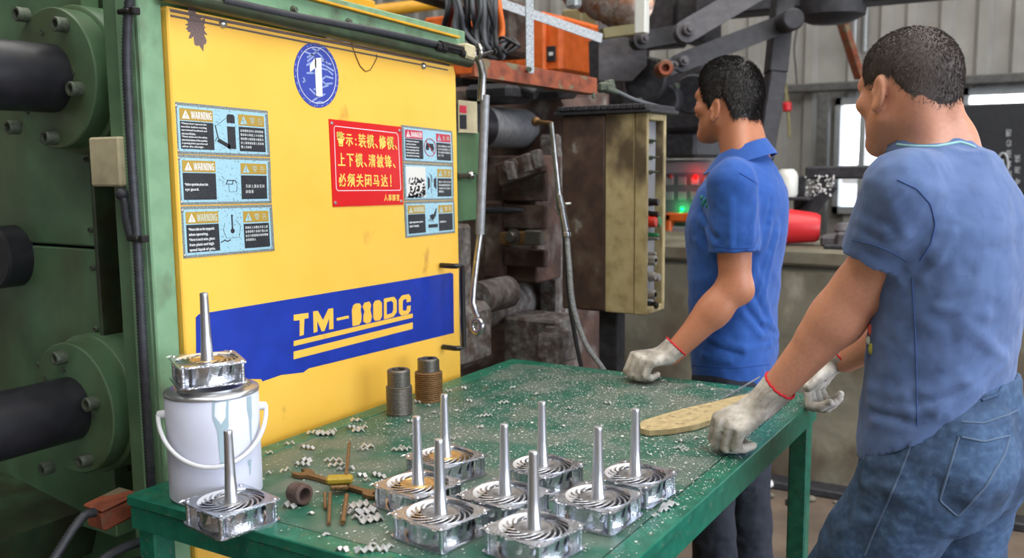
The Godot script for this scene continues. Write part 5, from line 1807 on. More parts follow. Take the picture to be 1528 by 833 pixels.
# ---------------------------------------------------------------- what stands behind: gantry, ladle arms, furnace, cabinets
func tbeam(called: String, pts: Array, w: float, h: float, mat: Material, label: String, cat: String) -> MeshInstance3D:
	var m := M.new()
	for i in pts.size() - 1:
		m.beam(pts[i], pts[i + 1], w, h, Vector3.UP, 0.004)
	var o := obj(called, m, mat)
	tag(o, label, cat)
	return o

func angle_iron(a: Vector3, b: Vector3, w: float, t: float, x: Vector3, y: Vector3) -> M:      # L section along a-b
	var m := M.new()
	var z := (b - a).normalized()
	x = (x - z * x.dot(z)).normalized()
	y = (y - z * y.dot(z) - x * y.dot(x)).normalized()
	m.extrude(PackedVector2Array([Vector2(0, 0), Vector2(w, 0), Vector2(w, t), Vector2(t, t), Vector2(t, w), Vector2(0, w)]), Transform3D(Basis(x, y, z), a), a.distance_to(b))
	return m

func build_background() -> void:
	var m: M
	var right := eye.basis.x
	var up := Vector3.UP
	# rusty beam over the die
	var o := obj("steel_beam", angle_iron(deep(708, 113, 2.85), deep(891, 140, 3.4), 0.058, 0.01, Vector3(0.1, 1, 0), Vector3(-0.5, 0, -0.85)), mats.rust_orange)
	tag(o, "rust-red steel angle beam with flaking green paint above the die", "beam")
	var t := thing("galvanised_upright", "upright slotted galvanised angle standing in front of the orange cabinet", "upright")
	obj("angle", angle_iron(deep(797, 109, 3.08), deep(797, 109, 3.08) + Vector3(0, 3.3, 0), 0.032, 0.004, Vector3(-1, 0, -0.4), Vector3(0.4, 0, -1)), mats.galvanised, t)
	m = M.new()
	m.cyl(deep(790, 103, 3.06), deep(790, 103, 3.03), 0.009, -1.0, 6)
	obj("bolt", m, mats.bolt_steel, t)
	o = obj("strut", angle_iron(deep(735, -8, 3.5), deep(900, 50, 3.7), 0.036, 0.005, Vector3(0, -1, 0.1), Vector3(-0.5, 0, -0.85)), mats.galvanised)
	tag(o, "slanting scuffed galvanised strut at the top of the photo", "strut")
	# orange cabinet with a black plate
	t = thing("orange_cabinet", "orange machine cabinet with a small black plate, behind the upright angle", "cabinet")
	m = M.new()
	xface(m, 768, 18, 812, 112, 4.2, 0.5, 0.01)
	xface(m, 812, 22, 838, 108, 4.23, 0.5, 0.02)
	obj("case", m, mats.robot_orange, t)
	m = M.new()
	xface(m, 632, 24, 668, 62, 4.4, 0.3, 0.01)
	xface(m, 668, 36, 768, 110, 4.42, 0.3, 0.01)
	obj("rear_case", m, mats.robot_orange, t)
	m = M.new()
	xface(m, 815, 68, 829, 91, 4.222, 0.006, 0.002)
	var bp := obj("nameplate", m, mats.black_print, t)
	m = M.new()
	xface(m, 819, 77, 825, 82, 4.219, 0.002, 0.0)
	obj("print_patch", m, mats.white_print, bp)
	m = M.new()
	xface(m, 620, 200, 690, 120, 4.5, 0.2)
	xface(m, 640, 62, 800, 460, 4.75, 0.2)
	obj("plinth", m, mats.soot_black, t)
	m = M.new()
	xface(m, 838, 12, 868, 420, 5.0, 0.2, 0.01)
	o = obj("olive_column", m, mats.olive_wall)
	tag(o, "olive-beige column beside the orange cabinet", "column")
	# tangle of cables
	t = thing("cable_bundle", "tangled grey cables with a few orange and red ones, hung above the door's corner", "cables")
	var rng := RandomNumberGenerator.new()
	rng.seed = 41
	for i in 30:
		var u := rng.randf()
		var px := lerpf(662, 752, u)
		var d := 3.25 + rng.randf_range(-0.12, 0.12)
		var pts := PackedVector3Array()
		var bend := rng.randf_range(-12, 12)
		pts.append(deep(px + rng.randf_range(-8, 8), -25, d))
		pts.append(deep(px + bend * 0.4, 15, d - 0.03))
		pts.append(deep(px + bend, 45, d + rng.randf_range(-0.04, 0.04)))
		pts.append(deep(lerpf(px, 735, 0.45) + bend, 70, d - 0.02))
		pts.append(deep(lerpf(px, 750, 0.6) + rng.randf_range(-10, 10), 82 + rng.randf_range(-6, 8), d + 0.05))
		if i % 3 == 0:
			pts.append(deep(lerpf(px, 765, 0.7), 62, d + 0.1))
		var mt: Material = mats.cable_orange if i % 15 == 4 else mats.cable_red if i % 15 == 9 else mats.cable_dark if i % 3 == 1 else mats.cable_grey
		obj("cable", smooth_tube(pts, 0.0085 if i % 15 != 4 else 0.012, 7), mt, t)
	for i in 5:
		var pts := PackedVector3Array()
		for j in 7:
			pts.append(deep(700 + 75 * j / 6.0 + rng.randf_range(-6, 6), 74 + 7 * sin(j * 1.7 + i) - i * 3, 3.2 + rng.randf_range(-0.05, 0.05)))
		obj("cable", smooth_tube(pts, 0.006, 7), mats.cable_dark, t)
	m = M.new()
	xface(m, 706, 0, 764, 84, 3.75, 0.2, 0.02)
	o = obj("cable_tray", m, mats.rust_brown)
	tag(o, "dark box behind the tangled cables", "box")
	# dark head beam at the top, and the yellow gas pipe
	tbeam("head_beam", [deep(600, -26, 3.2), deep(705, 6, 3.4)], 0.09, 0.07, mats.rust_brown, "dark rusty beam end at the top edge above the cables", "beam")
	m = M.new()
	m.cyl(deep(400, 36, 5.4), deep(760, -9, 6.4), 0.04, -1.0, 20)
	o = obj("gas_pipe", m, mats.pipe_yellow)
	tag(o, "yellow pipe running level behind the machine", "pipe")
	# wrapped duct with the white post
	t = thing("wrapped_duct", "duct in crumpled rusty foil wrapping at the photo's top edge", "duct")
	m = M.new()
	var db := deep(955, 22, 4.05)
	var da := db + (deep(842, -42, 3.9) - db) * 3.2
	var dl := da.distance_to(db)
	var prof := PackedVector2Array([Vector2(0, 0)])
	for i in 34:
		prof.append(Vector2(0.105 + 0.006 * sin(i * 2.3), dl * i / 33.0))
		if i < 33:
			prof.append(Vector2(0.109 + 0.004 * cos(i * 3.1), dl * (i + 0.5) / 33.0))
	prof.append(Vector2(0, dl))
	m.lathe(da, db - da, prof, 26)
	obj("wrapping", m, mats.foil_wrap, t)
	m = M.new()
	m.beam(deep(898, 50, 3.95), deep(950, 43, 3.98), 0.05, 0.045, up, 0.004)
	obj("bracket", m, mats.olive_wall, t)
	m = M.new()
	m.beam(deep(958, 50, 3.85), deep(957, 50, 3.85) + Vector3(0, 3.7, 0), 0.05, 0.045, Vector3(1, 0, 0), 0.005)
	o = obj("white_post", m, mats.bottle_white)
	tag(o, "short white post hanging down beside the wrapped duct", "post")
	m = M.new()
	m.beam(deep(856, 12, 3.75), deep(856, 12, 3.75) + Vector3(0, 3.6, 0), 0.055, 0.05, Vector3(1, 0, 0), 0.01)
	o = obj("junction_tube", m, mats.galvanised)
	tag(o, "small grey metal box at the top edge, left of the wrapped duct", "box")
	# the ladle gantry: dark plates, arms and pivots
	t = thing("ladle_gantry", "sooty black ladle mechanism with pivoted link arms behind the workers", "machine")
	m = M.new()
	m.extrude(PackedVector2Array([Vector2(-0.115, -0.15), Vector2(0.045, -0.15), Vector2(0.115, -0.08), Vector2(0.115, 0.16), Vector2(-0.115, 0.16)]), Transform3D(Basis(right, up, right.cross(up)), deep(928, 74, 4.5)), 0.05)
	obj("plate", m, mats.arm_grey, t)
	m = M.new()
	m.beam(deep(891, 60, 4.55), deep(893, 128, 4.55), 0.068, 0.06, Vector3(1, 0, 0), 0.005)
	obj("column", m, mats.soot_black, t)
	var mass := M.new()
	for q in [[925, 92, 1052, 196, 4.7, 0.5], [990, 196, 1040, 236, 4.72, 0.4], [1008, -20, 1052, 60, 4.9, 0.3], [870, 60, 940, 170, 4.9, 0.3], [905, -10, 1010, 70, 5.0, 0.2]]:
		xface(mass, q[0], q[1], q[2], q[3], q[4], q[5], 0.02)
	obj("housing", mass, mats.soot_black, t)
	m = M.new()
	for q in [[990, 148, 24], [962, 118, 34], [1032, 140, 30]]:
		var c := deep(q[0], q[1], 4.5)
		m.cyl(c, c + Vector3(0.12, 0, 0), q[2] * 4.5 / FOC, -1.0, 24, 0.01)
	obj("gear_case", m, mats.soot_black, t)
	for lk in [[[1020, 49], [1210, -62], 34.0, 4.25, "arm_grey"], [[1012, 95], [1172, 34], 28.0, 4.3, "soot_black"], [[988, 104], [1024, 92], 24.0, 4.28, "arm_grey"], [[950, 62], [1030, 48], 26.0, 4.34, "soot_black"]]:
		var a := deep(lk[0][0], lk[0][1], lk[3])
		var b := deep(lk[1][0], lk[1][1], lk[3] + 0.1)
		var r: float = lk[2] * 0.5 * lk[3] / FOC
		var z := right.cross(up).normalized()
		var x := (b - a).normalized()
		var y := z.cross(x).normalized()
		z = x.cross(y)
		var l := a.distance_to(b)
		var outl := PackedVector2Array()
		for i in 13:
			var an := PI * 0.5 + PI * i / 12.0
			outl.append(Vector2(cos(an) * r, sin(an) * r))
		for i in 13:
			var an := -PI * 0.5 + PI * i / 12.0
			outl.append(Vector2(l + cos(an) * r, sin(an) * r))
		m = M.new()
		m.extrude(outl, Transform3D(Basis(x, y, z), a), 0.05, true)
		var ar := obj("link_arm", m, mats[lk[4]], t)
		m = M.new()
		m.cyl(a + z * 0.05, a + z * 0.085, r * 0.55, -1.0, 20, 0.004)
		m.cyl(a + z * 0.085, a + z * 0.1, r * 0.3, -1.0, 12, 0.003)
		obj("pivot", m, mats.arm_grey, ar)
	var zz := right.cross(up).normalized()
	m = M.new()
	var rp := deep(988, 104, 4.2)
	m.lathe(rp, zz, PackedVector2Array([Vector2(0.036, 0), Vector2(0.036, 0.1), Vector2(0.03, 0.11), Vector2(0.018, 0.11), Vector2(0.016, 0.08), Vector2(0, 0.08)]), 24)
	obj("roller", m, mats.rust_orange, t)
	m = M.new()
	var cpv := deep(1172, 34, 4.35)
	m.cyl(cpv, cpv + zz * 0.14, 0.05, -1.0, 24, 0.008)
	obj("pivot", m, mats.soot_black, t)
	m = M.new()
	m.beam(deep(1173, -40, 4.45), deep(1158, 110, 4.45), 0.09, 0.11, zz, 0.006)
	m.beam(deep(1158, 110, 4.45), deep(1138, 240, 4.45), 0.08, 0.12, zz, 0.006)
	obj("pendulum", m, mats.soot_black, t)
	m = M.new()
	m.beam(deep(1040, 4, 4.9), deep(1440, -34, 4.5), 0.2, 0.17, up, 0.01)
	var cb := deep(1240, 10, 4.7)
	m.lathe(cb + Vector3(0, -0.085, 0), up, PackedVector2Array([Vector2(0, 0), Vector2(0.1, 0.008), Vector2(0.17, 0.04), Vector2(0.18, 0.12), Vector2(0, 0.12)]), 28)
	obj("gantry_beam", m, mats.soot_black, t)
	for q in [[960, 30], [982, 92], [975, 55], [1010, 128], [955, 150], [940, 20]]:
		hex_bolt(deep(q[0], q[1], 4.48), zz, 0.012, 0.02, t, mats.bolt_steel)
	# brace, gas pipe drop
	tbeam("roof_brace", [deep(1284, 116, 6.3) + (deep(1238, -30, 6.0) - deep(1284, 116, 6.3)) * 4.0, deep(1284, 116, 6.3)], 0.06, 0.05, mats.rust_orange, "rusty slanting brace in front of the ribbed wall", "brace")
	m = M.new()
	m.cyl(deep(1385, 46, 6.4), deep(1385, 46, 6.4) + Vector3(0, 2.9, 0), 0.026, -1.0, 16)
	o = obj("pipe_drop", m, mats.pipe_yellow)
	tag(o, "short upright yellow pipe above the nearer worker's head", "pipe")
	for q in [1275, 1291]:
		m = M.new()
		m.cyl(deep(q, 76, 6.5), deep(q, 76, 6.5) + Vector3(0, 2.8, 0), 0.016, -1.0, 12)
		tag(obj("wall_conduit", m, mats.galvanised), ["pale upright conduit pipe just left of its twin, beside the rusty brace", "pale upright conduit pipe just right of its twin, beside the rusty brace"][int(q == 1291)], "conduit", "conduit pipes on the wall")
	# cord and brush on the wall
	m = smooth_tube(PackedVector3Array([on_x(1192, 30, 6.9), on_x(1186, 70, 6.9), on_x(1188, 100, 6.9), on_x(1190, 128, 6.9)]), 0.006, 6)
	o = obj("dangling_wire", m, mats.cable_dark)
	tag(o, "thin dark cord hanging down the ribbed wall", "cord")
	t = thing("hanging_brush", "pale wooden brush with a red band, hung from the wall's girt", "brush")
	m = M.new()
	m.beam(on_x(1172, 122, 6.8), on_x(1176, 152, 6.8), 0.05, 0.02, Vector3(0, 0, 1), 0.006)
	m.beam(on_x(1177, 166, 6.8), on_x(1179, 206, 6.8), 0.035, 0.02, Vector3(0, 0, 1), 0.006)
	obj("handle", m, mats.olive_wall, t)
	m = M.new()
	m.cyl(on_x(1175, 152, 6.8), on_x(1176, 166, 6.8), 0.032, -1.0, 14, 0.008)
	obj("band", m, mats.cover_red, t)
	# holding furnace
	t = thing("holding_furnace", "big stained grey holding furnace with a flat rim behind the bench", "furnace")
	var fx := 4.0
	var fy := on_x(1200, 372, fx).y
	m = M.new()
	m.span(Vector3(fx, 0.0, -2.0), Vector3(fx + 0.72, fy - 0.071, 0.6), 0.03)
	obj("body", m, mats.furnace, t)
	m = M.new()
	m.span(Vector3(fx - 0.025, fy - 0.07, -2.03), Vector3(fx + 0.745, fy, 0.63), 0.012)
	obj("rim", m, mats.furnace, t)
	m = M.new()
	m.span(Vector3(fx - 0.1, 0.0, -2.03), Vector3(fx - 0.001, 0.035, 0.6), 0.006)
	obj("foot", m, mats.soot_black, t)
	# scraps at the furnace's foot
	rng.seed = 9
	for i in 14:
		m = M.new()
		var p := Vector3(fx - 0.13 - rng.randf() * 0.15, 0.0, -1.2 + 0.075 * i + rng.randf() * 0.03)
		var s := rng.randf_range(0.012, 0.03)
		m.ball(p + Vector3(0, s * 0.5, 0), Vector3(s, s * 0.55, s * 0.8), Basis(up, rng.randf() * 3.0), 7, 5)
		tag(obj("slag_lump", m, mats.furnace if i % 3 else mats.soot_black), "dark crumb of slag at the foot of the furnace", "slag", "slag crumbs at the furnace foot")
	m = M.new()
	var wp := on_y(1155, 722, 0.0) - Vector3(0.12, 0, 0.02)
	m.ball(wp + Vector3(0, 0.02, 0), Vector3(0.045, 0.025, 0.035), Basis(), 9, 6)
	m.ball(wp + Vector3(0.02, 0.03, 0.02), Vector3(0.03, 0.02, 0.028), Basis(), 8, 6)
	o = obj("rag", m, mats.paper_white)
	tag(o, "crumpled white rag on the floor under the bench", "rag")
	# red plastic cover, white bottle, spattered arm, grey vice on and over the furnace
	t = thing("red_cover", "red plastic cover lying on the furnace rim behind the farther worker's back", "cover")
	m = M.new()
	var ra := on_x(1150, 346, fx + 0.15)
	ra.y = fy + 0.087
	var rb := on_x(1224, 352, fx + 0.2)
	rb.y = fy + 0.078
	m.lathe(ra, rb - ra, PackedVector2Array([Vector2(0, 0), Vector2(0.085, 0), Vector2(0.08, 0.05), Vector2(0.065, ra.distance_to(rb) - 0.02), Vector2(0.055, ra.distance_to(rb)), Vector2(0, ra.distance_to(rb))]), 20)
	obj("shell", m, mats.cover_red, t)
	m = M.new()
	var rc := on_x(1170, 340, fx + 0.05)
	m.cyl(rc, rc - Vector3(0.012, 0, 0), 0.02, -1.0, 14)
	obj("hole", m, mats.black_print, t)
	t = thing("white_bottle", "white plastic bottle on the spattered arm", "bottle")
	var bb := on_x(1174, 296, 4.46) + Vector3(0, 0.0075, 0)
	m = M.new()
	bb += Vector3(0, 0.001, 0)
	m.lathe(bb, up, PackedVector2Array([Vector2(0, 0), Vector2(0.045, 0), Vector2(0.052, 0.015), Vector2(0.052, 0.09), Vector2(0.045, 0.115), Vector2(0.03, 0.13), Vector2(0, 0.13)]), 20)
	obj("body", m, mats.bottle_white, t)
	t = thing("spattered_arm", "black ladle trough arm spattered with metal, reaching toward the window", "arm")
	m = M.new()
	m.beam(on_x(1204, 258, 4.52), on_x(1320, 256, 4.52), 0.05, 0.06, up, 0.008)
	obj("bar", m, mats.soot_black, t)
	m = M.new()
	m.beam(on_x(1200, 322, 4.52), on_x(1244, 270, 4.52), 0.05, 0.075, up, 0.012)
	obj("trough", m, mats.soot_black, t)
	m = M.new()
	m.box(on_x(1180, 296, 4.46), Vector3(0.12, 0.014, 0.2), Basis(), 0.004)
	obj("shelf_plate", m, mats.soot_black, t)
	var sp := M.new()
	for i in 70:
		var q := on_x(lerpf(1202, 1246, rng.randf()), lerpf(262, 292, rng.randf()), 4.45)
		sp.ball(q, Vector3(0.005, 0.0055, 0.0055) * rng.randf_range(0.4, 1.3), Basis(), 6, 4)
	var so := obj("spatter", sp, mats.chip_aluminium, t)
	so.set_meta("kind", "stuff")
	m = M.new()
	m.beam(Vector3(4.55, fy + 0.001, on_x(1195, 300, 4.55).z), on_x(1195, 262, 4.55), 0.05, 0.05, Vector3(1, 0, 0), 0.006)
	obj("stand", m, mats.soot_black, t)
	t = thing("bench_vice", "small grey vice-like clamp on the furnace rim below the window", "vice")
	m = M.new()
	var va := on_x(1248, 346, fx + 0.12)
	var vb := on_x(1292, 346, fx + 0.12)
	m.span(Vector3(fx + 0.12, fy + 0.001, va.z), Vector3(fx + 0.28, va.y, vb.z), 0.012)
	m.cyl(on_x(1262, 346, fx + 0.18), on_x(1262, 333, fx + 0.18), 0.05, 0.04, 16, 0.008)
	m.span(Vector3(fx + 0.14, fy + 0.001, on_x(1222, 360, fx + 0.12).z), Vector3(fx + 0.26, fy + 0.05, va.z + 0.004), 0.012)
	obj("body", m, mats.arm_grey, t)
	m = M.new()
	m.span(Vector3(fx + 0.04, fy + 0.001, on_x(1230, 369, fx + 0.05).z), Vector3(fx + 0.08, fy + 0.019, on_x(1310, 366, fx + 0.05).z), 0.004)
	o = obj("flat_bar", m, mats.soot_black)
	tag(o, "dark flat bar lying along the furnace rim", "bar")
	# dark thing behind the window's lower pane
	t = thing("operator_console", "grey control panel with a red and a green light behind the farther worker's chest", "control panel")
	var px := 5.0
	m = M.new()
	xface(m, 985, 238, 1075, 322, px, 0.25, 0.015)
	obj("case", m, mats.panel_grey, t)
	m = M.new()
	xface(m, 992, 258, 1070, 318, px - 0.006, 0.0055, 0.002)
	obj("face", m, mats.panel_dark, t)
	for r in [270, 292]:
		for c in [999, 1018, 1037, 1056]:
			m = M.new()
			xface(m, c - 6, r - 6, c + 6, r + 6, px - 0.012, 0.0055, 0.002)
			obj("display", m, mats.panel_grey, t)
	for q in [[1039, 264, "led_red"], [1019, 312, "led_green"], [1001, 263, "cable_red"]]:
		var p := on_x(q[0], q[1], px - 0.014)
		m = M.new()
		m.ball(p, Vector3(0.012, 0.014, 0.014), Basis(), 12, 8)
		obj("indicator_light", m, mats[q[2]], t)
		if q[2] != "cable_red":
			var l := OmniLight3D.new()
			l.name = "indicator_glow"
			l.light_color = Color(1, 0.1, 0.1) if q[2] == "led_red" else Color(0.15, 1, 0.5)
			l.light_energy = 0.006
			l.light_size = 0.01
			l.omni_range = 12.0
			l.omni_attenuation = 2.0
			l.shadow_enabled = true
			l.position = p - Vector3(0.02, 0, 0)
			add_child(l)
	m = M.new()
	xface(m, 992, 318, 1050, 332, px - 0.1, 0.05, 0.01)
	xface(m, 992, 318, 1002, 356, px - 0.1, 0.05, 0.01)
	xface(m, 1026, 318, 1050, 372, px - 0.1, 0.05, 0.01)
	obj("orange_frame", m, mats.robot_orange, t)
	m = M.new()
	xface(m, 1001, 338, 1028, 350, px - 0.08, 0.04, 0.008)
	obj("tray", m, mats.panel_grey, t)
	m = M.new()
	xface(m, 990, 352, 1060, 364, px - 0.12, 0.4, 0.01)
	m.span(Vector3(px, 0.0, on_x(1000, 300, px).z), Vector3(px + 0.1, on_x(1000, 322, px).y, on_x(1060, 300, px).z), 0.01)
	obj("bracket", m, mats.soot_black, t)
	# black cabinet with vertical lettering
	t = thing("black_cabinet", "tall black cabinet with pale vertical Chinese lettering and an oval emblem", "cabinet")
	var kx := 5.6
	var k0 := on_x(1424, 156, kx)
	var k1 := on_x(1560, 156, kx)
	m = M.new()
	m.span(Vector3(kx, 0.0, k0.z), Vector3(kx + 0.7, k0.y, k1.z + 0.3), 0.01)
	var body := obj("body", m, mats.cabinet_black, t)
	var sh := Sheet.new([on_x(1500, 190, kx), on_x(1523, 190, kx), on_x(1523, 330, kx), on_x(1500, 330, kx)], Vector3(-1, 0, 0))
	# characters stand on their sides: the sheet is turned so that text runs upwards
	sh = Sheet.new([sh.c[3], sh.c[0], sh.c[1], sh.c[2]], Vector3(-1, 0, 0))
	han_line(sh, "实金属实业有限公司", 0.02, 0.12, 0.085, 0.34, 0.11, 0.004, 0.002, mats.cabinet_print, body)
	han_line(sh, "铝锭专用板", 0.13, 0.68, 0.085, 0.36, 0.125, 0.004, 0.002, mats.cabinet_print, body)
	m = M.new()
	var oc := on_x(1497, 247, kx)
	var ring := PackedVector3Array()
	for i in 28:
		ring.append(oc + Vector3(-0.003, 0.066 * sin(TAU * i / 28.0), 0.026 * cos(TAU * i / 28.0)))
	m.tube(ring, 0.006, 6, true)
	m.beam(oc + Vector3(-0.002, 0.035, 0), oc + Vector3(-0.002, -0.035, 0), 0.016, 0.004, Vector3(-1, 0, 0))
	obj("emblem", m, mats.cabinet_print, body)
	m = M.new()
	xface(m, 1280, 285, 1335, 345, 5.9, 0.3, 0.01)
	m.span(Vector3(5.9, 0.0, on_x(1280, 300, 5.9).z), Vector3(6.2, on_x(1300, 344, 5.9).y, on_x(1335, 300, 5.9).z), 0.01)
	o = obj("dark_bin", m, mats.cabinet_black)
	tag(o, "dark box under the window behind the nearer worker's shoulder", "box")

# ---------------------------------------------------------------- what lies on the bench
func zigzag(n: int, pitch: float, amp: float, w: float, seed_: int) -> M:
	var rng := RandomNumberGenerator.new()
	rng.seed = seed_
	var m := M.new()
	var th := 0.0007
	var p := Vector3(-n * pitch * 0.5, 0.0008, 0)
	var skew := rng.randf_range(-0.25, 0.25)
	for i in n:
		var up := amp * rng.randf_range(0.75, 1.15)
		var q := p + Vector3(pitch, up if i % 2 == 0 else 0.0008 - p.y, pitch * skew)
		var side := Vector3(0, 0, w * 0.5)
		var nn := (q - p).cross(side).normalized() * th
		m.face(PackedVector3Array([p - side + nn, p + side + nn, q + side + nn, q - side + nn]), p - nn * 50.0)
		m.face(PackedVector3Array([p - side - nn, p + side - nn, q + side - nn, q - side - nn]), p + nn * 50.0)
		for s in [-1, 1]:
			m.face(PackedVector3Array([p + side * s - nn, q + side * s - nn, q + side * s + nn, p + side * s + nn]), (p + q) * 0.5)
		p = q
	return m

func build_table_things() -> void:
	var m: M
	var up := Vector3.UP
	# paint can
	var cc := Vector3(1.165, TOP, -1.375)
	var R := 0.085
	var H := 0.2
	var can := thing("paint_can", "dented white paint can with a wire-loop handle and dried grey drips", "can", cc)
	m = M.new()
	m.lathe(Vector3.ZERO, up, PackedVector2Array([Vector2(0, 0.0), Vector2(R - 0.003, 0.0), Vector2(R - 0.001, 0.003), Vector2(R, 0.004), Vector2(R, 0.1), Vector2(R, H - 0.006), Vector2(R - 0.002, H - 0.003)]), 56)
	obj("body", m, mats.can_white, can)
	m = M.new()
	m.lathe(Vector3(0, H - 0.004, 0), up, PackedVector2Array([Vector2(R - 0.004, 0.0), Vector2(R + 0.0012, 0.001), Vector2(R + 0.0018, 0.003), Vector2(R + 0.0008, 0.006), Vector2(R - 0.004, 0.009), Vector2(R - 0.012, 0.012), Vector2(R - 0.016, 0.0075), Vector2(R - 0.018, 0.004), Vector2(R - 0.022, 0.004), Vector2(R - 0.025, 0.0125), Vector2(0, 0.013)]), 56)
	obj("lid", m, mats.can_rim, can)
	# drips down the side, as thin skins on the cylinder
	var drips := [[2.30, 0.165, 0.02, 0.035, 0.1], [2.22, 0.09, 0.016, 0.02, 0.02], [1.72, 0.15, 0.012, 0.05, 0.05], [1.80, 0.03, 0.008, 0.012, 0.01]]
	var toward := atan2(-cc.z, -cc.x)      # the side the viewer sees
	for d in [[0.16, H - 0.004, 0.030, 0.05, 0.013, 0.128], [0.86, H - 0.006, 0.014, 0.04, 0.004, 0.09], [0.78, 0.075, 0.010, 0.012, 0.003, 0.03]]:
		m = M.new()
		var outl := [[-d[2] * 0.5, 0.0], [-d[2] * 0.42, -d[3]], [-d[4] * 0.5, -d[3] * 1.15], [-d[4] * 0.3, -d[5]], [d[4] * 0.4, -d[5] * 0.97], [d[4] * 0.6, -d[3] * 1.1], [d[2] * 0.5, -d[3] * 0.6], [d[2] * 0.46, 0.0]]
		var pts := []
		for q in outl:
			var an: float = toward - d[0] + q[0] / R
			pts.append([Vector3(cos(an), 0, sin(an)), d[1] + q[1]])
		for i in range(1, pts.size() - 1):
			var tr := []
			for j in [0, i, i + 1]:
				tr.append(pts[j][0] * (R + 0.0006) + up * pts[j][1])
			m.tri(tr[0], tr[1], tr[2], pts[0][0], pts[i][0], pts[i + 1][0])
		obj("drip", m, mats.drip_blue, can)
	# bail handle with its two ears
	var side := Vector3(-sin(toward), 0, cos(toward))
	var ahead := Vector3(cos(toward), 0, sin(toward))
	for s in [-1, 1]:
		m = M.new()
		m.cyl(side * s * (R - 0.002) + up * 0.16, side * s * (R + 0.014) + up * 0.16, 0.0085, 0.0075, 16, 0.002)
		obj("ear", m, mats.plastic_white, can)
	var pts2 := PackedVector3Array()
	for i in 29:
		var a := PI * i / 28.0
		pts2.append(side * (-cos(a)) * (R + 0.012) + ahead * sin(a) * (R + 0.009) + up * (0.16 - 0.082 * sin(a)))
	m = M.new()
	m.tube(pts2, 0.0042, 10)
	obj("bail_handle", m, mats.plastic_white, can)

	# threaded couplings
	for c in [[Vector3(1.781, TOP, -1.419), 0.0325, 0.072, 0.112, "left of the two threaded steel couplings, darker and slimmer, at the door", 0], [Vector3(1.922, TOP, -1.432), 0.0365, 0.078, 0.112, "right of the two threaded steel couplings, rustier with coarse thread and hex top", 1]]:
		var t := thing("threaded_coupling", c[4], "coupling", c[0], 0.4, "threaded couplings beside the door")
		m = M.new()
		var prof := PackedVector2Array([Vector2(0.018, 0), Vector2(c[1], 0.0)])
		var n := 13 if c[5] else 17
		for i in n:
			var y0: float = 0.004 + (c[2] - 0.008) * i / n
			var dy: float = (c[2] - 0.008) / n
			var dp := 0.0022 if c[5] else 0.0009
			prof.append(Vector2(c[1], y0))
			prof.append(Vector2(c[1], y0 + dy * 0.3))
			prof.append(Vector2(c[1] - dp, y0 + dy * 0.6))
		prof.append(Vector2(c[1], c[2] - 0.003))
		prof.append(Vector2(c[1] - 0.004, c[2]))
		prof.append(Vector2(0.02, c[2]))
		m.lathe(Vector3.ZERO, up, prof, 32)
		var body := obj("thread", m, mats.rusty_steel if c[5] else mats.threaded_steel, t)
		m = M.new()
		var rr: float = c[1] - (0.007 if c[5] else 0.004)
		var hx := 6 if c[5] else 22
		m.lathe(Vector3(0, c[2], 0), up, PackedVector2Array([Vector2(rr, 0), Vector2(rr, c[3] - c[2] - 0.003), Vector2(rr - 0.003, c[3] - c[2])]), hx)
		m.lathe(Vector3(0, c[2], 0), up, PackedVector2Array([Vector2(rr - 0.003, c[3] - c[2]), Vector2(0.017, c[3] - c[2])]), hx)
		m.lathe(Vector3(0, c[2], 0), up, PackedVector2Array([Vector2(0.017, c[3] - c[2]), Vector2(0.016, 0.0), Vector2(0, 0.0)]), 24)
		obj("hex_head" if c[5] else "collar", m, mats.threaded_steel, t)

	# steel bush lying on its side
	var b0 := on_y(446, 752, TOP)
	var t2 := thing("steel_bush", "rusty steel bush lying on its side between the can casting and the wrench", "bush", Vector3(b0.x, TOP + 0.0195, b0.z))
	m = M.new()
	var ax := Vector3(-0.15, 0.05, 1.0).normalized()
	m.lathe(-ax * 0.018, ax, PackedVector2Array([Vector2(0.012, 0.0), Vector2(0.0165, 0.0), Vector2(0.0185, 0.003), Vector2(0.0195, 0.008), Vector2(0.0195, 0.034), Vector2(0.0175, 0.036), Vector2(0.0125, 0.036), Vector2(0.0115, 0.033), Vector2(0.0115, 0.004), Vector2(0.012, 0.0)]), 32)
	obj("sleeve", m, mats.rust_brown, t2)

	# open-ended spanner
	var w0 := on_y(452, 711, TOP)
	var w1 := on_y(556, 742, TOP)
	var wt := thing("open_spanner", "rusty double open-ended spanner lying under the yellow clamp", "wrench", Vector3(w0.x, TOP, w0.z))
	var wx := (w1 - w0).normalized()
	var wz := wx.cross(up)
	var L := w0.distance_to(w1)
	m = M.new()
	var outl := PackedVector2Array()
	for q in [[0.022, 0.0065], [0.013, 0.017], [-0.004, 0.020], [-0.016, 0.017], [-0.019, 0.011], [-0.006, 0.0085], [0.0, 0.003], [-0.001, -0.004], [-0.006, -0.0085], [-0.02, -0.0095], [-0.018, -0.015], [-0.004, -0.02], [0.012, -0.017], [0.022, -0.007]]:
		outl.append(Vector2(q[0], q[1]))
	for q in [[-0.022, -0.006], [-0.012, -0.015], [0.004, -0.018], [0.015, -0.015], [0.018, -0.009], [0.006, -0.007], [0.001, -0.002], [0.002, 0.004], [0.007, 0.008], [0.019, 0.0085], [0.016, 0.014], [0.003, 0.018], [-0.011, 0.015], [-0.022, 0.006]]:
		outl.append(Vector2(L + q[0], q[1]))
	m.extrude(outl, Transform3D(Basis(wx, -wz, up), Vector3(0, 0.0012, 0)), 0.007, true)
	obj("wrench", m, mats.rusty_steel, wt)

	# yellow clamp with rods
	var k0 := on_y(507, 736, TOP)
	var kt := thing("yellow_clamp", "small yellow-painted clamp with rusty rods, lying among swarf on the bench", "clamp", Vector3(k0.x, TOP, k0.z))
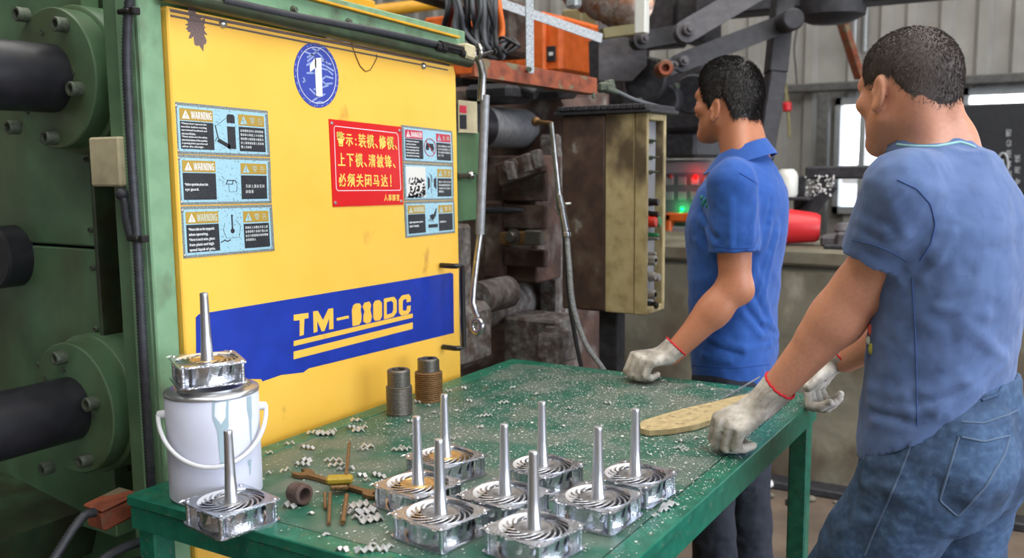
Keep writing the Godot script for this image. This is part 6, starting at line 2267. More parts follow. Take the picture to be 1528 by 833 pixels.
	var kx := (on_y(530, 738, TOP) - on_y(483, 740, TOP)).normalized()
	var kz := kx.cross(up)
	m = M.new()
	m.box(Vector3(0, 0.026, 0), Vector3(0.05, 0.014, 0.024), Basis(kx, up, kz), 0.004)
	obj("yoke", m, mats.tool_yellow, kt)
	m = M.new()
	m.box(Vector3(0, 0.0135, 0) + kz * 0.002, Vector3(0.034, 0.0105, 0.026), Basis(kx, up, kz), 0.003)
	obj("jaw", m, mats.rusty_steel, kt)
	for q in [[492, 737, 490, 783, 0.0034], [517, 740, 511, 781, 0.0046], [484, 736, 485, 760, 0.003]]:
		var a := on_y(q[0], q[1], TOP + 0.016) - kt.position
		var b := on_y(q[2], q[3], TOP + q[4] + 0.0005) - kt.position
		m = M.new()
		m.cyl(a, b, q[4], -1.0, 12)
		obj("rod", m, mats.rusty_steel, kt)
	var ra := on_y(516, 712, TOP + 0.03) - kt.position
	var rb := on_y(521, 662, TOP + 0.035) - kt.position
	m = M.new()
	m.cyl(ra, rb, 0.0038, 0.0034, 12)
	obj("rod", m, mats.rusty_steel, kt)

	# wooden paddle and two scribers
	var s0 := on_y(956, 636, TOP)
	var st := thing("wooden_paddle", "flat worn wooden paddle lying toward the nearer worker's fist", "paddle", Vector3(s0.x, TOP, s0.z))
	var poly := PackedVector2Array()
	for q in [[955, 632], [962, 627], [985, 620], [1020, 610], [1060, 601], [1096, 592], [1128, 586], [1120, 604], [1100, 612], [1075, 622], [1040, 634], [1000, 641], [970, 643], [957, 640]]:
		var p := on_y(q[0], q[1], TOP + 0.014) - st.position
		poly.append(Vector2(p.x, p.z))
	m = M.new()
	m.extrude(poly, Transform3D(Basis(Vector3(1, 0, 0), Vector3(0, 0, 1), Vector3(0, 1, 0)), Vector3(0, 0.0012, 0)), 0.0125, false)
	obj("blade", m, mats.bare_wood, st)
	var i2 := 0
	for q in [[1082, 594, 1134, 563], [1100, 598, 1140, 574]]:
		var a := on_y(q[0], q[1], TOP + 0.004)
		var b := on_y(q[2], q[3], TOP + 0.02)
		m = M.new()
		m.cyl(a, b, 0.0022, 0.0022, 8)
		m.cyl(a - (b - a).normalized() * 0.02, a, 0.0004, 0.0022, 8)
		var o := obj("scriber", m, mats.bar_chrome)
		tag(o, ["longer thin steel scriber leaning behind the fist, nearer the bench's far edge", "shorter thin steel scriber just behind the nearer worker's fist"][i2], "scriber", "steel scribers")
		i2 += 1

	# zigzag chips, one by one
	var kinds := []
	for i in 6:
		kinds.append(zigzag([3, 4, 6, 4, 2, 7][i], [0.0052, 0.0056, 0.006, 0.0066, 0.006, 0.006][i], [0.0062, 0.0064, 0.0068, 0.0076, 0.0026, 0.0066][i], [0.007, 0.008, 0.010, 0.014, 0.007, 0.024][i], 30 + i).mesh())
	var rng := RandomNumberGenerator.new()
	rng.seed = 91
	var sets := [
		["zigzag aluminium chip between the white can and the door", [[431, 664, 1], [401, 678, 0], [457, 671, 2], [470, 648, 2], [485, 649, 5], [495, 645, 1], [531, 629, 3], [527, 640, 2], [534, 645, 3], [541, 640, 1], [455, 690, 3], [449, 696, 2], [425, 704, 1], [402, 708, 0]]],
		["zigzag aluminium chip round the rusty spanner", [[497, 690, 2], [503, 697, 2], [510, 702, 1], [521, 701, 1], [548, 668, 3], [541, 673, 1], [540, 712, 1], [547, 719, 0], [563, 713, 2], [532, 757, 5], [546, 766, 5], [540, 774, 2], [553, 778, 5], [432, 757, 3], [463, 768, 4], [525, 768, 2]]],
		["zigzag aluminium chip by the threaded couplings", [[621, 602, 1], [640, 607, 0], [612, 631, 0], [647, 617, 4], [596, 673, 2], [606, 672, 1], [675, 657, 0], [668, 585, 1], [692, 581, 0], [615, 650, 4]]],
		["zigzag aluminium chip on the open middle of the bench", [[722, 622, 1], [730, 622, 0], [752, 603, 1], [757, 602, 0], [716, 639, 0], [850, 611, 0], [906, 603, 1], [911, 582, 0], [935, 565, 0], [962, 580, 4], [990, 570, 0], [1046, 577, 1], [840, 637, 4], [800, 590, 0], [765, 580, 0], [700, 600, 0]]],
		["zigzag aluminium chip near the bench's right edge", [[1016, 670, 1], [1023, 674, 0], [1017, 660, 0], [1000, 757, 3], [993, 764, 1], [978, 772, 0], [1040, 655, 4], [990, 748, 4]]],
		["zigzag aluminium chip along the bench's front edge", [[511, 823, 1], [542, 824, 3], [562, 822, 2], [556, 815, 4], [578, 820, 1], [486, 800, 4]]],
	]
	for g in sets:
		for q in g[1]:
			var p := on_y(q[0], q[1], TOP)
			var o := MeshInstance3D.new()
			o.name = "metal_chip"
			o.mesh = kinds[q[2]]
			o.material_override = mats.chip_aluminium
			o.position = p + Vector3(0, 0.0006, 0)
			o.rotation = Vector3(0, -1.02 + rng.randf_range(-0.7, 0.7) + (PI if rng.randf() < 0.5 else 0.0), rng.randf_range(-0.05, 0.05))
			put(o, self)
			var near := ""
			if "middle" in g[0]:
				near = " just behind the castings" if q[0] < 740 else " halfway across" if q[0] < 880 else " near the white fist"
			elif "can and" in g[0]:
				near = " nearer the can" if q[0] < 480 else " nearer the spanner"
			elif "spanner" in g[0]:
				near = ", on its clamp's left" if q[0] < 512 else ", below its right jaw" if q[1] > 750 else ", above its right jaw"
			elif "couplings" in g[0]:
				near = ", on their left" if q[0] < 620 else ", on their right"
			tag(o, ["short", "three-fold", "long", "broad", "tiny flat", "wide many-fold"][q[2]] + " " + g[0] + near, "metal chip", g[0].replace("chip", "chips"))

# ---------------------------------------------------------------- the two workers
func joined(ms: Array) -> ArrayMesh:         # several meshes as one surface
	var v := PackedVector3Array()
	var n := PackedVector3Array()
	var ix := PackedInt32Array()
	for m in ms:
		for s in m.get_surface_count():
			var a: Array = m.surface_get_arrays(s)
			var o := v.size()
			v.append_array(a[Mesh.ARRAY_VERTEX])
			n.append_array(a[Mesh.ARRAY_NORMAL])
			for i in a[Mesh.ARRAY_INDEX]:
				ix.append(i + o)
	var arr := []
	arr.resize(Mesh.ARRAY_MAX)
	arr[Mesh.ARRAY_VERTEX] = v
	arr[Mesh.ARRAY_NORMAL] = n
	arr[Mesh.ARRAY_INDEX] = ix
	var am := ArrayMesh.new()
	am.add_surface_from_arrays(Mesh.PRIMITIVE_TRIANGLES, arr)
	return am

func hit(b: Blob, px: float, py: float, d0: float, d1: float, miss := Vector3.INF) -> Vector3:     # where the sight line meets a field
	var d := d0
	while d < d1:
		if b.at(deep(px, py, d)) < 0.0:
			var lo := d - b.cs * 0.5
			for i in 6:
				var mid := (lo + d) * 0.5
				if b.at(deep(px, py, mid)) < 0.0:
					d = mid
				else:
					lo = mid
			return deep(px, py, lo)
		d += b.cs * 0.5
	return miss

func fold(b: Blob, line: Array, d0: float, d1: float, r: float, amp: float) -> void:
	var prev := Vector3.INF
	for i in line.size():
		var p := hit(b, line[i][0], line[i][1], d0, d1)
		if prev.is_finite() and p.is_finite() and prev.distance_to(p) < 0.2:
			b.cap(prev, p, 0.0, 0.0, r, 2, amp)
		prev = p

func seam(b: Blob, line: Array, d0: float, d1: float, r: float) -> M:       # a stitched seam lying on the cloth
	var pts := PackedVector3Array()
	for i in line.size() - 1:
		var n := maxi(3, int(Vector2(line[i][0], line[i][1]).distance_to(Vector2(line[i + 1][0], line[i + 1][1])) / 4.0))
		for j in n:
			var u := float(j) / n
			var p := hit(b, lerpf(line[i][0], line[i + 1][0], u), lerpf(line[i][1], line[i + 1][1], u), d0, d1)
			if p.is_finite() and (pts.is_empty() or p.distance_to(pts[-1]) < 0.06):
				pts.append(p)
	for i in range(1, pts.size() - 1):
		pts[i] = pts[i] * 0.5 + (pts[i - 1] + pts[i + 1]) * 0.25
	var m := M.new()
	if pts.size() > 1:
		m.tube(pts, r, 6)
	return m

func frame(o: Vector3, f: Vector3, up: Vector3) -> Transform3D:      # x = the person's left, y = up, z = forward
	f = (f - up * f.dot(up)).normalized()
	return Transform3D(Basis(up.cross(f), up, f), o)

func head_blob(t: Transform3D, cs: float, neck: Vector3, wide := 1.0, ear_y := -0.012) -> Blob:
	var c := t.origin
	var b := Blob.new(c.min(neck) - Vector3.ONE * 0.135, c.max(neck) + Vector3.ONE * 0.135, cs)
	var bs := t.basis
	var P := func(x, y, z): return t * Vector3(x * wide, y, z)
	b.ell(P.call(0, 0.022, -0.012), Vector3(0.075 * wide, 0.092, 0.094), bs, 0.02)
	b.ell(P.call(0, 0.035, 0.018), Vector3(0.066 * wide, 0.072, 0.07), bs, 0.02)
	b.ell(P.call(0, -0.045, 0.03), Vector3(0.06 * wide, 0.07, 0.056), bs, 0.025)
	b.cap(P.call(0.052, -0.055, 0.0), P.call(0.022, -0.098, 0.062), 0.019, 0.016, 0.03)
	b.cap(P.call(-0.052, -0.055, 0.0), P.call(-0.022, -0.098, 0.062), 0.019, 0.016, 0.03)
	b.cap(P.call(0.012, -0.1, 0.07), P.call(-0.012, -0.1, 0.07), 0.018, 0.018, 0.025)
	b.cap(P.call(0.042, 0.018, 0.072), P.call(-0.042, 0.018, 0.072), 0.014, 0.014, 0.02)
	for s in [-1, 1]:
		b.ell(P.call(s * 0.049, -0.022, 0.056), Vector3(0.022, 0.018, 0.022), bs, 0.02)
		b.ell(P.call(s * 0.033, -0.002, 0.09), Vector3(0.02, 0.013, 0.014), bs, 0.012, 1)
		b.ell(P.call(s * 0.033, -0.002, 0.074), Vector3(0.013, 0.012, 0.012), bs, 0.004)
	b.cap(P.call(0, 0.004, 0.084), P.call(0, -0.034, 0.104), 0.008, 0.011, 0.014)
	for s in [-1, 1]:
		b.ell(P.call(s * 0.012, -0.037, 0.092), Vector3(0.009, 0.008, 0.011), bs, 0.008)
	b.cap(P.call(0.022, -0.066, 0.079), P.call(-0.022, -0.066, 0.079), 0.007, 0.007, 0.01)
	b.cap(P.call(0.018, -0.077, 0.078), P.call(-0.018, -0.077, 0.078), 0.007, 0.007, 0.008)
	b.cap(P.call(0.024, -0.0715, 0.09), P.call(-0.024, -0.0715, 0.09), 0.0022, 0.0022, 0.004, 1)
	# neck, with the nape muscles
	b.cap(P.call(0, -0.05, -0.028), neck, 0.054, 0.062, 0.03)
	for s in [-1, 1]:
		b.cap(P.call(s * 0.028, -0.03, -0.062), neck + bs * Vector3(s * 0.045, 0.0, -0.03), 0.024, 0.03, 0.03)
		# ear: an oval plate with rim and bowl
		var eb := bs * Basis(Vector3.UP, s * -0.12) * Basis(Vector3.RIGHT, -0.15)
		var ec: Vector3 = P.call(s * 0.077, ear_y, -0.014)
		b.ell(ec, Vector3(0.0075, 0.032, 0.0185), eb, 0.008)
		b.ell(ec + eb * Vector3(s * 0.008, 0.004, 0.001), Vector3(0.006, 0.02, 0.0105), eb, 0.004, 1)
		b.ell(ec + eb * Vector3(s * 0.002, -0.027, 0.006), Vector3(0.006, 0.009, 0.008), eb, 0.006)
		b.ell(ec + eb * Vector3(s * 0.004, 0.0, 0.014), Vector3(0.004, 0.007, 0.004), eb, 0.004)
	return b

func hair_mesh(t: Transform3D, wide: float, thick: float, line: Callable, fn: FastNoiseLite, amp: float, neck: Vector3, crest := 0.0, fade := 0.0) -> ArrayMesh:
	var b := Blob.new(t.origin - Vector3(0.122, 0.125, 0.122), t.origin + Vector3(0.122, 0.15, 0.122), 0.004)
	var bs := t.basis
	var e := thick
	b.ell(t * Vector3(0, 0.022, -0.012), Vector3(0.075 * wide + e, 0.092 + e, 0.094 + e), bs, 0.02)
	b.ell(t * Vector3(0, 0.035, 0.018), Vector3(0.066 * wide + e, 0.072 + e, 0.07 + e), bs, 0.02)
	b.cap(t * Vector3(0, -0.05, -0.028), neck, 0.054 + e * 0.35, 0.06, 0.03)
	for s in [-1, 1]:
		b.cap(t * Vector3(s * 0.028, -0.03, -0.058), neck + bs * Vector3(s * 0.045, 0.0, -0.03), 0.024 + e * 0.35, 0.03, 0.03)
	if crest > 0.0:
		b.ell(t * Vector3(0, 0.04 + crest, 0.0), Vector3(0.066 * wide + e, 0.075 + e, 0.088 + e), bs, 0.02)
	b.rough(fn, amp)
	var inv := t.affine_inverse()
	for z in b.nz:
		for y in b.ny:
			var i := (z * b.ny + y) * b.nx
			for x in b.nx:
				if b.f[i] < 0.02 and b.f[i] > -0.03:
					var q := inv * (b.lo + Vector3(x, y, z) * b.cs)
					q.x = absf(q.x)
					var h: float = line.call(q)
					b.f[i] = maxf(b.f[i] + fade * (1.0 - smoothstep(0.0, 0.034, -h)), h)
				i += 1
	return b.mesh()

func hair_fuzz(t: Transform3D, src: ArrayMesh, n: int, length: float, mat: Material, parent: Node, seed_: int) -> void:    # single short hairs on the cap
	var rng := RandomNumberGenerator.new()
	rng.seed = seed_
	var a := src.surface_get_arrays(0)
	var vs: PackedVector3Array = a[Mesh.ARRAY_VERTEX]
	var ns: PackedVector3Array = a[Mesh.ARRAY_NORMAL]
	var m := M.new()
	var w := 0.0007
	m.face(PackedVector3Array([Vector3(-w, 0, 0), Vector3(w, 0, 0), Vector3(0, 1, 0)]), Vector3(0, 0, -1))
	m.face(PackedVector3Array([Vector3(0, 0, -w), Vector3(0, 0, w), Vector3(0, 1, 0)]), Vector3(-1, 0, 0))
	var mm := MultiMesh.new()
	mm.transform_format = MultiMesh.TRANSFORM_3D
	mm.mesh = m.mesh()
	var ts := []
	var crown := t * Vector3(0.01, 0.11, -0.06)
	for i in n:
		var k := rng.randi() % vs.size()
		var p := vs[k]
		var nn := ns[k]
		if nn.dot((p - t.origin).normalized()) < 0.3:
			continue
		var flow := (p - crown)
		flow = (flow - nn * flow.dot(nn)).normalized()
		var d := (nn * 0.55 + flow * 0.9 + Vector3(rng.randf() - 0.5, rng.randf() - 0.5, rng.randf() - 0.5) * 0.5).normalized()
		var x := d.cross(nn)
		x = x.normalized() if x.length() > 0.01 else d.cross(Vector3.UP).normalized()
		var l := length * rng.randf_range(0.6, 1.2)
		ts.append(Transform3D(Basis(x, d * l, x.cross(d)), p - nn * 0.001 + Vector3(rng.randf() - 0.5, rng.randf() - 0.5, rng.randf() - 0.5) * 0.003))
	mm.instance_count = ts.size()
	for i in ts.size():
		mm.set_instance_transform(i, ts[i])
	var mi := MultiMeshInstance3D.new()
	mi.name = "hair_strands"
	mi.multimesh = mm
	mi.material_override = mat
	mi.set_meta("kind", "stuff")
	parent.add_child(mi, true)

func eyes(t: Transform3D, parent: Node) -> void:
	for s in [-1, 1]:
		var m := M.new()
		m.ball(t * Vector3(s * 0.033, -0.002, 0.0765), Vector3(0.0115, 0.0095, 0.0115), t.basis, 12, 8)
		var e := obj("eye", m, mats.eye_white, parent)
		m = M.new()
		m.ball(t * Vector3(s * 0.034, -0.002, 0.0865), Vector3(0.0052, 0.0052, 0.0022), t.basis, 12, 8)
		obj("iris", m, mats.handle_black, e)
		m = M.new()
		m.tube(PackedVector3Array([t * Vector3(s * 0.016, 0.022, 0.087), t * Vector3(s * 0.034, 0.027, 0.084), t * Vector3(s * 0.052, 0.02, 0.072)]), [0.003, 0.004, 0.002], 6)
		obj("eyebrow", m, mats.hair_black, parent)

# a gloved hand: w wrist, hd towards the knuckles, nd out of the back of the hand, th +1 if the thumb lies towards hd x nd
func glove(w: Vector3, hd: Vector3, nd: Vector3, th: float, bends: Array, thumb: Array, cuff_to: Vector3, cs := 0.0032) -> Blob:
	nd = (nd - hd * nd.dot(hd)).normalized()
	var ld := hd.cross(nd) * th
	var mid := w + hd * 0.05 - nd * 0.012
	var lo := mid.min(cuff_to) - Vector3.ONE * 0.088
	var hi := mid.max(cuff_to) + Vector3.ONE * 0.088
	for q in thumb:
		if q is Vector3:
			lo = lo.min(q - Vector3.ONE * 0.025)
			hi = hi.max(q + Vector3.ONE * 0.025)
	var b := Blob.new(lo, hi, cs)
	var lat := [0.0325, 0.0112, -0.0112, -0.0325]
	var len := [[0.047, 0.029, 0.024], [0.051, 0.032, 0.025], [0.048, 0.030, 0.024], [0.038, 0.023, 0.022]]
	var rad := [0.0124, 0.0127, 0.0121, 0.011]
	var reach := [0.099, 0.104, 0.098, 0.09]
	# palm
	for i in 4:
		var k: Vector3 = w + hd * reach[i] + ld * lat[i] - nd * 0.002 * absf(i - 1.3)
		b.cap(w + hd * 0.012 + ld * lat[i] * 0.55, k - hd * 0.006, 0.0165, 0.0135, 0.012)
		var d := hd
		var p := k
		for j in 3:
			var ax: float = bends[i][j]
			var q := d * cos(ax) - nd_of(d, hd, nd) * sin(ax)
			d = q.normalized()
			var e: Vector3 = p + d * len[i][j]
			b.cap(p, e, rad[i] - 0.0006 * j, rad[i] - 0.0006 * (j + 1), 0.0035)
			p = e
	b.cap(w + hd * 0.03 + ld * 0.02 - nd * 0.012, w + hd * 0.05 + ld * 0.026 - nd * 0.014, 0.018, 0.015, 0.012)
	# thumb: three points relative to the wrist, in (hd, ld, nd)
	var pp := []
	for q in thumb:
		pp.append(q if q is Vector3 else w + hd * q[0] + ld * q[1] + nd * q[2])
	for j in pp.size() - 1:
		b.cap(pp[j], pp[j + 1], 0.0155 - 0.0018 * j, 0.0137 - 0.0018 * j, 0.006)
	# ribbed cuff
	var cd := (cuff_to - w).normalized()
	b.cap(w + hd * 0.012, cuff_to, 0.032, 0.0375, 0.012, 0, 0.0, nd * 1.12)
	var side := cd.cross(nd).normalized()
	var nn := side.cross(cd).normalized()
	for i in 22:
		var an := TAU * i / 22.0
		var off := side * cos(an) * 0.0355 + nn * sin(an) * 0.0315
		b.cap(w + hd * 0.005 + off * 0.95, cuff_to + off * 1.04, 0.0, 0.0, 0.0026, 2, 0.0022)
	b.plane(cuff_to, cd)
	return b

func nd_of(d: Vector3, hd: Vector3, nd: Vector3) -> Vector3:      # the finger's own back, as it curls in the plane of hd and nd
	var c := d.dot(hd)
	var s := -d.dot(nd)
	return (nd * c + hd * s).normalized()

func sleeve(b: Blob, s: Vector3, e: Vector3, part: float, r0: float, r1: float) -> void:     # an open short sleeve on the upper arm
	var h := s.lerp(e, part)
	var d := (e - s).normalized()
	b.cap(s, h, r0, r1, 0.01)
	b.plane_near(h, d, 0.12, 0.003)
	b.cap(h - d * 0.05, h + d * 0.1, r0 - 0.0125, r1 - 0.0125, 0.004, 1)

func glove_parts(b: Blob, w: Vector3, nd: Vector3, cuff_to: Vector3, parent: Node, label: String, rest := true) -> void:
	var fn := FastNoiseLite.new()
	fn.frequency = 60.0
	fn.seed = 4
	b.rough(fn, 0.0016)
	var gm := b.mesh()
	var low := 9.0
	for q in gm.surface_get_arrays(0)[Mesh.ARRAY_VERTEX]:
		if rest or q.z < TZ1:
			low = minf(low, q.y)
	var g := obj("glove", gm, mats.glove_knit, parent, label)
	g.position.y = clampf(TOP + 0.001 - low, -0.025, 0.03)      # the glove rests on the bench
	var cd := (cuff_to - w).normalized()
	var side := cd.cross(nd).normalized()
	var nn := side.cross(cd).normalized()
	var ring := PackedVector3Array()
	for i in 40:
		var an := TAU * i / 40.0
		ring.append(cuff_to + side * cos(an) * (0.0385 + 0.0006 * sin(i * 5.0)) + nn * sin(an) * 0.0343 + cd * 0.0012 * sin(i * 2.4))
	var m := M.new()
	m.tube(ring, 0.0026, 7, true)
	obj("hem", m, mats.hem_red, g, "red overlocked hem")

func people_materials() -> void:
	var m: StandardMaterial3D
	for s in [["skin_tan", rgb(176, 116, 86), rgb(192, 130, 99)], ["skin_warm", rgb(198, 138, 110), rgb(214, 153, 124)]]:
		m = mottled(s[0], [[0.0, s[1]], [1.0, s[2]]], 0.12, 0.46, 0.0, 80)
		m.subsurf_scatter_enabled = true
		m.subsurf_scatter_strength = 0.08
		relief(m, 0.06, 0.012, 81)
	m = mottled("hair_black", [[0.0, rgb(20, 18, 18)], [1.0, rgb(40, 36, 35)]], 0.03, 0.5, 0.0, 82)
	m = base("strand_dark", rgb(34, 30, 30), 0.35, 0.0)
	m = mottled("hair_cropped", [[0.0, rgb(48, 40, 38)], [0.5, rgb(66, 57, 54)], [1.0, rgb(92, 82, 78)]], 0.02, 0.6, 0.0, 83)
	m = base("strand_grey", rgb(84, 76, 73), 0.45, 0.0)
	m = base("eye_white", rgb(226, 220, 214), 0.2, 0.0)
	m = mottled("polo_blue", [[0.0, rgb(26, 74, 150)], [1.0, rgb(32, 86, 166)]], 0.3, 0.85, 0.0, 84)
	m.rim_enabled = true
	m.rim = 0.25
	relief(m, 0.25, 0.02, 85)
	m = base("polo_seam", rgb(20, 62, 134), 0.85, 0.0)
	m = mottled("tee_blue", [[0.0, rgb(76, 100, 146)], [0.6, rgb(86, 110, 156)], [1.0, rgb(94, 118, 164)]], 0.5, 0.9, 0.0, 86, 0.01)
	stained(m, [[0.0, rgb(50, 66, 104, 0.0)], [0.66, rgb(50, 64, 100, 0.0)], [0.8, rgb(50, 60, 92, 0.3)], [1.0, rgb(46, 54, 80, 0.5)]], 0.6, 87, 0.02)
	m.rim_enabled = true
	m.rim = 0.3
	m = base("tee_seam", rgb(62, 88, 142), 0.9, 0.0)
	m = base("tee_binding", rgb(150, 196, 196), 0.8, 0.0)
	m = mottled("denim", [[0.0, rgb(44, 66, 96)], [0.5, rgb(62, 88, 122)], [1.0, rgb(92, 120, 152)]], 0.22, 0.9, 0.0, 88, 0.02, 6)
	stained(m, [[0.0, rgb(40, 50, 66, 0.7)], [0.4, rgb(44, 54, 72, 0.4)], [0.52, rgb(60, 80, 110, 0.0)], [1.0, rgb(60, 80, 110, 0.0)]], 0.7, 89, 0.012)
	relief(m, 0.3, 0.03, 90)
	m = base("denim_stitch", rgb(80, 100, 126), 0.8, 0.0)
	m = mottled("trouser_black", [[0.0, rgb(30, 34, 44)], [1.0, rgb(42, 47, 58)]], 0.3, 0.9, 0.0, 91)
	m = mottled("glove_knit", [[0.0, rgb(200, 194, 186)], [1.0, rgb(228, 224, 216)]], 0.05, 0.95, 0.0, 92)
	stained(m, [[0.0, rgb(96, 90, 78, 0.85)], [0.32, rgb(116, 108, 94, 0.7)], [0.56, rgb(150, 142, 128, 0.4)], [0.78, rgb(190, 184, 172, 0.0)], [1.0, rgb(190, 184, 172, 0.0)]], 0.22, 93, 0.006, 4)
	relief(m, 0.35, 0.06, 94)
	m = base("hem_red", rgb(206, 34, 48), 0.85, 0.0)
	m = base("logo_green", rgb(30, 120, 110), 0.7, 0.0)
	m = base("print_coral", rgb(206, 92, 78), 0.7, 0.0)
	m = base("print_olive", rgb(168, 166, 70), 0.7, 0.0)
	m = base("print_pale", rgb(206, 214, 196), 0.7, 0.0)

func build_workers() -> void:
	people_materials()
	var fn := FastNoiseLite.new()
	fn.seed = 6
	fn.frequency = 9.0
	fn.fractal_octaves = 3
	var men := []
	for i in 2:
		var who := Node3D.new()
		who.name = "person"
		men.append(who)
	farther_worker(fn, men[0])
	nearer_worker(fn, men[1])
	for i in 2:
		put(men[i], self)
		tag(men[i], ["man in blue polo shirt leaning a gloved fist on the bench's far edge", "man in faded T-shirt and jeans with both gloved hands on the bench, seen from behind"][i], "person")

func farther_worker(fn: FastNoiseLite, who: Node3D) -> void:
	var f := Vector3(-0.02, 0, -1.0)
	var pel := deep(1098, 545, 2.86)
	who.position = Vector3(pel.x, 0, pel.z)
	var out := Transform3D(Basis(), -who.position)        # children keep world coordinates under the person's base
	var body := Node3D.new()
	var t := frame(Vector3(pel.x, 0, pel.z), f, Vector3(-0.015, 1, 0.0).normalized())
	var l := t.basis.x
	# head
	var hc := deep(1086, 152, 2.80)
	var ht := frame(hc, Vector3(0.30, 0, -0.954), Vector3(0.02, 1, 0.02).normalized())
	var neck := t * Vector3(0, 1.425, -0.015)
	var hb := head_blob(ht, 0.0042, neck, 1.0, -0.028)
	# arms
	var sl := t * Vector3(0.18, 1.35, -0.04)
	var el := deep(1098, 430, 2.63)
	var wl := deep(1002, 531, 2.65)
	var sr := t * Vector3(-0.165, 1.35, 0.0)
	var er := sr + Vector3(-0.01, -0.27, -0.06)
	var wr := er + Vector3(0.03, -0.24, 0.0)
	var ab := Blob.new(sl.min(el).min(wl) - Vector3.ONE * 0.08, sl.max(el).max(wl) + Vector3.ONE * 0.08, 0.006)
	ab.cap(sl, sl.lerp(el, 0.5), 0.056, 0.051, 0.02)
	ab.cap(sl.lerp(el, 0.5), el, 0.051, 0.043, 0.02)
	ab.cap(el + Vector3(0, 0.01, 0), el.lerp(wl, 0.35), 0.043, 0.046, 0.02)
	ab.cap(el.lerp(wl, 0.3), wl, 0.045, 0.029, 0.02)
	ab.ell(el + Vector3(0.012, -0.012, 0.012), Vector3(0.032, 0.03, 0.032), Basis(), 0.03)
	ab.cap(el.lerp(wl, 0.1) + Vector3(0, 0.02, 0), el.lerp(wl, 0.55) + Vector3(0, 0.012, 0), 0.026, 0.02, 0.03)
	var rb := Blob.new(sr.min(er).min(wr) - Vector3.ONE * 0.2, sr.max(er).max(wr) + Vector3.ONE * 0.14, 0.008)
	rb.cap(sr, er, 0.054, 0.042, 0.02)
	rb.cap(er, wr, 0.042, 0.028, 0.02)
	var fd := (wr - er).normalized()
	for i in 4:
		var k := wr + fd * 0.09 + l * (0.03 - 0.02 * i)
		rb.cap(wr, k, 0.018, 0.014, 0.012)
		rb.cap(k, k + fd * 0.035 - Vector3(0, 0.018, 0), 0.0105, 0.0095, 0.004)
		rb.cap(k + fd * 0.035 - Vector3(0, 0.018, 0), k + fd * 0.05 - Vector3(0, 0.045, 0), 0.0095, 0.0085, 0.004)
	rb.cap(wr + fd * 0.02 + l * 0.02, wr + fd * 0.08 + l * 0.05 - Vector3(0, 0.02, 0), 0.014, 0.011, 0.01)
	var tb := Blob.new(t * Vector3(0, 0.7, 0) - Vector3(0.3, 0, 0.3), t * Vector3(0, 1.55, 0) + Vector3(0.3, 0, 0.3), 0.014)
	tb.loft(t, [[0.72, 0, 0, 0.13, 0.085], [0.95, 0, 0, 0.125, 0.08], [1.2, 0, -0.01, 0.14, 0.09], [1.36, 0, -0.02, 0.12, 0.06], [1.44, 0, -0.02, 0.05, 0.045]])
	tb.cap(sl, sr, 0.035, 0.035, 0.03)
	var bm := obj("body", joined([hb.mesh(), ab.mesh(), rb.mesh(), tb.mesh()]), mats.skin_tan, who)
	bm.transform = out
	eyes(ht, bm)
	# hair
	var hn := FastNoiseLite.new()
	hn.frequency = 90.0
	hn.seed = 3
	var line := func(q: Vector3) -> float:
		# keep above the hairline: forehead, temple, round the ear, down to the nape
		var low := 0.0
		if q.z > 0.02:
			low = lerpf(-0.005, 0.066, smoothstep(0.025, 0.07, q.z))
		elif q.z > -0.03:
			low = lerpf(0.0, -0.005, smoothstep(-0.03, 0.02, q.z)) - 0.025 * smoothstep(-0.012, 0.006, q.z) * smoothstep(0.03, 0.012, q.z)
		else:
			low = lerpf(-0.085, 0.0, smoothstep(-0.075, -0.03, q.z)) + 0.25 * maxf(0.0, q.x - 0.035)
		return (low - q.y) * 0.8
	var hm := hair_mesh(ht, 1.0, 0.0075, line, hn, 0.0022, neck, 0.012, 0.006)
	var hair := obj("hair", hm, mats.hair_black, bm)
	hair_fuzz(ht, hm, 18000, 0.012, mats.strand_dark, hair, 5)
	# left glove: a fist on the bench
	var kn := Vector3(2.425, TOP + 0.062, -1.135)
	var hd := (kn - wl).normalized()
	var nd := (Vector3(-0.15, 1, 0.1)).normalized()
	var cuff := wl + (el - wl).normalized() * 0.02
	wl = cuff - (el - wl).normalized() * 0.035
	hd = (on_y(926, 545, TOP + 0.062) - wl).normalized()
	var gb := glove(wl, hd, nd, 1.0, [[1.25, 1.5, 0.7], [1.3, 1.5, 0.7], [1.3, 1.5, 0.7], [1.25, 1.5, 0.7]], [[0.03, 0.03, -0.012], [0.062, 0.045, -0.03], [0.092, 0.032, -0.045]], cuff)
	var holder := Node3D.new()
	glove_parts(gb, wl, nd, cuff, bm, "white knitted work glove clenched on the bench")
	# polo shirt
	var cs := 0.0065
	var sb := Blob.new(t * Vector3(0, 0.7, 0) - Vector3(0.32, 0, 0.32), t * Vector3(0, 1.53, 0) + Vector3(0.32, 0, 0.32), cs)
	sleeve(sb, sl, el, 0.64, 0.066, 0.071)
	sleeve(sb, sr, er, 0.62, 0.06, 0.066)
	sb.loft(t, [[0.745, 0, 0.0, 0.165, 0.112], [0.84, 0, 0.0, 0.175, 0.122], [0.96, 0, 0.004, 0.165, 0.124], [1.10, 0, 0.004, 0.172, 0.134], [1.24, 0, -0.004, 0.182, 0.142], [1.33, 0, -0.016, 0.17, 0.122], [1.395, 0, -0.022, 0.118, 0.088], [1.43, 0, -0.02, 0.074, 0.07], [1.44, 0, -0.018, 0.066, 0.066]], 2.25, 0.02)
	sb.cap(t * Vector3(0.09, 1.375, -0.02), sl + Vector3(0, 0.012, 0), 0.05, 0.056, 0.04)
	sb.cap(t * Vector3(-0.09, 1.375, -0.02), sr + Vector3(0, 0.012, 0), 0.05, 0.056, 0.04)
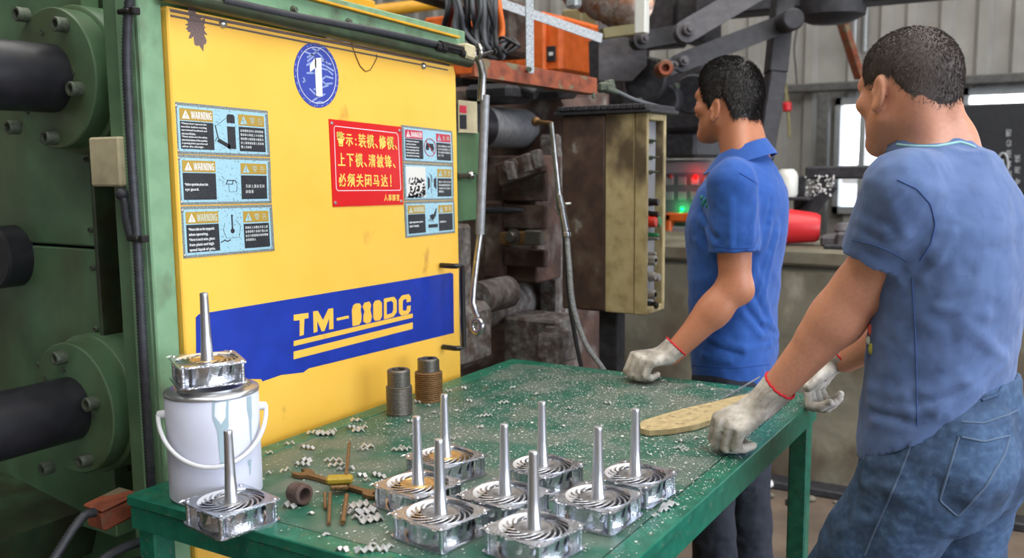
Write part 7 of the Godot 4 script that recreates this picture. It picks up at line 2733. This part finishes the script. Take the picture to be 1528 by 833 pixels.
	# folds
	for q in [[[1150, 330], [1120, 420]], [[1160, 350], [1138, 450]], [[1130, 400], [1150, 480], [1162, 500]], [[1118, 445], [1140, 480], [1158, 490]], [[1110, 470], [1135, 500], [1160, 508]], [[1050, 300], [1070, 345]], [[1046, 330], [1066, 365]], [[1040, 360], [1064, 385]], [[1060, 505], [1110, 520], [1150, 515]], [[1050, 530], [1090, 540]], [[1128, 300], [1122, 360]], [[1092, 300], [1090, 365]], [[1145, 380], [1130, 440]]]:
		fold(sb, q, 2.4, 3.1, 0.011, 0.0065)
	for q in [[[1155, 340], [1128, 440]], [[1124, 430], [1145, 485]], [[1112, 458], [1140, 492]], [[1060, 515], [1105, 530]], [[1047, 315], [1068, 356]], [[1150, 300], [1145, 335], [1130, 372]]]:
		fold(sb, q, 2.4, 3.1, 0.008, -0.005)
	sb.rough(fn, 0.006)
	# hollow the hem, the sleeves and the collar
	sb.plane(t * Vector3(0, 0.758, 0), -t.basis.y)
	sb.loft(t, [[0.70, 0, 0, 0.146, 0.094], [0.79, 0, 0, 0.15, 0.098]], 2.25, 0.004, 1)
	sb.cap(t * Vector3(0, 1.44, -0.02), t * Vector3(0, 1.56, 0.0), 0.054, 0.06, 0.004, 1)
	var shirt := obj("polo_shirt", sb.mesh(), mats.polo_blue, who, "blue polo shirt")
	shirt.transform = out
	obj("seam", seam(sb, [[1104, 258], [1128, 272], [1146, 295], [1150, 318], [1143, 345], [1132, 372]], 2.4, 3.1, 0.0018), mats.polo_seam, shirt)
	obj("seam", seam(sb, [[1069, 367], [1090, 371], [1110, 371], [1131, 369]], 2.4, 3.1, 0.0014), mats.polo_seam, shirt)
	obj("seam", seam(sb, [[1034, 546], [1070, 549], [1110, 549], [1152, 544]], 2.4, 3.1, 0.0014), mats.polo_seam, shirt)
	# collar: a folded band standing round the neck
	var m := M.new()
	var k := 40
	var inner := []
	for i in k + 1:
		var an := lerpf(-PI * 0.5 + 0.34, PI * 1.5 - 0.34, float(i) / k) + PI     # open at the front
		var dir := t.basis * Vector3(cos(an), 0, sin(an))
		var back := clampf(0.5 - 0.5 * sin(an), 0.0, 1.0)
		var c0 := t * Vector3(0, 1.402 + 0.05 * back, -0.016)
		var top := c0 + dir * (0.067 + 0.006 * (1.0 - back)) + t.basis.y * 0.03
		var low := c0 + dir * (0.098 + 0.016 * (1.0 - back)) - t.basis.y * (0.014 + 0.014 * (1.0 - back))
		inner.append([top - dir * 0.006 - t.basis.y * 0.035, top - dir * 0.003, top, low + dir * 0.002, low - dir * 0.003 - t.basis.y * 0.001])
	for i in k:
		for j in 4:
			var n0: Vector3 = (inner[i][j + 1] - inner[i][j]).cross(inner[i + 1][j] - inner[i][j]).normalized()
			var mid: Vector3 = t * Vector3(0, 1.43, -0.012)
			if n0.dot(inner[i][j] - mid) < 0.0 and j > 0:
				n0 = -n0
			m.tri(inner[i][j], inner[i + 1][j], inner[i + 1][j + 1], n0, n0, n0)
			m.tri(inner[i][j], inner[i + 1][j + 1], inner[i][j + 1], n0, n0, n0)
	obj("collar", m, mats.polo_blue, shirt)
	m = M.new()
	for q in [[1048, 296], [1050, 304], [1053, 300], [1056, 306]]:
		var p := hit(sb, q[0], q[1], 2.4, 3.1, deep(q[0], q[1], 2.75))
		m.ball(p, Vector3(0.006, 0.009, 0.006), Basis(), 8, 6)
	obj("chest_logo", m, mats.logo_green, shirt, "small green chest logo")
	# dark trousers and shoes
	var hb2 := Blob.new(t * Vector3(0, 0.05, 0) - Vector3(0.3, 0, 0.3), t * Vector3(0, 0.9, 0) + Vector3(0.3, 0, 0.3), 0.009)
	hb2.loft(t, [[0.70, 0, 0, 0.150, 0.100], [0.78, 0, 0.0, 0.158, 0.104], [0.86, 0, 0, 0.155, 0.104]], 2.2, 0.03)
	for s in [-1, 1]:
		var a := t * Vector3(s * 0.085, 0.76, 0)
		var kn2 := t * Vector3(s * 0.095, 0.44, 0.015 + 0.03 * s)
		var an := t * Vector3(s * 0.1, 0.09, -0.02 + 0.03 * s)
		hb2.cap(a, kn2, 0.092, 0.075, 0.03)
		hb2.cap(kn2, an, 0.075, 0.062, 0.03)
	hb2.rough(fn, 0.012)
	var tr := obj("trousers", hb2.mesh(), mats.trouser_black, who, "dark work trousers")
	tr.transform = out
	for s in [-1, 1]:
		m = M.new()
		var an := t * Vector3(s * 0.1, 0.0, 0.03 + 0.03 * s)
		m.ball(an + Vector3(0, 0.04, 0), Vector3(0.05, 0.045, 0.13), t.basis, 16, 10)
		m.box(an + Vector3(0, 0.012, 0), Vector3(0.09, 0.024, 0.25), t.basis, 0.01)
		var sh := obj("shoe", m, mats.soot_black, who)
		sh.transform = out

func nearer_worker(fn: FastNoiseLite, who: Node3D) -> void:
	var f := Vector3(0.302, 0, -0.953)
	var pel := deep(1408, 610, 1.88)
	who.position = Vector3(pel.x, 0, pel.z)
	var out := Transform3D(Basis(), -who.position)
	var t := frame(Vector3(pel.x, 0, pel.z), f, Vector3(0.0, 1, 0.0))
	var l := t.basis.x
	var fw := t.basis.z
	var hc := deep(1357, 134, 1.80)
	var ht := frame(hc, Vector3(0.664, 0.0, -0.748), Vector3(0.10, 1, -0.05).normalized())
	var neck := deep(1402, 262, 1.82)
	var hb := head_blob(ht, 0.0042, neck, 1.04)
	hb.cap(neck + Vector3(0, 0.06, 0), neck + l * 0.07 + Vector3(0, -0.01, 0), 0.05, 0.05, 0.04)
	hb.cap(neck + Vector3(0, 0.06, 0), neck - l * 0.07 + Vector3(0, -0.01, 0), 0.05, 0.05, 0.04)
	# arms
	var sl := deep(1347, 292, 1.70)
	var el := deep(1293, 428, 1.82)
	var wl := deep(1158, 582, 1.955)
	var sr := sl - l * 0.315 + fw * 0.02 - Vector3(0, 0.012, 0)
	var er := deep(1362, 478, 2.10)
	var wr := deep(1262, 538, 2.315)
	var ab := Blob.new(sl.min(el).min(wl) - Vector3.ONE * 0.09, sl.max(el).max(wl) + Vector3.ONE * 0.09, 0.006)
	ab.cap(sl, sl.lerp(el, 0.55), 0.056, 0.053, 0.02)
	ab.cap(sl.lerp(el, 0.55), el, 0.053, 0.046, 0.02)
	ab.cap(el + (sl - el).normalized() * 0.02, el.lerp(wl, 0.3), 0.046, 0.052, 0.02)
	ab.cap(el.lerp(wl, 0.28), wl, 0.050, 0.032, 0.02)
	ab.ell(el + Vector3(0.012, -0.02, 0.03), Vector3(0.03, 0.028, 0.03), Basis(), 0.025)
	ab.cap(el.lerp(wl, 0.05) + Vector3(-0.02, 0.018, -0.015), el.lerp(wl, 0.5) + Vector3(-0.012, 0.012, -0.01), 0.03, 0.022, 0.03)
	var rb := Blob.new(sr.min(er).min(wr) - Vector3.ONE * 0.08, sr.max(er).max(wr) + Vector3.ONE * 0.08, 0.007)
	rb.cap(sr, er, 0.055, 0.045, 0.02)
	rb.cap(er, er.lerp(wr, 0.3), 0.047, 0.049, 0.02)
	rb.cap(er.lerp(wr, 0.28), wr, 0.048, 0.031, 0.02)
	var tb := Blob.new(t * Vector3(0, 0.8, 0) - Vector3(0.3, 0, 0.3), t * Vector3(0, 1.5, 0) + Vector3(0.3, 0, 0.3), 0.014)
	tb.loft(t, [[0.82, 0, 0, 0.14, 0.095], [1.0, 0, 0, 0.14, 0.1], [1.2, 0, -0.01, 0.15, 0.1], [1.34, 0, -0.02, 0.12, 0.07]])
	tb.cap(sl, sr, 0.04, 0.04, 0.03)
	tb.cap(neck, (sl + sr) * 0.5, 0.055, 0.07, 0.03)
	var bm := obj("body", joined([hb.mesh(), ab.mesh(), rb.mesh(), tb.mesh()]), mats.skin_warm, who)
	bm.transform = out
	eyes(ht, bm)
	var hn := FastNoiseLite.new()
	hn.frequency = 120.0
	hn.seed = 8
	var line := func(q: Vector3) -> float:
		var low := 0.0
		if q.z > 0.02:
			low = lerpf(0.0, 0.07, smoothstep(0.03, 0.075, q.z))
		elif q.z > -0.035:
			low = 0.0
		else:
			low = lerpf(-0.072, 0.0, smoothstep(-0.085, -0.03, q.z)) + 0.3 * maxf(0.0, q.x - 0.03)
		return (low - q.y) * 0.8
	var hm := hair_mesh(ht, 1.04, 0.0035, line, hn, 0.0014, neck, 0.0, 0.0042)
	var hair := obj("hair", hm, mats.hair_cropped, bm)
	hair_fuzz(ht, hm, 18000, 0.006, mats.strand_grey, hair, 9)
	# left glove: fist on the bench, gripping the wooden stick's end
	var cuff := wl + (el - wl).normalized() * 0.015
	var gw := cuff - (el - wl).normalized() * 0.055
	var hd := (on_y(1078, 638, TOP + 0.066) - gw).normalized()
	var nd := Vector3(-0.55, 0.8, -0.1).normalized()
	var gb := glove(gw, hd, nd, 1.0, [[1.15, 1.3, 0.5], [1.15, 1.35, 0.5], [1.15, 1.4, 0.5], [1.1, 1.4, 0.4]], [[0.03, 0.03, -0.014], [0.06, 0.044, -0.035], [0.09, 0.03, -0.05]], cuff)
	glove_parts(gb, gw, nd, cuff, bm, "soiled white glove closed on the bench")
	# right glove: thumb on the bench top, fingers over its edge
	var cuff2 := wr + (er - wr).normalized() * 0.015
	var gw2 := cuff2 - (er - wr).normalized() * 0.05
	var hd2 := (Vector3(2.375, TOP + 0.02, -0.56) - gw2).normalized()
	var gb2 := glove(gw2, hd2, Vector3(0.3, 0.75, -0.5).normalized(), -1.0, [[0.9, 1.3, 0.6], [1.0, 1.3, 0.6], [1.1, 1.3, 0.6], [1.1, 1.3, 0.6]], [deep(1238, 562, 2.31), deep(1222, 574, 2.285), deep(1206, 590, 2.265)], cuff2)
	glove_parts(gb2, gw2, Vector3(0.3, 0.75, -0.5).normalized(), cuff2, bm, "soiled white glove holding the bench's corner", false)
	# T-shirt
	var sb := Blob.new(t * Vector3(0, 0.76, 0) - Vector3(0.32, 0, 0.32), t * Vector3(0, 1.52, 0) + Vector3(0.32, 0, 0.32), 0.0065)
	var na := hc - neck
	sleeve(sb, sl, el, 0.62, 0.064, 0.073)
	sleeve(sb, sr, er, 0.6, 0.066, 0.072)
	sb.loft(t, [[0.79, 0.012, 0.01, 0.168, 0.125], [0.88, 0.012, 0.008, 0.168, 0.13], [0.98, 0.015, 0.004, 0.16, 0.126], [1.08, 0.02, -0.004, 0.163, 0.126], [1.2, 0.028, -0.016, 0.17, 0.124], [1.29, 0.032, -0.024, 0.17, 0.112], [1.36, 0.03, -0.022, 0.142, 0.094], [1.41, 0.03, -0.012, 0.096, 0.08], [1.432, 0.034, -0.004, 0.08, 0.074]], 2.3, 0.03)
	sb.cap(neck - na * 0.1, neck + na * 0.36, 0.086, 0.078, 0.03)
	sb.cap(neck + na * 0.1, sl + Vector3(0, 0.026, 0), 0.055, 0.045, 0.05)
	sb.cap(t * Vector3(0.11, 1.35, -0.012), sl + Vector3(0, 0.008, 0), 0.052, 0.060, 0.045)
	sb.cap(t * Vector3(-0.05, 1.345, -0.012), sr + Vector3(0, 0.004, 0), 0.052, 0.058, 0.045)
	for q in [[[1362, 400], [1390, 372], [1400, 345]], [[1375, 415], [1400, 385], [1420, 350]], [[1300, 600], [1360, 618], [1400, 610]], [[1305, 630], [1350, 640]], [[1300, 580], [1350, 590]], [[1400, 615], [1450, 585], [1500, 540]], [[1420, 620], [1465, 585]], [[1380, 590], [1440, 570], [1490, 530]], [[1295, 500], [1320, 540]], [[1285, 330], [1320, 345], [1345, 370]], [[1282, 350], [1325, 372]], [[1330, 300], [1352, 350]], [[1440, 480], [1480, 520], [1500, 530]], [[1400, 460], [1470, 470]]]:
		fold(sb, q, 1.3, 2.3, 0.012, 0.006)
	for q in [[[1368, 405], [1395, 378]], [[1300, 615], [1355, 630]], [[1410, 620], [1455, 588]], [[1390, 600], [1445, 578]]]:
		fold(sb, q, 1.3, 2.3, 0.008, -0.005)
	sb.rough(fn, 0.007)
	var hf := deep(1302, 660, 1.95)
	var hbk := deep(1508, 562, 1.86)
	var hmid := deep(1412, 643, 1.74)
	var hn2 := (hmid - hf).cross(hbk - hf).normalized()
	if hn2.y < 0.0:
		hn2 = -hn2
	sb.plane((hf + hbk) * 0.5, -hn2)
	sb.cap(hf.lerp(hbk, 0.35) - hn2 * 0.06, hf.lerp(hbk, 0.65) - hn2 * 0.06, 0.085, 0.085, 0.004, 1)
	sb.cap(neck + na * 0.26, hc, 0.068, 0.08, 0.004, 1)
	var shirt := obj("t_shirt", sb.mesh(), mats.tee_blue, who, "faded blue T-shirt, stained on the back")
	shirt.transform = out
	obj("seam", seam(sb, [[1340, 268], [1370, 282], [1390, 305], [1397, 335], [1390, 365], [1372, 392]], 1.3, 2.3, 0.0018), mats.tee_seam, shirt)
	obj("seam", seam(sb, [[1362, 415], [1367, 500], [1369, 570], [1370, 640]], 1.3, 2.3, 0.0016), mats.tee_seam, shirt)
	obj("seam", seam(sb, [[1272, 358], [1300, 364], [1330, 375], [1358, 392]], 1.3, 2.3, 0.0012), mats.tee_seam, shirt)
	var m := M.new()
	m = seam(sb, [[1340, 215], [1352, 217], [1370, 218], [1399, 218], [1420, 214], [1434, 211], [1448, 216], [1461, 222]], 1.3, 2.3, 0.0028)
	obj("binding", m, mats.tee_binding, shirt, "pale neckline binding")
	var q2 := [[1291, 480, "print_coral", 0.012], [1294, 492, "print_coral", 0.013], [1292, 508, "print_pale", 0.011], [1295, 521, "print_olive", 0.013]]
	for q in q2:
		m = M.new()
		m.ball(hit(sb, q[0] + 6, q[1], 1.3, 2.4, deep(1300, q[1], 1.95)), Vector3(0.0045, q[3] * 0.9, 0.006), Basis(), 10, 6)
		obj("print_patch", m, mats[q[2]], shirt)
	# jeans
	var jb := Blob.new(Vector3(pel.x, 0.04, pel.z) - Vector3(0.5, 0, 0.55), Vector3(pel.x, 1.02, pel.z) + Vector3(0.4, 0, 0.35), 0.0085)
	jb.loft(t, [[0.74, 0, 0, 0.16, 0.125], [0.82, 0, -0.012, 0.172, 0.138], [0.9, 0, -0.01, 0.165, 0.127], [1.0, 0, -0.008, 0.158, 0.122]], 2.3, 0.03)
	jb.ell(t * Vector3(0.07, 0.83, -0.06), Vector3(0.1, 0.12, 0.1), t.basis, 0.04)
	jb.ell(t * Vector3(-0.07, 0.83, -0.06), Vector3(0.1, 0.12, 0.1), t.basis, 0.04)
	var hl := t * Vector3(0.082, 0.78, 0.0)
	var kl := t * Vector3(0.10, 0.47, 0.17)
	var al := t * Vector3(0.11, 0.10, 0.10)
	var hr := t * Vector3(-0.085, 0.78, -0.01)
	var kr := t * Vector3(-0.1, 0.45, 0.0)
	var ar := t * Vector3(-0.11, 0.10, -0.06)
	jb.cap(hl, kl, 0.115, 0.088, 0.03)
	jb.cap(kl, al, 0.088, 0.08, 0.03)
	jb.cap(hr, kr, 0.11, 0.086, 0.03)
	jb.cap(kr, ar, 0.086, 0.08, 0.03)
	for q in [[[1300, 690], [1340, 700]], [[1290, 720], [1330, 735]], [[1410, 790], [1450, 745], [1480, 720]], [[1430, 800], [1470, 750]], [[1260, 790], [1300, 780]], [[1440, 640], [1500, 625]]]:
		fold(jb, q, 1.3, 2.4, 0.014, 0.007)
	jb.rough(fn, 0.01)
	jb.plane(t * Vector3(0, 0.99, -0.1), Vector3(0, 1, 0))
	var jeans := obj("jeans", jb.mesh(), mats.denim, who, "worn blue jeans with a back pocket")
	jeans.transform = out
	obj("seam", seam(jb, [[1362, 662], [1345, 705], [1328, 745], [1310, 785], [1290, 833]], 1.3, 2.5, 0.0022), mats.denim_stitch, jeans)
	obj("seam", seam(jb, [[1436, 630], [1470, 632], [1510, 618], [1524, 610]], 1.3, 2.5, 0.002), mats.denim_stitch, jeans)
	obj("pocket_edge", seam(jb, [[1432, 652], [1418, 700], [1403, 748], [1430, 772], [1470, 730], [1500, 680], [1509, 650], [1470, 660], [1432, 652]], 1.3, 2.5, 0.0024), mats.denim_stitch, jeans)
	obj("waistband", seam(jb, [[1466, 598], [1490, 590], [1502, 570], [1506, 558]], 1.3, 2.5, 0.0035), mats.denim, jeans)
	for q in [al, ar]:
		m = M.new()
		var an := Vector3(q.x, 0, q.z) + fw * 0.05
		m.ball(an + Vector3(0, 0.042, 0), Vector3(0.052, 0.048, 0.135), t.basis, 16, 10)
		m.box(an + Vector3(0, 0.013, 0), Vector3(0.095, 0.026, 0.26), t.basis, 0.01)
		var sh := obj("shoe", m, mats.soot_black, who)
		sh.transform = out
